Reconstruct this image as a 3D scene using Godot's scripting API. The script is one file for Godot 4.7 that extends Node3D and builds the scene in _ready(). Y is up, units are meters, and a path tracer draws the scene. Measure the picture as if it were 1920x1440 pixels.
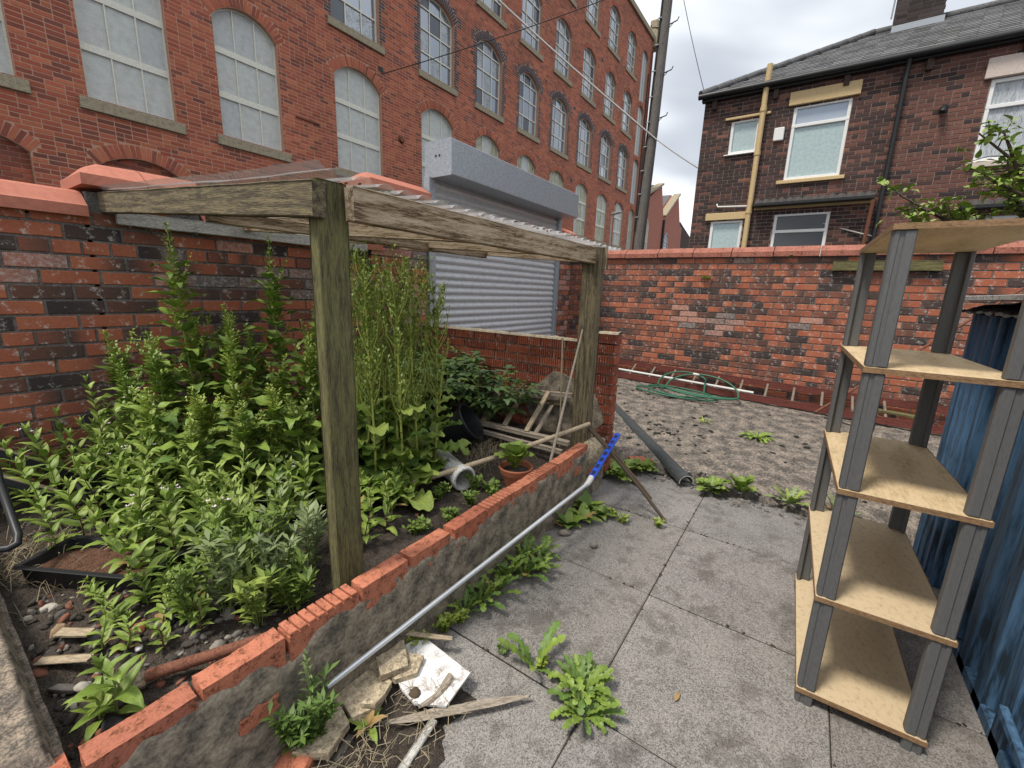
extends Node3D
# World: x = right across the yard, y = up, z = -u, where u runs along the left yard wall away from the camera.
const EYE := 1.40
var rng := RandomNumberGenerator.new()
var M := {}
var used := {}
var leafs := {}
var BOX: ArrayMesh

func _ready() -> void:
	rng.seed = 20240611
	setup_view()
	make_materials()
	BOX = solid_box(0.0)
	make_leaf_shapes()
	build_ground()
	build_yard_walls()
	build_bed()
	build_shutter()
	build_mill()
	build_house()
	build_street()
	build_pergola()
	build_shelving()
	build_shed()
	build_yard_things()
	build_bed_things()
	build_debris()
	build_plants()

func setup_view() -> void:
	var cam := Camera3D.new()
	cam.name = "camera"
	var yaw := deg_to_rad(34.2)
	var pitch := deg_to_rad(12.33)
	var roll := deg_to_rad(2.0)
	var ahead := Vector3(-sin(yaw), 0, -cos(yaw))
	var side := Vector3(cos(yaw), 0, -sin(yaw))
	var f := ahead * cos(pitch) - Vector3.UP * sin(pitch)
	var up := ahead * sin(pitch) + Vector3.UP * cos(pitch)
	var right := side * cos(roll) + up * sin(roll)
	var top := -side * sin(roll) + up * cos(roll)
	cam.transform = Transform3D(Basis(right, top, -f), Vector3(0, EYE, 0))
	cam.fov = rad_to_deg(2.0 * atan(720.0 / 803.0))
	cam.near = 0.05
	cam.far = 2000.0
	add_child(cam)
	cam.current = true
	var we := WorldEnvironment.new()
	we.name = "world_environment"
	var env := Environment.new()
	env.background_mode = Environment.BG_SKY
	env.tonemap_mode = Environment.TONE_MAPPER_LINEAR
	env.tonemap_exposure = 2.3
	env.background_energy_multiplier = 0.66
	env.sdfgi_enabled = true
	env.ssao_enabled = true
	env.ssil_enabled = true
	var sky := Sky.new()
	var sm := PanoramaSkyMaterial.new()
	sm.panorama = sky_picture()
	sky.sky_material = sm
	env.sky = sky
	we.environment = env
	add_child(we)
	var sun := DirectionalLight3D.new()
	sun.name = "sun"
	sun.light_energy = 0.5
	sun.light_color = Color(1.0, 0.97, 0.92)
	sun.light_angular_distance = 11.0
	sun.shadow_enabled = true
	sun.rotation_degrees = Vector3(-62, -28, 0)
	add_child(sun)

func sky_picture() -> ImageTexture:
	var w := 1024
	var h := 512
	var n := FastNoiseLite.new()
	n.seed = 5
	n.noise_type = FastNoiseLite.TYPE_SIMPLEX_SMOOTH
	n.frequency = 1.5
	n.fractal_octaves = 5
	n.fractal_gain = 0.5
	var n2 := FastNoiseLite.new()
	n2.seed = 11
	n2.noise_type = FastNoiseLite.TYPE_SIMPLEX_SMOOTH
	n2.frequency = 0.8
	n2.fractal_octaves = 3
	var img := Image.create(w, h, false, Image.FORMAT_RGBF)
	for y in h:
		var el := (0.5 - (y + 0.5) / h) * PI
		for x in w:
			var az := (x + 0.5) / w * TAU
			if el < -0.06:
				img.set_pixel(x, y, Color(0.16, 0.155, 0.15))
				continue
			var d := Vector3(cos(el) * cos(az), maxf(sin(el), 0.0) + 0.16, cos(el) * sin(az))
			var q := Vector3(d.x / d.y, 0.0, d.z / d.y) * 0.55
			var c := n.get_noise_3d(q.x + n2.get_noise_3d(q.x, 3.0, q.z) * 0.6, 0.0, q.z) * 0.5 + n2.get_noise_3d(q.x * 1.3, 7.0, q.z * 1.3) * 0.5
			c = clampf(0.5 + c * 1.25, 0.0, 1.0)
			var grey := Color(0.40, 0.435, 0.49)
			var lit := Color(0.86, 0.885, 0.92)
			var col := grey.lerp(lit, smoothstep(0.12, 0.85, c))
			img.set_pixel(x, y, col)
	return ImageTexture.create_from_image(img)

# ---------------------------------------------------------------- names and nodes
func W(v: float, y: float, u: float) -> Vector3:
	return Vector3(v, y, -u)

func numbered(n: String) -> String:
	if not used.has(n):
		used[n] = 0
		return n
	used[n] += 1
	return "%s_%03d" % [n, used[n]]

func tag(o: Node, label: String, category: String, group := "") -> Node:
	o.set_meta("label", label)
	o.set_meta("category", category)
	if group != "":
		o.set_meta("group", group)
	return o

func thing(called: String, label: String, category: String, at := Vector3.ZERO, group := "") -> Node3D:
	var o := Node3D.new()
	o.name = numbered(called)
	o.position = at
	add_child(o)
	tag(o, label, category, group)
	return o

func put(called: String, mesh: Mesh, m: Material, parent: Node, xf := Transform3D.IDENTITY) -> MeshInstance3D:
	var o := MeshInstance3D.new()
	o.name = called
	o.mesh = mesh
	o.material_override = m
	o.transform = xf
	parent.add_child(o, true)
	return o

func single(called: String, mesh: Mesh, m: Material, label: String, category: String, xf := Transform3D.IDENTITY, group := "") -> MeshInstance3D:
	var o := put(numbered(called), mesh, m, self, xf)
	tag(o, label, category, group)
	return o

func setting(called: String, mesh: Mesh, m: Material, xf := Transform3D.IDENTITY) -> MeshInstance3D:
	var o := put(called, mesh, m, self, xf)
	o.set_meta("kind", "structure")
	return o

func stuffed(called: String, mesh: Mesh, m: Material, parent: Node, xfs: Array, cols := []) -> MultiMeshInstance3D:
	var mm := MultiMesh.new()
	mm.transform_format = MultiMesh.TRANSFORM_3D
	mm.use_colors = cols.size() > 0
	mm.mesh = mesh
	mm.instance_count = xfs.size()
	for i in xfs.size():
		mm.set_instance_transform(i, xfs[i])
		if cols.size() > 0:
			mm.set_instance_color(i, cols[i])
	var o := MultiMeshInstance3D.new()
	o.name = called
	o.multimesh = mm
	o.material_override = m
	o.set_meta("kind", "stuff")
	parent.add_child(o, true)
	return o

func R(a: float, b: float) -> float:
	return rng.randf_range(a, b)

func C(r: float, g: float, b: float) -> Color:
	return Color(r, g, b).linear_to_srgb()

# ---------------------------------------------------------------- shapes
func new_st() -> SurfaceTool:
	var st := SurfaceTool.new()
	st.begin(Mesh.PRIMITIVE_TRIANGLES)
	return st

func tri(st: SurfaceTool, a: Vector3, b: Vector3, c: Vector3, na: Vector3, nb: Vector3, nc: Vector3) -> void:
	var out := na + nb + nc
	if (b - a).cross(c - a).dot(out) > 0.0:
		st.set_normal(na); st.add_vertex(a)
		st.set_normal(nc); st.add_vertex(c)
		st.set_normal(nb); st.add_vertex(b)
	else:
		st.set_normal(na); st.add_vertex(a)
		st.set_normal(nb); st.add_vertex(b)
		st.set_normal(nc); st.add_vertex(c)

func quad(st: SurfaceTool, a: Vector3, b: Vector3, c: Vector3, d: Vector3, out: Vector3) -> void:
	var n := (b - a).cross(c - a)
	if n.length_squared() < 1e-14:
		n = (c - a).cross(d - a)
	if n.length_squared() < 1e-14:
		return
	n = n.normalized()
	if n.dot(out) < 0.0:
		n = -n
	tri(st, a, b, c, n, n, n)
	tri(st, a, c, d, n, n, n)

func bx(st: SurfaceTool, xf: Transform3D, s: Vector3, bev := 0.0) -> void:
	# a box centred on xf, edges chamfered by bev
	var h := s * 0.5
	if bev <= 0.0:
		for ax in 3:
			for sg in [-1.0, 1.0]:
				var n := Vector3.ZERO
				n[ax] = sg
				var i := (ax + 1) % 3
				var j := (ax + 2) % 3
				var p := []
				for k in [[-1, -1], [1, -1], [1, 1], [-1, 1]]:
					var q := Vector3.ZERO
					q[ax] = h[ax] * sg
					q[i] = h[i] * k[0]
					q[j] = h[j] * k[1]
					p.append(xf * q)
				quad(st, p[0], p[1], p[2], p[3], xf.basis * n)
		return
	var g := h - Vector3.ONE * bev
	for ax in 3:
		var i := (ax + 1) % 3
		var j := (ax + 2) % 3
		for sg in [-1.0, 1.0]:
			var n := Vector3.ZERO
			n[ax] = sg
			var p := []
			for k in [[-1, -1], [1, -1], [1, 1], [-1, 1]]:
				var q := Vector3.ZERO
				q[ax] = h[ax] * sg
				q[i] = g[i] * k[0]
				q[j] = g[j] * k[1]
				p.append(xf * q)
			quad(st, p[0], p[1], p[2], p[3], xf.basis * n)
		# chamfers that run along ax
		for si in [-1.0, 1.0]:
			for sj in [-1.0, 1.0]:
				var p := []
				for k in [[-1, 0], [1, 0], [1, 1], [-1, 1]]:
					var q := Vector3.ZERO
					q[ax] = g[ax] * k[0]
					q[i] = (h[i] if k[1] == 0 else g[i]) * si
					q[j] = (g[j] if k[1] == 0 else h[j]) * sj
					p.append(xf * q)
				var n := Vector3.ZERO
				n[i] = si
				n[j] = sj
				quad(st, p[0], p[1], p[2], p[3], xf.basis * n)
	for sx in [-1.0, 1.0]:
		for sy in [-1.0, 1.0]:
			for sz in [-1.0, 1.0]:
				var a: Vector3 = xf * Vector3(h.x * sx, g.y * sy, g.z * sz)
				var b: Vector3 = xf * Vector3(g.x * sx, h.y * sy, g.z * sz)
				var c: Vector3 = xf * Vector3(g.x * sx, g.y * sy, h.z * sz)
				var n: Vector3 = (xf.basis * Vector3(sx, sy, sz)).normalized()
				tri(st, a, b, c, n, n, n)

func solid_box(bev: float) -> ArrayMesh:
	var st := new_st()
	bx(st, Transform3D.IDENTITY, Vector3.ONE, bev)
	return st.commit()

func box_mesh(s: Vector3, bev := 0.0) -> ArrayMesh:
	var st := new_st()
	bx(st, Transform3D.IDENTITY, s, bev)
	return st.commit()

func at(p: Vector3) -> Transform3D:
	return Transform3D(Basis.IDENTITY, p)

func rough_box(s: Vector3, wob: float, sd: int, parts := Vector3i(10, 3, 3)) -> ArrayMesh:
	# a box with worn, slightly wavy faces and rubbed edges
	var n := FastNoiseLite.new()
	n.seed = sd
	n.frequency = 1.0
	var h := s * 0.5
	var st := new_st()
	var bend_in := func(q: Vector3) -> Vector3:
		var p := Vector3(q.x * h.x, q.y * h.y, q.z * h.z)
		var worn := 0.0
		for ax in 3:
			var a := absf(q[(ax + 1) % 3])
			var b := absf(q[(ax + 2) % 3])
			if a > 0.99 and b > 0.99:
				worn += 1.0
		var k := n.get_noise_3dv(p * 30.0)
		p += Vector3(n.get_noise_3dv(p * 22.0 + Vector3(5, 0, 0)), k, n.get_noise_3dv(p * 22.0 + Vector3(0, 9, 0))) * wob
		if worn > 0.0:
			p -= p.normalized() * wob * (0.8 + 1.6 * maxf(0.0, n.get_noise_3dv(p * 45.0 + Vector3(40, 0, 0))))
		return p
	for ax in 3:
		var i := (ax + 1) % 3
		var j := (ax + 2) % 3
		var ni := parts[i]
		var nj := parts[j]
		for sg in [-1.0, 1.0]:
			var P := []
			for b in nj + 1:
				for a in ni + 1:
					var q := Vector3.ZERO
					q[ax] = sg
					q[i] = -1.0 + 2.0 * a / ni
					q[j] = -1.0 + 2.0 * b / nj
					P.append(bend_in.call(q))
			var nn := Vector3.ZERO
			nn[ax] = sg
			for b in nj:
				for a in ni:
					var k := b * (ni + 1) + a
					quad(st, P[k], P[k + 1], P[k + ni + 2], P[k + ni + 1], nn)
	return st.commit()

func along(a: Vector3, b: Vector3, twist := 0.0) -> Transform3D:
	# origin midway, x axis from a to b, y axis as near up as can be
	var x := (b - a).normalized()
	var up := Vector3.UP if absf(x.y) < 0.95 else Vector3.FORWARD
	var z := x.cross(up).normalized()
	var y := z.cross(x).normalized()
	var bs := Basis(x, y, z)
	if twist != 0.0:
		bs = Basis(x, twist) * bs
	return Transform3D(bs, (a + b) * 0.5)

func timber(called: String, a: Vector3, b: Vector3, h: float, w: float, m: Material, parent: Node, twist := 0.0, bev := 0.003) -> MeshInstance3D:
	# a length of sawn wood from a to b: its mesh lies along its own x axis so that the grain does
	var L := (b - a).length()
	var st := new_st()
	var n := maxi(2, int(L / 0.12))
	var prev := []
	for i in n + 1:
		var t := float(i) / n
		var x := (t - 0.5) * L
		var j := Vector3(0, R(-1, 1), R(-1, 1)) * 0.0015
		var ring := []
		for k in [[-1, -1, 0], [-1, -1, 1], [-1, 1, 1], [-1, 1, 0], [1, 1, 0], [1, 1, 1], [1, -1, 1], [1, -1, 0]]:
			var yy: float = k[0] * (h * 0.5 - (bev if k[2] == 1 else 0.0))
			var zz: float = k[1] * (w * 0.5 - (bev if k[2] == 0 else 0.0))
			ring.append(Vector3(x, yy, zz) + j)
		if prev.size() > 0:
			for k in 8:
				var k2 := (k + 1) % 8
				var mid: Vector3 = (ring[k] + ring[k2]) * 0.5
				quad(st, prev[k], prev[k2], ring[k2], ring[k], Vector3(0, mid.y / h, mid.z / w))
		if i == 0 or i == n:
			var nn := Vector3(-1, 0, 0) if i == 0 else Vector3(1, 0, 0)
			for k in range(1, 7):
				tri(st, ring[0], ring[k], ring[k + 1], nn, nn, nn)
		prev = ring
	var xf := along(a, b, twist)
	if parent is Node3D and parent != self:
		xf = (parent as Node3D).transform.affine_inverse() * xf
	return put(called, st.commit(), m, parent, xf)

func stick(called: String, a: Vector3, b: Vector3, radii: Array, flat: float, m: Material, label: String, category: String) -> MeshInstance3D:
	# an irregular length of weathered wood along its own x axis, its grain along it
	var L := (b - a).length()
	var n := 14
	var sides := 9
	var rings := []
	var off := R(0, 90)
	for i in n + 1:
		var t := float(i) / n
		var k := t * (radii.size() - 1)
		var j := mini(int(k), radii.size() - 2)
		var r: float = lerpf(radii[j], radii[j + 1], k - j)
		var ring := []
		for s in sides:
			var th := TAU * s / sides
			var rr := r * (1.0 + 0.30 * gn.get_noise_3d(cos(th) * 1.5 + off, sin(th) * 1.5, t * 5.0) + 0.16 * sin(th * 3.0 + off))
			ring.append(Vector3((t - 0.5) * L + R(-1, 1) * L * 0.012 * (1.0 if i == 0 or i == n else 0.0), sin(th) * rr * flat + 0.006 * sin(t * 5.0 + off), cos(th) * rr + 0.008 * sin(t * 4.0 + off)))
		rings.append(ring)
	var st := new_st()
	for i in n:
		for s in sides:
			var s2 := (s + 1) % sides
			var c: Vector3 = (rings[i][s] + rings[i][s2]) * 0.5
			quad(st, rings[i][s], rings[i][s2], rings[i + 1][s2], rings[i + 1][s], Vector3(0, c.y, c.z))
	for e in [0, n]:
		var d := Vector3(-1, 0, 0) if e == 0 else Vector3(1, 0, 0)
		for s in range(1, sides - 1):
			tri(st, rings[e][0], rings[e][s], rings[e][s + 1], d, d, d)
	return single(called, st.commit(), m, label, category, along(a, b))

func tube(st: SurfaceTool, pts: Array, rad: Array, sides := 8, caps := true) -> void:
	var n := pts.size()
	var rings := []
	var norms := []
	var ref := Vector3.UP
	for i in n:
		var d: Vector3
		if i == 0:
			d = pts[1] - pts[0]
		elif i == n - 1:
			d = pts[n - 1] - pts[n - 2]
		else:
			d = pts[i + 1] - pts[i - 1]
		d = d.normalized()
		if i == 0:
			ref = Vector3.UP if absf(d.y) < 0.9 else Vector3.RIGHT
		var s := d.cross(ref).normalized()
		var t := s.cross(d).normalized()
		ref = t
		var r: float = rad[i] if i < rad.size() else rad[rad.size() - 1]
		var ring := []
		var nn := []
		for k in sides:
			var a := TAU * k / sides
			var o := s * cos(a) + t * sin(a)
			ring.append(pts[i] + o * r)
			nn.append(o)
		rings.append(ring)
		norms.append(nn)
	for i in n - 1:
		for k in sides:
			var k2 := (k + 1) % sides
			tri(st, rings[i][k], rings[i][k2], rings[i + 1][k2], norms[i][k], norms[i][k2], norms[i + 1][k2])
			tri(st, rings[i][k], rings[i + 1][k2], rings[i + 1][k], norms[i][k], norms[i + 1][k2], norms[i + 1][k])
	if caps:
		for e in [0, n - 1]:
			var d: Vector3 = (pts[0] - pts[1]).normalized() if e == 0 else (pts[n - 1] - pts[n - 2]).normalized()
			for k in range(1, sides - 1):
				tri(st, rings[e][0], rings[e][k], rings[e][k + 1], d, d, d)

func tube_mesh(pts: Array, rad: Array, sides := 8, caps := true) -> ArrayMesh:
	var st := new_st()
	tube(st, pts, rad, sides, caps)
	return st.commit()

func bend(a: Vector3, b: Vector3, sag: Vector3, n: int) -> Array:
	var p := []
	for i in n + 1:
		var t := float(i) / n
		p.append(a.lerp(b, t) + sag * (4.0 * t * (1.0 - t)))
	return p

func lathe(st: SurfaceTool, xf: Transform3D, prof: Array, sides := 24) -> void:
	# prof: Vector2(radius, height) from first to last, revolved round y
	for i in prof.size() - 1:
		var p: Vector2 = prof[i]
		var q: Vector2 = prof[i + 1]
		var d := (q - p).normalized()
		var nr := Vector2(d.y, -d.x)
		for k in sides:
			var a := TAU * k / sides
			var b := TAU * (k + 1) / sides
			var ca := Vector3(cos(a), 0, sin(a))
			var cb := Vector3(cos(b), 0, sin(b))
			var na: Vector3 = xf.basis * (ca * nr.x + Vector3.UP * nr.y)
			var nb: Vector3 = xf.basis * (cb * nr.x + Vector3.UP * nr.y)
			var A: Vector3 = xf * (ca * p.x + Vector3.UP * p.y)
			var B: Vector3 = xf * (cb * p.x + Vector3.UP * p.y)
			var Cc: Vector3 = xf * (cb * q.x + Vector3.UP * q.y)
			var D: Vector3 = xf * (ca * q.x + Vector3.UP * q.y)
			if p.x > 1e-5:
				tri(st, A, B, Cc, na, nb, nb)
			if q.x > 1e-5:
				tri(st, A, Cc, D, na, nb, na)

func extrude(st: SurfaceTool, poly: PackedVector2Array, xf: Transform3D, depth: float) -> void:
	# poly in local xy, from z = 0 back to z = -depth
	var idx := Geometry2D.triangulate_polygon(poly)
	for s in [0.0, -depth]:
		var n: Vector3 = xf.basis * Vector3(0, 0, 1.0 if s == 0.0 else -1.0)
		for i in range(0, idx.size(), 3):
			tri(st, xf * Vector3(poly[idx[i]].x, poly[idx[i]].y, s), xf * Vector3(poly[idx[i + 1]].x, poly[idx[i + 1]].y, s), xf * Vector3(poly[idx[i + 2]].x, poly[idx[i + 2]].y, s), n, n, n)
	var cw := Geometry2D.is_polygon_clockwise(poly)
	for i in poly.size():
		var a := poly[i]
		var b := poly[(i + 1) % poly.size()]
		var e := (b - a).normalized()
		var o := Vector2(e.y, -e.x) if not cw else Vector2(-e.y, e.x)
		var out: Vector3 = xf.basis * Vector3(o.x, o.y, 0)
		# Geometry2D counts y downwards: try the point, flip when it lies inside
		var probe := (a + b) * 0.5 + o * 0.0005
		if Geometry2D.is_point_in_polygon(probe, poly):
			out = -out
		quad(st, xf * Vector3(a.x, a.y, 0), xf * Vector3(b.x, b.y, 0), xf * Vector3(b.x, b.y, -depth), xf * Vector3(a.x, a.y, -depth), out)

func sheet(nx: int, nz: int, f: Callable) -> ArrayMesh:
	# a smooth surface: f(s, t) gives the point for s, t in 0..1
	var P := []
	for j in nz + 1:
		for i in nx + 1:
			P.append(f.call(float(i) / nx, float(j) / nz))
	var N := []
	for j in nz + 1:
		for i in nx + 1:
			var a: Vector3 = P[j * (nx + 1) + mini(i + 1, nx)] - P[j * (nx + 1) + maxi(i - 1, 0)]
			var b: Vector3 = P[mini(j + 1, nz) * (nx + 1) + i] - P[maxi(j - 1, 0) * (nx + 1) + i]
			var n := a.cross(b).normalized()
			N.append(n)
	var st := new_st()
	for j in nz:
		for i in nx:
			var a := j * (nx + 1) + i
			var b := a + 1
			var c := a + nx + 2
			var d := a + nx + 1
			for t in [[a, b, c], [a, c, d]]:
				# sheets face the side their normals point to
				tri(st, P[t[0]], P[t[1]], P[t[2]], N[t[0]], N[t[1]], N[t[2]])
	return st.commit()

# ---------------------------------------------------------------- materials
func noise_bytes(size: int, freq: float, sd: int, kind := FastNoiseLite.TYPE_SIMPLEX_SMOOTH, oct := 4) -> PackedByteArray:
	var n := FastNoiseLite.new()
	n.seed = sd
	n.noise_type = kind
	n.frequency = freq
	n.fractal_octaves = oct
	if kind == FastNoiseLite.TYPE_CELLULAR:
		n.cellular_return_type = FastNoiseLite.RETURN_CELL_VALUE
		n.fractal_type = FastNoiseLite.FRACTAL_NONE
	var img := n.get_seamless_image(size, size)
	img.convert(Image.FORMAT_L8)
	return img.get_data()

func picture(size: int, layers: Array, ramp: Array, contrast := 1.6) -> ImageTexture:
	# layers: [frequency, weight, seed, kind, octaves]; ramp: [position, linear colour]
	var sum := PackedFloat32Array()
	sum.resize(size * size)
	var tw := 0.0
	for l in layers:
		var b := noise_bytes(size, l[0], l[2], l[3] if l.size() > 3 else FastNoiseLite.TYPE_SIMPLEX_SMOOTH, l[4] if l.size() > 4 else 4)
		var w: float = l[1]
		tw += w
		for i in size * size:
			sum[i] += b[i] * w
	var g := Gradient.new()
	g.offsets = PackedFloat32Array(ramp.map(func(r): return r[0]))
	g.colors = PackedColorArray(ramp.map(func(r): return r[1]))
	var lut := []
	for i in 256:
		var c: Color = g.sample(i / 255.0).linear_to_srgb()
		lut.append([int(clampf(c.r, 0, 1) * 255), int(clampf(c.g, 0, 1) * 255), int(clampf(c.b, 0, 1) * 255)])
	var out := PackedByteArray()
	out.resize(size * size * 3)
	for i in size * size:
		var v := clampi(int((sum[i] / tw - 127.5) * contrast + 127.5), 0, 255)
		var c: Array = lut[v]
		out[i * 3] = c[0]
		out[i * 3 + 1] = c[1]
		out[i * 3 + 2] = c[2]
	return ImageTexture.create_from_image(Image.create_from_data(size, size, false, Image.FORMAT_RGB8, out))

func grey(v: float) -> Color:
	return Color(v, v, v)

func mat(called: String, col: Color, rough := 0.85, tex: Texture2D = null, scale := Vector3.ONE, world := true, bump: Texture2D = null, bump_cm := 0.0) -> StandardMaterial3D:
	var m := StandardMaterial3D.new()
	m.resource_name = called
	m.albedo_color = col.linear_to_srgb()
	m.roughness = rough
	m.metallic_specular = 0.4
	if tex:
		m.albedo_texture = tex
	if bump:
		m.heightmap_enabled = true
		m.heightmap_texture = bump
		m.heightmap_scale = bump_cm
	if tex or bump:
		m.uv1_triplanar = true
		m.uv1_world_triplanar = world
		m.uv1_scale = scale
		m.uv1_triplanar_sharpness = 6.0
	M[called] = m
	return m

func make_materials() -> void:
	var CELL := FastNoiseLite.TYPE_CELLULAR
	var fine := picture(512, [[0.03, 1.0, 1], [0.2, 1.2, 2]], [[0.0, grey(0.66)], [0.5, grey(0.88)], [1.0, grey(1.0)]], 1.4)
	var speck := picture(512, [[0.35, 1.6, 7, FastNoiseLite.TYPE_VALUE, 2], [0.02, 0.5, 8]], [[0.0, grey(0.25)], [0.4, grey(0.7)], [0.75, grey(1.0)], [1.0, grey(1.0)]], 1.9)
	var grain := picture(512, [[0.05, 1.0, 21], [0.14, 0.9, 22], [0.012, 0.5, 23]], [[0.0, grey(0.22)], [0.3, grey(0.55)], [0.55, grey(0.85)], [1.0, grey(1.0)]], 1.9)
	var relief := picture(512, [[0.03, 1.0, 31], [0.12, 0.8, 32]], [[0.0, grey(0.0)], [1.0, grey(1.0)]], 1.6)
	var whites := picture(512, [[0.009, 1.5, 41], [0.05, 0.6, 42], [0.22, 0.55, 43]], [[0.0, grey(0.0)], [0.76, grey(0.0)], [0.87, grey(0.14)], [1.0, grey(0.42)]], 1.6)
	var flat_white := picture(8, [[0.1, 1.0, 1]], [[0.0, Color(0.62, 0.60, 0.57)], [1.0, Color(0.62, 0.60, 0.57)]])
	# bricks: the clay's colour is in the vertex colours, grain on top, lime bloom as a second layer
	for w in [["brick", 0.55], ["brick_limed", 1.5]]:
		var b := mat(w[0], Color.WHITE, 0.88, fine, Vector3.ONE * 3.2, true, relief, 0.12)
		b.vertex_color_use_as_albedo = true
		b.detail_enabled = true
		b.detail_blend_mode = BaseMaterial3D.BLEND_MODE_MIX
		b.detail_albedo = flat_white
		b.detail_mask = whites if w[0] == "brick" else picture(512, [[0.02, 1.0, 51], [0.09, 0.9, 52], [0.3, 0.5, 53]], [[0.0, grey(0.0)], [0.50, grey(0.02)], [0.68, grey(0.14)], [0.85, grey(0.36)], [1.0, grey(0.55)]], 1.7)
		b.detail_uv_layer = BaseMaterial3D.DETAIL_UV_2
		b.uv2_triplanar = true
		b.uv2_world_triplanar = true
		b.uv2_scale = Vector3.ONE * w[1]
	var fb := mat("far_brick", Color.WHITE, 0.9, fine, Vector3.ONE * 1.1)
	fb.vertex_color_use_as_albedo = true
	mat("mortar_dark", Color(0.21, 0.195, 0.18), 0.95, speck, Vector3.ONE * 2.0, true, relief, 0.3)
	mat("mortar_pink", Color(0.52, 0.30, 0.21), 0.95, fine, Vector3.ONE * 0.9)
	mat("mortar_house", Color(0.30, 0.24, 0.20), 0.95, fine, Vector3.ONE * 0.9)
	mat("annex_brick", Color(0.50, 0.20, 0.145), 0.9, grain, Vector3.ONE * 1.6)
	mat("dark_far_brick", Color(0.09, 0.06, 0.05), 0.9, grain, Vector3.ONE * 0.7)
	mat("terracotta", Color(0.50, 0.185, 0.125), 0.8, fine, Vector3.ONE * 1.7, true, relief, 0.05)
	mat("terracotta_dull", Color(0.40, 0.155, 0.11), 0.85, grain, Vector3.ONE * 1.2, true, relief, 0.05)
	var capt := picture(512, [[0.02, 0.9, 35], [0.09, 0.8, 36], [0.3, 0.6, 37]], [[0.0, Color(0.16, 0.17, 0.13)], [0.25, Color(0.40, 0.39, 0.33)], [0.42, grey(0.78)], [0.62, grey(0.93)], [1.0, Color(1, 1, 1)]], 1.7)
	mat("red_cap", Color(0.54, 0.195, 0.115), 0.88, capt, Vector3.ONE * 2.2, true, relief, 0.15)
	for k in [["red_cap_b", 0.50, 0.165, 0.095], ["red_cap_c", 0.43, 0.155, 0.095], ["red_cap_d", 0.58, 0.215, 0.125]]:
		mat(k[0], Color(k[1], k[2], k[3]), 0.9, capt, Vector3.ONE * 2.2, true, relief, 0.15)
	mat("clay_pot", Color(0.47, 0.165, 0.085), 0.8, fine, Vector3.ONE * 5.0)
	mat("stone_sill", Color(0.42, 0.36, 0.25), 0.9, grain, Vector3.ONE * 1.6)
	mat("board_pane", Color(0.585, 0.61, 0.58), 0.55, fine, Vector3.ONE * 0.35)
	mat("board_pane_b", Color(0.53, 0.555, 0.545), 0.55, fine, Vector3.ONE * 0.42)
	mat("board_yellow", Color(0.56, 0.56, 0.42), 0.6, grain, Vector3(0.5, 0.12, 0.5))
	mat("peeling_bar", Color(0.80, 0.79, 0.69), 0.7, fine, Vector3.ONE * 1.3)
	mat("cream_bar", Color(0.70, 0.68, 0.60), 0.6)
	mat("grey_bar", Color(0.42, 0.43, 0.44), 0.6)
	var g := mat("glass_mill", Color(0.30, 0.335, 0.38), 0.06)
	g.metallic = 0.55
	g.metallic_specular = 0.6
	var gb := mat("glass_mill_b", Color(0.40, 0.43, 0.46), 0.12, grain, Vector3.ONE * 0.6)
	gb.metallic = 0.4
	var gc := mat("glass_mill_c", Color(0.11, 0.12, 0.14), 0.05)
	gc.metallic = 0.2
	var g2 := mat("glass_frosted", Color(0.48, 0.60, 0.61), 0.22, fine, Vector3.ONE * 0.8)
	g2.metallic = 0.12
	var g3 := mat("glass_dark", Color(0.035, 0.038, 0.042), 0.05)
	g3.metallic_specular = 0.6
	var g4 := mat("glass_curtain", Color(0.56, 0.60, 0.64), 0.12, grain, Vector3(2.5, 0.25, 2.5))
	mat("glass_sky", Color(0.40, 0.46, 0.54), 0.1).metallic = 0.3
	mat("curtain_dark", Color(0.16, 0.17, 0.19), 0.6)
	mat("upvc", Color(0.78, 0.78, 0.77), 0.35)
	mat("cream_paint", Color(0.66, 0.49, 0.26), 0.6, fine, Vector3.ONE * 1.4)
	mat("pale_stone_paint", Color(0.66, 0.56, 0.50), 0.7, fine, Vector3.ONE * 1.4)
	mat("slate", Color(0.15, 0.15, 0.155), 0.75, grain, Vector3.ONE * 0.9)
	M.slate.vertex_color_use_as_albedo = true
	mat("lean_tile", Color(0.085, 0.08, 0.078), 0.8, grain, Vector3.ONE * 1.2)
	mat("lead", Color(0.36, 0.40, 0.44), 0.5)
	mat("black_plastic", Color(0.022, 0.023, 0.025), 0.42)
	mat("dark_iron", Color(0.03, 0.03, 0.032), 0.6)
	mat("wood_pole", Color(0.19, 0.175, 0.16), 0.9, grain, Vector3(3, 0.25, 3))
	mat("galvanised", Color(0.41, 0.445, 0.485), 0.42, picture(512, [[0.10, 1.4, 61, CELL], [0.045, 0.7, 62, CELL], [0.02, 0.5, 63]], [[0.0, grey(0.62)], [0.5, grey(0.82)], [1.0, grey(1.0)]], 1.2), Vector3.ONE * 2.6)
	M.galvanised.metallic = 0.35
	mat("shutter_paint", Color(0.60, 0.615, 0.635), 0.45, fine, Vector3.ONE * 0.8)
	M.shutter_paint.metallic = 0.15
	# wood
	mat("oldwood", Color(0.50, 0.40, 0.29), 0.92, picture(512, [[0.05, 1.0, 24], [0.16, 0.8, 25], [0.008, 1.3, 26]], [[0.0, Color(0.10, 0.085, 0.07)], [0.3, Color(0.36, 0.31, 0.25)], [0.5, Color(0.72, 0.68, 0.60)], [0.75, grey(0.95)], [1.0, grey(1.0)]], 2.0), Vector3(0.55, 7.0, 7.0), false, grain, 0.35)
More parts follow.
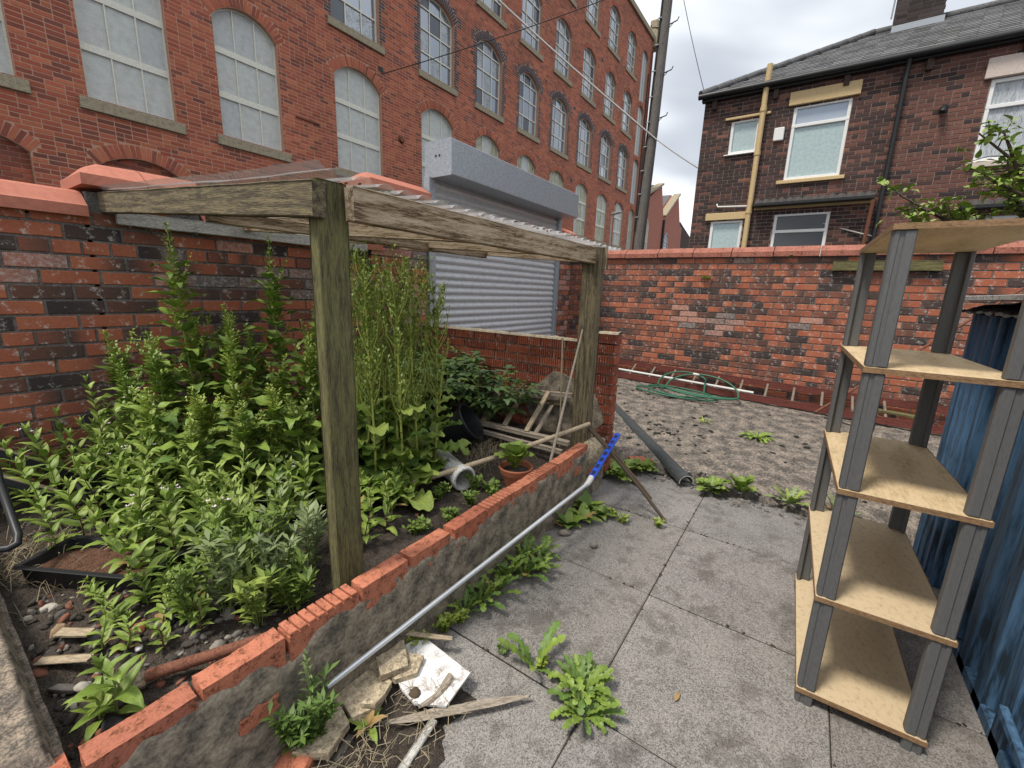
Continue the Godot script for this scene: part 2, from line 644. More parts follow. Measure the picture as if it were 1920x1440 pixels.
	mat("oldwood_green", Color(0.20, 0.175, 0.105), 0.95, picture(512, [[0.05, 1.0, 71], [0.012, 0.9, 72], [0.16, 0.8, 73]], [[0.0, Color(0.2, 0.2, 0.18)], [0.45, Color(0.62, 0.62, 0.55)], [0.62, Color(0.8, 0.9, 0.5)], [1.0, grey(1.0)]], 1.8), Vector3(0.7, 7.0, 7.0), false, grain, 0.35)
	mat("oldwood_grey", Color(0.225, 0.195, 0.16), 0.95, grain, Vector3(0.8, 8.0, 8.0), false, grain, 0.4)
	mat("oldwood_dark", Color(0.24, 0.195, 0.13), 0.95, picture(512, [[0.05, 1.0, 81], [0.01, 1.1, 82], [0.16, 0.7, 83]], [[0.0, grey(0.18)], [0.45, grey(0.5)], [0.7, Color(0.95, 0.95, 0.78)], [1.0, grey(1.0)]], 1.8), Vector3(0.6, 7.0, 7.0), false, grain, 0.35)
	mat("palewood", Color(0.52, 0.42, 0.29), 0.85, grain, Vector3(0.9, 9.0, 9.0), false)
	mat("driftwood", Color(0.46, 0.39, 0.31), 0.95, grain, Vector3(1.2, 16.0, 16.0), false, grain, 0.25)
	mat("white_painted_wood", Color(0.60, 0.58, 0.54), 0.8, grain, Vector3(1.2, 6.0, 6.0), false)
	var ply := picture(512, [[0.045, 0.9, 91], [0.15, 0.7, 92], [0.008, 0.9, 93]], [[0.0, Color(0.55, 0.50, 0.42)], [0.35, Color(0.80, 0.76, 0.68)], [0.6, Color(0.95, 0.92, 0.86)], [1.0, grey(1.0)]], 1.5)
	mat("plywood", Color(0.66, 0.53, 0.35), 0.7, ply, Vector3(3.2, 3.0, 0.8), false)
	var dirt := picture(1024, [[0.13, 1.5, 94, FastNoiseLite.TYPE_SIMPLEX_SMOOTH, 2], [0.012, 0.8, 95], [0.05, 0.3, 96]], [[0.0, grey(0.08)], [0.12, grey(0.22)], [0.20, Color(0.80, 0.77, 0.72)], [0.42, grey(0.93)], [1.0, grey(1.0)]], 1.5)
	mat("plywood_dirty", Color(0.63, 0.50, 0.325), 0.75, dirt, Vector3(3.4, 3.4, 2.2), false)
	mat("ply_edge", Color(0.33, 0.20, 0.105), 0.85, grain, Vector3(2.0, 12.0, 2.0), false)
	mat("grey_plastic", Color(0.135, 0.135, 0.135), 0.62, fine, Vector3(9, 2, 9))
	# metal and plastic
	mat("blue_steel", Color(0.072, 0.155, 0.275), 0.55, picture(512, [[0.03, 0.8, 101], [0.009, 1.0, 102], [0.15, 0.5, 103]], [[0.0, Color(0.25, 0.16, 0.05)], [0.22, grey(0.2)], [0.42, grey(0.6)], [0.65, grey(0.95)], [1.0, Color(1, 1, 1)]], 1.5), Vector3(2.6, 0.22, 2.6))
	mat("blue_plastic", Color(0.02, 0.085, 0.55), 0.35)
	mat("dark_slot", Color(0.015, 0.02, 0.06), 0.5)
	mat("white_plastic", Color(0.62, 0.62, 0.60), 0.4)
	mat("aluminium", Color(0.68, 0.71, 0.74), 0.32)
	M.aluminium.metallic = 0.45
	mat("hose_green", Color(0.03, 0.125, 0.075), 0.42)
	mat("ladder_red", Color(0.19, 0.055, 0.042), 0.75, grain, Vector3(0.8, 5.0, 5.0), false)
	mat("rung_wood", Color(0.27, 0.22, 0.175), 0.85, grain, Vector3(1, 8, 8), false)
	mat("rust", Color(0.24, 0.10, 0.062), 0.9, grain, Vector3.ONE * 4.0)
	mat("tray_soil", Color(0.15, 0.075, 0.045), 1.0, speck, Vector3.ONE * 3.0, true, relief, 0.6)
	mat("grey_pipe", Color(0.085, 0.095, 0.10), 0.5, picture(512, [[0.04, 0.8, 111], [0.16, 0.8, 112]], [[0.0, grey(0.45)], [0.62, grey(0.55)], [0.74, grey(1.0)], [0.80, Color(1, 1, 1)], [1.0, Color(1, 1, 1)]], 1.7), Vector3(1.2, 3, 3), false)
	mat("mottled_white", Color(0.64, 0.63, 0.60), 0.7, picture(512, [[0.06, 1.0, 121], [0.2, 0.5, 122]], [[0.0, grey(0.12)], [0.22, grey(0.28)], [0.33, grey(0.88)], [1.0, grey(1.0)]], 1.6), Vector3.ONE * 2.4)
	var clear := mat("clear_sheet", Color(0.62, 0.62, 0.64), 0.22)
	clear.transparency = BaseMaterial3D.TRANSPARENCY_ALPHA
	clear.albedo_color.a = 0.36
	clear.cull_mode = BaseMaterial3D.CULL_DISABLED
	# ground
	var agg := picture(1024, [[0.42, 1.9, 131, FastNoiseLite.TYPE_VALUE, 2], [0.006, 0.26, 132], [0.03, 0.16, 133]], [[0.0, grey(0.26)], [0.33, grey(0.56)], [0.55, grey(0.77)], [0.8, grey(0.96)], [1.0, grey(1.0)]], 1.8)
	mat("paving", Color(0.315, 0.295, 0.28), 0.93, agg, Vector3.ONE * 0.8, true, agg, 0.12)
	for k in [["paving_b", 0.29, 0.275, 0.265], ["paving_c", 0.335, 0.315, 0.295], ["paving_d", 0.30, 0.28, 0.26]]:
		mat(k[0], Color(k[1], k[2], k[3]), 0.93, agg, Vector3.ONE * 0.8, true, agg, 0.12)
	var stain := picture(512, [[0.008, 1.0, 134], [0.03, 0.7, 135], [0.12, 0.4, 136]], [[0.0, grey(0.0)], [0.58, grey(0.0)], [0.75, grey(0.12)], [1.0, grey(0.34)]], 1.7)
	var stain_col := picture(8, [[0.1, 1.0, 1]], [[0.0, Color(0.07, 0.06, 0.05)], [1.0, Color(0.07, 0.06, 0.05)]])
	for k in ["paving", "paving_b", "paving_c", "paving_d"]:
		var pm: StandardMaterial3D = M[k]
		pm.detail_enabled = true
		pm.detail_blend_mode = BaseMaterial3D.BLEND_MODE_MIX
		pm.detail_albedo = stain_col
		pm.detail_mask = stain
		pm.detail_uv_layer = BaseMaterial3D.DETAIL_UV_2
		pm.uv2_triplanar = true
		pm.uv2_world_triplanar = true
		pm.uv2_scale = Vector3.ONE * 0.55
	mat("joint_earth", Color(0.03, 0.026, 0.022), 1.0)
	var padtex := picture(1024, [[0.012, 1.0, 141], [0.06, 0.9, 142], [0.3, 0.9, 143, FastNoiseLite.TYPE_VALUE, 2]], [[0.0, Color(0.06, 0.055, 0.05)], [0.36, Color(0.135, 0.125, 0.115)], [0.55, Color(0.235, 0.21, 0.185)], [0.75, Color(0.36, 0.305, 0.255)], [1.0, Color(0.46, 0.41, 0.36)]], 1.9)
	mat("old_concrete", Color(0.70, 0.68, 0.66), 0.95, padtex, Vector3.ONE * 0.55, true, padtex, 0.12)
	var rendtex := picture(1024, [[0.009, 1.2, 151], [0.05, 0.8, 152], [0.2, 0.6, 153]], [[0.0, Color(0.06, 0.052, 0.043)], [0.30, Color(0.15, 0.13, 0.105)], [0.52, Color(0.265, 0.225, 0.172)], [0.76, Color(0.39, 0.33, 0.25)], [1.0, Color(0.52, 0.46, 0.38)]], 1.6)
	mat("render_coat", Color(0.9, 0.9, 0.9), 0.96, rendtex, Vector3.ONE * 1.1, true, relief, 0.25)
	mat("pale_concrete", Color(0.50, 0.45, 0.375), 0.95, padtex, Vector3.ONE * 1.4, true, relief, 0.15)
	M.pale_concrete.albedo_color = Color(0.93, 0.90, 0.86)
	mat("broken_concrete", Color(0.9, 0.85, 0.74), 0.95, picture(512, [[0.03, 1.0, 161], [0.22, 1.1, 162, FastNoiseLite.TYPE_VALUE, 2]], [[0.0, Color(0.2, 0.17, 0.13)], [0.4, Color(0.40, 0.35, 0.28)], [0.7, Color(0.55, 0.48, 0.385)], [1.0, Color(0.66, 0.6, 0.5)]], 1.8), Vector3.ONE * 2.0, true, relief, 0.3)
	mat("white_board", Color(0.70, 0.70, 0.70), 0.6, picture(512, [[0.015, 1.0, 171], [0.1, 0.5, 172]], [[0.0, Color(0.45, 0.38, 0.34)], [0.3, Color(0.85, 0.82, 0.8)], [0.45, grey(1.0)], [1.0, grey(1.0)]], 1.6), Vector3.ONE * 2.0)
	mat("soil", Color(0.075, 0.06, 0.048), 1.0, speck, Vector3.ONE * 2.0, true, relief, 0.8)
	mat("yard_earth", Color(0.10, 0.09, 0.08), 1.0, grain, Vector3.ONE * 0.5)
	mat("asphalt", Color(0.06, 0.06, 0.06), 0.95, fine, Vector3.ONE * 0.4)
	var stn := mat("stones", Color.WHITE, 0.9, fine, Vector3.ONE * 5.0)
	stn.vertex_color_use_as_albedo = true
	mat("moss", Color(0.02, 0.02, 0.014), 1.0)
	mat("straw", Color(0.36, 0.30, 0.20), 0.95)
	mat("dry_brown", Color(0.16, 0.115, 0.07), 0.95)
	mat("cloth_white", Color(0.68, 0.66, 0.62), 0.9, fine, Vector3.ONE * 3.0)
	mat("felt", Color(0.055, 0.05, 0.045), 1.0, grain, Vector3.ONE * 6.0, true, grain, 1.5)
	mat("grey_sheet", Color(0.56, 0.55, 0.53), 0.8, grain, Vector3.ONE * 1.5)
	mat("cable", Color(0.42, 0.40, 0.38), 0.6)
	mat("red_card", Color(0.5, 0.05, 0.05), 0.6)
	# leaves
	var veins := leaf_picture()
	for k in [["leaf_a", 0.215, 0.315, 0.058], ["leaf_b", 0.275, 0.385, 0.072], ["leaf_c", 0.155, 0.255, 0.058], ["leaf_d", 0.35, 0.45, 0.10], ["leaf_dark", 0.105, 0.175, 0.070], ["leaf_dark_b", 0.145, 0.225, 0.090], ["leaf_lime", 0.40, 0.50, 0.09], ["leaf_grey", 0.27, 0.34, 0.15], ["leaf_dry", 0.46, 0.30, 0.13]]:
		var m := mat(k[0], Color(k[1], k[2], k[3]), 0.5)
		m.albedo_texture = veins
		m.backlight_enabled = true
		m.backlight = Color(0.30, 0.42, 0.08)
		m.cull_mode = BaseMaterial3D.CULL_DISABLED
		m.metallic_specular = 0.45
	mat("stem", Color(0.20, 0.26, 0.07), 0.7)
	mat("stem_yellow", Color(0.36, 0.38, 0.09), 0.7)
	mat("stem_red", Color(0.13, 0.045, 0.035), 0.7)
	mat("twig", Color(0.085, 0.065, 0.05), 0.9)
	mat("petal", Color(0.72, 0.62, 0.66), 0.8)

func leaf_picture() -> ImageTexture:
	# midrib and side veins, and the blotches of a blade; u across, v along
	var s := 128
	var b := noise_bytes(s, 0.06, 201)
	var img := Image.create(s, s, false, Image.FORMAT_RGB8)
	for y in s:
		for x in s:
			var u := absf((x + 0.5) / s - 0.5) * 2.0
			var v := (y + 0.5) / s
			var c := 0.80 + 0.18 * (b[y * s + x] / 255.0)
			var vein := fposmod((v - u * 0.28) * 9.0, 1.0)
			c -= 0.10 * smoothstep(0.10, 0.0, absf(vein - 0.5))
			var col := Color(c, c, c)
			col = col.lerp(Color(1.0, 1.0, 0.85), smoothstep(0.07, 0.02, u) * 0.85)
			col = col.lerp(Color(0.95, 0.97, 0.8), smoothstep(0.06, 0.0, absf(vein - 0.62)) * 0.35)
			img.set_pixel(x, y, col)
	return ImageTexture.create_from_image(img)

# ---------------------------------------------------------------- bricks
func brick_shape(ca: Color, cb: Color, at_x: float, soft: float) -> ArrayMesh:
	# a unit brick, front at z = 0, body to z = -1, fired from colour ca to cb along its length
	var st := new_st()
	var xs := [-0.5, -0.486, -0.25, 0.0, 0.25, 0.486, 0.5]
	var by := 0.05
	var tint := func(x: float) -> Color:
		return ca.lerp(cb, smoothstep(at_x - soft, at_x + soft, x))
	for i in xs.size() - 1:
		var x0: float = xs[i]
		var x1: float = xs[i + 1]
		var edge0 := i == 0
		var edge1 := i == xs.size() - 2
		var z0 := -0.035 if edge0 else 0.0
		var z1 := -0.035 if edge1 else 0.0
		var ys := [-0.5, -0.5 + by, 0.5 - by, 0.5]
		for j in 3:
			var pa := Vector3(x0, ys[j], z0 - (0.035 if j == 0 else 0.0))
			var pb := Vector3(x1, ys[j], z1 - (0.035 if j == 0 else 0.0))
			var pc := Vector3(x1, ys[j + 1], z1 - (0.035 if j == 2 else 0.0))
			var pd := Vector3(x0, ys[j + 1], z0 - (0.035 if j == 2 else 0.0))
			var n := Vector3(0.3 * (-1 if edge0 else (1 if edge1 else 0)), 0.5 * (-1 if j == 0 else (1 if j == 2 else 0)), 1)
			var c0: Color = tint.call(x0)
			var c1: Color = tint.call(x1)
			var nn := (pb - pa).cross(pd - pa).normalized()
			if nn.dot(n) < 0:
				nn = -nn
			st.set_normal(nn)
			for t in [[pa, c0], [pc, c1], [pb, c1], [pa, c0], [pd, c0], [pc, c1]]:
				st.set_color(t[1])
				st.add_vertex(t[0])
	for s in [-1.0, 1.0]:
		st.set_color(ca if s < 0 else cb)
		quad(st, Vector3(0.5 * s, -0.5, -0.035), Vector3(0.5 * s, 0.5, -0.035), Vector3(0.5 * s, 0.5, -1), Vector3(0.5 * s, -0.5, -1), Vector3(s, 0, 0))
		st.set_color(ca.lerp(cb, 0.5))
		quad(st, Vector3(-0.5, 0.5 * s, -0.035), Vector3(0.5, 0.5 * s, -0.035), Vector3(0.5, 0.5 * s, -1), Vector3(-0.5, 0.5 * s, -1), Vector3(0, s, 0))
	return st.commit()

func cuts(x0: float, x1: float, holes: Array) -> Array:
	if x1 - x0 < 0.03:
		return []
	var parts := [[x0, x1]]
	for h in holes:
		var nx := []
		for p in parts:
			if h[1] <= p[0] or h[0] >= p[1]:
				nx.append(p)
				continue
			if h[0] - p[0] > 0.03:
				nx.append([p[0], h[0]])
			if p[1] - h[1] > 0.03:
				nx.append([h[1], p[1]])
		parts = nx
	return parts

func lay(parent: Node3D, base: Transform3D, bricks: Array, shapes: Array, tones: Array, m: Material, m2: Material, few: int, depth: float, far_mat: Material, called := "brick") -> void:
	# bricks: [x, y, length, height, kind, proud, limed]; the largest in view become parts of their own, the rest one part
	var eye := Vector3(0, EYE, 0)
	var pw := parent.transform * base
	var order := []
	for i in bricks.size():
		var b: Array = bricks[i]
		order.append([(pw * Vector3(b[0], b[1], 0)).distance_squared_to(eye) / maxf(b[2], 0.05), i])
	order.sort()
	var xfs := []
	var cols := []
	for k in order.size():
		var b: Array = bricks[order[k][1]]
		var tilt := Basis(Vector3(0, 0, 1), R(-0.006, 0.006)) * Basis.from_scale(Vector3(b[2], b[3], depth))
		var xf := base * Transform3D(tilt, Vector3(b[0], b[1], b[5]))
		if k < few:
			put(called, shapes[b[4]], m2 if b[6] else m, parent, xf)
		else:
			xfs.append(xf)
			var c: Color = tones[b[4]]
			var soot := 1.0 + 0.30 * gn.get_noise_2d(b[0] * 0.45, b[1] * 0.45) if far_mat == M.far_brick else 1.0
			cols.append(c * R(0.9, 1.1) * soot)
	if xfs.size() > 0:
		stuffed("brickwork", shapes[shapes.size() - 1], far_mat, parent, xfs, cols)

func palette(list: Array) -> Array:
	# [shapes, mean tones]; the last shape is plain white for tinted copies
	var sh := []
	var tones := []
	for p in list:
		sh.append(brick_shape(p[0], p[1], p[2], p[3]))
		tones.append((p[0] as Color).lerp(p[1], 0.5))
	sh.append(brick_shape(Color.WHITE, Color.WHITE, 0.0, 0.5))
	return [sh, tones]

var yard_pal: Array
func yard_palette() -> Array:
	if yard_pal.size() > 0:
		return yard_pal
	var o1 := Color(0.45, 0.150, 0.082)
	var o2 := Color(0.39, 0.125, 0.070)
	var mid := Color(0.25, 0.10, 0.066)
	var br := Color(0.16, 0.075, 0.055)
	var dk := Color(0.095, 0.062, 0.053)
	var bk := Color(0.060, 0.047, 0.045)
	yard_pal = palette([[o1, o1 * 0.95, 0.0, 0.5], [o2, o1, 0.0, 0.5], [o1, dk, 0.15, 0.35], [dk, o2, -0.1, 0.4], [mid, o2, 0.1, 0.5], [mid, br, 0.0, 0.5], [br, dk, 0.0, 0.5], [dk, bk, 0.0, 0.5], [bk, dk, 0.2, 0.4], [o2, mid, 0.2, 0.4], [o1, o2, -0.2, 0.5]])
	return yard_pal

func yard_bricks(length: float, y0: float, courses: int, dark_share: float, header_every: int, ph: int, lime: Callable) -> Array:
	var out := []
	var pick := [0, 1, 10, 9, 4, 0, 1, 2, 3, 10]
	var dark := [5, 6, 7, 8, 6, 2, 3, 5]
	for r in courses:
		var head := header_every > 0 and posmod(r + ph, header_every) == 0
		var step := 0.1125 if head else 0.225
		var x := -fposmod(r * 0.1125 + (0.056 if head else 0.0), step) - 0.001
		var y := y0 + (r + 0.5) * 0.075
		var run := 0
		while x < length:
			var a := maxf(x, 0.0)
			var b := minf(x + step, length)
			if b - a > 0.035:
				var kind: int
				if R(0, 1) < dark_share:
					kind = dark[rng.randi() % dark.size()]
				else:
					kind = pick[rng.randi() % pick.size()]
				var p: float = lime.call((a + b) * 0.5, y)
				out.append([(a + b) * 0.5, y, b - a - 0.0115, 0.0635, kind, R(-0.002, 0.002), R(0, 1) < p])
			x += step
	return out

func coping_shape(L: float, w: float, side_h: float, rise: float) -> ArrayMesh:
	# saddle-backed coping unit along x, front towards +z
	var st := new_st()
	var hw := w * 0.5
	var pr := PackedVector2Array([Vector2(-hw, 0), Vector2(-hw, side_h), Vector2(-hw + 0.012, side_h + 0.006), Vector2(-hw * 0.45, side_h + rise * 0.82), Vector2(-hw * 0.2, side_h + rise * 0.98), Vector2(0, side_h + rise), Vector2(hw * 0.2, side_h + rise * 0.98), Vector2(hw * 0.45, side_h + rise * 0.82), Vector2(hw - 0.012, side_h + 0.006), Vector2(hw, side_h), Vector2(hw, 0)])
	extrude(st, pr, Transform3D(Basis(Vector3(0, 0, 1), Vector3(0, 1, 0), Vector3(-1, 0, 0)), Vector3(-L * 0.5, 0, 0)), L)
	return st.commit()

func hipped_coping(L: float, w: float, side_h: float, rise: float) -> ArrayMesh:
	# the same saddle section, its end at -x sloped back like a hip
	var hw := w * 0.5
	var up := [0.0, 0.0, 0.82, 0.98, 1.0, 0.98, 0.82, 0.0, 0.0]
	var zs := [-hw, -hw, -hw * 0.45, -hw * 0.2, 0.0, hw * 0.2, hw * 0.45, hw, hw]
	var st := new_st()
	var rings := []
	for e in [[-L * 0.5, 0.0], [-L * 0.5 + 0.05, 0.62], [-L * 0.5 + 0.10, 0.94], [L * 0.5, 1.0]]:
		var ring := []
		for i in 9:
			ring.append(Vector3(e[0], 0.0 if i == 0 or i == 8 else side_h + rise * up[i] * e[1], zs[i]))
		rings.append(ring)
	for k in 3:
		for i in 8:
			var mid: Vector3 = (rings[k][i] + rings[k][i + 1]) * 0.5
			quad(st, rings[k][i], rings[k][i + 1], rings[k + 1][i + 1], rings[k + 1][i], Vector3(-0.3 if k < 2 else 0.0, mid.y - 0.02, mid.z))
		quad(st, rings[k][0], rings[k][8], rings[k + 1][8], rings[k + 1][0], Vector3.DOWN)
	for e in [0, 3]:
		var n := Vector3(-1, 0, 0) if e == 0 else Vector3(1, 0, 0)
		for i in range(1, 8):
			tri(st, rings[e][0], rings[e][i], rings[e][i + 1], n, n, n)
	return st.commit()

func build_yard_walls() -> void:
	var pal := yard_palette()
	# --- left wall: faces +x, brick x runs along u
	var lw := thing("yard_wall", "tall orange and dark brick yard wall beside the overgrown bed", "wall", W(-3.13, 0, 0))
	var face := Transform3D(Basis(Vector3.UP, PI / 2), Vector3.ZERO)
	var st := new_st()
	bx(st, at(Vector3(-0.121, 0.80, 0.15)), Vector3(0.226, 1.76, 1.62))
	bx(st, at(Vector3(-0.121, 0.87, -0.93)), Vector3(0.230, 1.90, 0.50))
	bx(st, at(Vector3(-0.121, 0.80, -1.79)), Vector3(0.226, 1.76, 1.22))
	put("mortar_core", st.commit(), M.mortar_dark, lw)
	var lime := func(x: float, y: float) -> float:
		if absf(y - 1.40 + 0.05 * gn.get_noise_2d(x * 2.0, 1.0)) < 0.07:
			return 0.6
		return 0.02
	var A := []
	for b in yard_bricks(3.62, 0.0, 24, 0.42, 6, 4, lime):
		var x: float = b[0] - 0.66
		if x > 2.36:
			continue
		if b[1] > (1.69 if x - b[2] * 0.5 < 0.665 or x + b[2] * 0.5 > 1.19 else 1.84):
			continue
		if b[1] < 0.12:
			continue
		b[0] = x
		A.append(b)
	lay(lw, face, A, pal[0], pal[1], M.brick, M.brick_limed, 300, 0.1, M.brick)
	# copings, low run then the raised run
	var cl := coping_shape(0.437, 0.315, 0.052, 0.085)
	for i in 4:
		var u := 0.455 - i * 0.445
		put("coping_stone", cl, M.terracotta, lw, Transform3D(Basis(Vector3.UP, PI / 2) * Basis(Vector3.UP, R(-0.006, 0.006)), Vector3(-0.115, 1.69 + R(-0.003, 0.003), -u)))
	var cp := coping_shape(0.262, 0.40, 0.052, 0.085)
	put("pier_coping", hipped_coping(0.262, 0.40, 0.052, 0.085), M.terracotta, lw, Transform3D(Basis(Vector3.UP, PI / 2), Vector3(-0.115, 1.842, -0.785)))
	put("pier_coping", cp, M.terracotta, lw, Transform3D(Basis(Vector3.UP, PI / 2), Vector3(-0.115, 1.842, -1.053)))
	for i in 3:
		put("coping_stone", cl, M.terracotta, lw, Transform3D(Basis(Vector3.UP, PI / 2), Vector3(-0.115, 1.69, -(1.405 + i * 0.445))))
	# --- pier left of the shutter
	var p2 := thing("gate_pier", "brick gate pier with terracotta cap left of the roller shutter", "pier", W(-3.10, 0, 2.40))
	st = new_st()
	bx(st, at(Vector3(-0.17, 1.1, -0.32)), Vector3(0.322, 2.18, 0.62))
	put("mortar_core", st.commit(), M.mortar_dark, p2)
	var B := []
	for r in 29:
		var off := 0.0 if r % 2 == 0 else 0.1125
		var x := -off
		while x < 0.64:
			var a := maxf(x, 0.0)
			var b := minf(x + 0.225, 0.64)
			if b - a > 0.04:
				B.append([(a + b) * 0.5, (r + 0.5) * 0.075, b - a - 0.0105, 0.0645, [0, 1, 10, 5, 6, 2, 9, 4][rng.randi() % 8], R(-0.002, 0.002), R(0, 1) < 0.3])
			x += 0.225
	lay(p2, face, B, pal[0], pal[1], M.brick, M.brick_limed, 300, 0.1, M.brick)
	var B2 := []
	for r in 29:
		for x in ([[0.0, 0.215], [0.225, 0.335]] if r % 2 == 0 else [[0.0, 0.105], [0.115, 0.335]]):
			B2.append([(x[0] + x[1]) * 0.5 - 0.335, (r + 0.5) * 0.075, x[1] - x[0], 0.0645, [0, 1, 5, 6, 2, 9][rng.randi() % 6], R(-0.002, 0.002), false])
	lay(p2, Transform3D(Basis.IDENTITY, Vector3(0, 0, 0)), B2, pal[0], pal[1], M.brick, M.brick_limed, 300, 0.09, M.brick)
	var cap := coping_shape(0.335, 0.46, 0.062, 0.085)
	put("pier_cap", hipped_coping(0.335, 0.46, 0.062, 0.085), M.terracotta, p2, Transform3D(Basis(Vector3.UP, PI / 2), Vector3(-0.165, 2.178, -0.135)))
	put("pier_cap", cap, M.terracotta, p2, Transform3D(Basis(Vector3.UP, PI / 2), Vector3(-0.165, 2.178, -0.474)))
	# --- pier between the shutter and the corner
	var p3 := thing("corner_pier", "narrow brick pier with broken cap right of the roller shutter", "pier", W(-3.10, 0, 5.70))
	st = new_st()
	bx(st, at(Vector3(-0.17, 1.1, -0.19)), Vector3(0.322, 2.18, 0.36))
	put("mortar_core", st.commit(), M.mortar_dark, p3)
	var B3 := []
	for r in 29:
		for x in ([[0.0, 0.225], [0.225, 0.34]] if r % 2 == 0 else [[0.0, 0.1125], [0.1125, 0.34]]):
			B3.append([(x[0] + x[1]) * 0.5, (r + 0.5) * 0.075, x[1] - x[0] - 0.0105, 0.0645, [0, 1, 10, 5, 6, 2, 9, 4][rng.randi() % 8], R(-0.002, 0.002), R(0, 1) < 0.25])
	lay(p3, face, B3, pal[0], pal[1], M.brick, M.brick_limed, 300, 0.1, M.brick)
	put("pier_cap", coping_shape(0.26, 0.44, 0.06, 0.085), M.terracotta, p3, Transform3D(Basis(Vector3.UP, PI / 2), Vector3(-0.165, 2.178, -0.25)))
	put("broken_brick", box_mesh(Vector3(0.2, 0.085, 0.11), 0.004), M.red_cap, p3, Transform3D(Basis(Vector3.UP, 0.4), Vector3(-0.1, 2.222, -0.04)))
	# --- back wall: faces the camera, brick x runs along v
	var bw := thing("back_wall", "long orange and dark brick wall across the far end of the yard", "wall", W(-3.13, 0, 6.05))
	st = new_st()
	bx(st, at(Vector3(3.75, 0.945, -0.121)), Vector3(7.5, 1.89, 0.226))
	put("mortar_core", st.commit(), M.mortar_dark, bw)
	var lime2 := func(x: float, y: float) -> float:
		var p := gn.get_noise_2d(x * 1.3 + 60.0, y * 2.4)
		if absf(y - 1.62) < 0.09:
			p += 0.12
		if Vector2(x - 1.9, (y - 1.15) * 1.6).length() < 0.5:
			p += 0.5
		if x > 3.0 and absf(y - 1.15) < 0.16:
			p += 0.15
		return 0.7 if p > 0.50 else 0.02
	var Cc := []
	for b in yard_bricks(7.4, 0.012, 25, 0.50, 6, 1, lime2):
		if b[1] > 0.1:
			Cc.append(b)
	lay(bw, Transform3D.IDENTITY, Cc, pal[0], pal[1], M.brick, M.brick_limed, 300, 0.1, M.brick)
	var c3 := coping_shape(0.438, 0.315, 0.055, 0.068)
	for i in 17:
		put("coping_stone", c3, M.terracotta_dull, bw, Transform3D(Basis(Vector3.UP, R(-0.006, 0.006)), Vector3(0.21 + i * 0.447, 1.893 + R(-0.003, 0.003), -0.115)))
	# --- low wall of ribbed bricks behind the bed
	var low := thing("low_brick_wall", "low wall of ribbed red bricks with crumbling mortar top behind the bed", "wall", W(-3.11, 0, 2.95))
	st = new_st()
	bx(st, at(Vector3(0.995, 0.505, -0.055)), Vector3(1.975, 0.98, 0.09))
	put("mortar_core", st.commit(), M.render_coat, low)
	var rib := ribbed_brick()
	for r in 13:
		var y := 0.06 + (r + 0.5) * 0.0755
		var x := -0.1125 if r % 2 == 1 else 0.0
		while x < 2.0:
			var a := maxf(x, 0.0)
			var b := minf(x + 0.2285, 2.0)
			if b - a > 0.05 and (r < 12 or x > 1.62 or R(0, 1) < 0.92):
				put("brick", rib[rng.randi() % 3], M.brick, low, Transform3D(Basis(Vector3(0, 0, 1), R(-0.008, 0.008)) * Basis.from_scale(Vector3(b - a - 0.012, 0.064, 0.1025)), Vector3((a + b) * 0.5, y, R(-0.003, 0.004))))
			x += 0.2285
	for x in [1.78, 1.93]:
		put("brick", rib[1], M.brick, low, Transform3D(Basis.from_scale(Vector3(0.135, 0.064, 0.1025)), Vector3(x, 0.06 + 13.5 * 0.0755, 0)))
	# lime mortar left on its top
	var nz := FastNoiseLite.new()
	nz.seed = 77
	nz.frequency = 9.0
	var topf := func(s: float, t: float) -> Vector3:
		var x := s * 1.7
		var e := 1.0 - pow(absf(t * 2.0 - 1.0), 6.0)
		return Vector3(x, 1.038 + e * (0.012 + 0.014 * nz.get_noise_2d(x, t * 0.1) + 0.01 * nz.get_noise_2d(x * 3.0, t)), 0.004 - t * 0.112 + 0.006 * nz.get_noise_2d(x * 2.0, 5.0 + t))
	put("mortar_bed", sheet(60, 6, topf), M.broken_concrete, low)
	var topg := func(s: float, t: float) -> Vector3:
		var x := 1.705 + s * 0.30
		var e := 1.0 - pow(absf(t * 2.0 - 1.0), 6.0)
		return Vector3(x, 1.114 + e * (0.012 + 0.016 * nz.get_noise_2d(x, t * 0.1)), 0.004 - t * 0.112)
	put("mortar_bed", sheet(16, 6, topg), M.broken_concrete, low)
	# smeared render patch on its face
	var patch := PackedVector2Array()
	for i in 22:
		var a := TAU * i / 22.0
		patch.append(Vector2(1.62 + cos(a) * 0.33 * R(0.85, 1.1), 0.46 + sin(a) * (0.34 if sin(a) > 0 else 0.30) * R(0.85, 1.1)))
	st = new_st()
	extrude(st, patch, at(Vector3(0, 0, 0.0095)), 0.012)
	put("render_patch", st.commit(), M.render_coat, low)

func ribbed_brick() -> Array:
	var out := []
	for k in 3:
		var c: Color = [Color(0.34, 0.095, 0.05), Color(0.27, 0.078, 0.045), Color(0.40, 0.115, 0.06)][k]
		var st := new_st()
		st.set_color(c * 0.9)
		bx(st, at(Vector3(0, 0, -0.54)), Vector3(1, 1, 0.92))
		st.set_color(c)
		for i in 11:
			bx(st, at(Vector3(-0.455 + i * 0.091, 0, -0.02)), Vector3(0.060, 0.96, 0.10))
		out.append(st.commit())
	return out

# ---------------------------------------------------------------- ground and bed
var gn: FastNoiseLite
func pad_y(v: float, u: float) -> float:
	var k := maxf(u - 3.25, 0.0)
	return 0.055 + k * 0.07 - (v + 1.0) * 0.012 * k

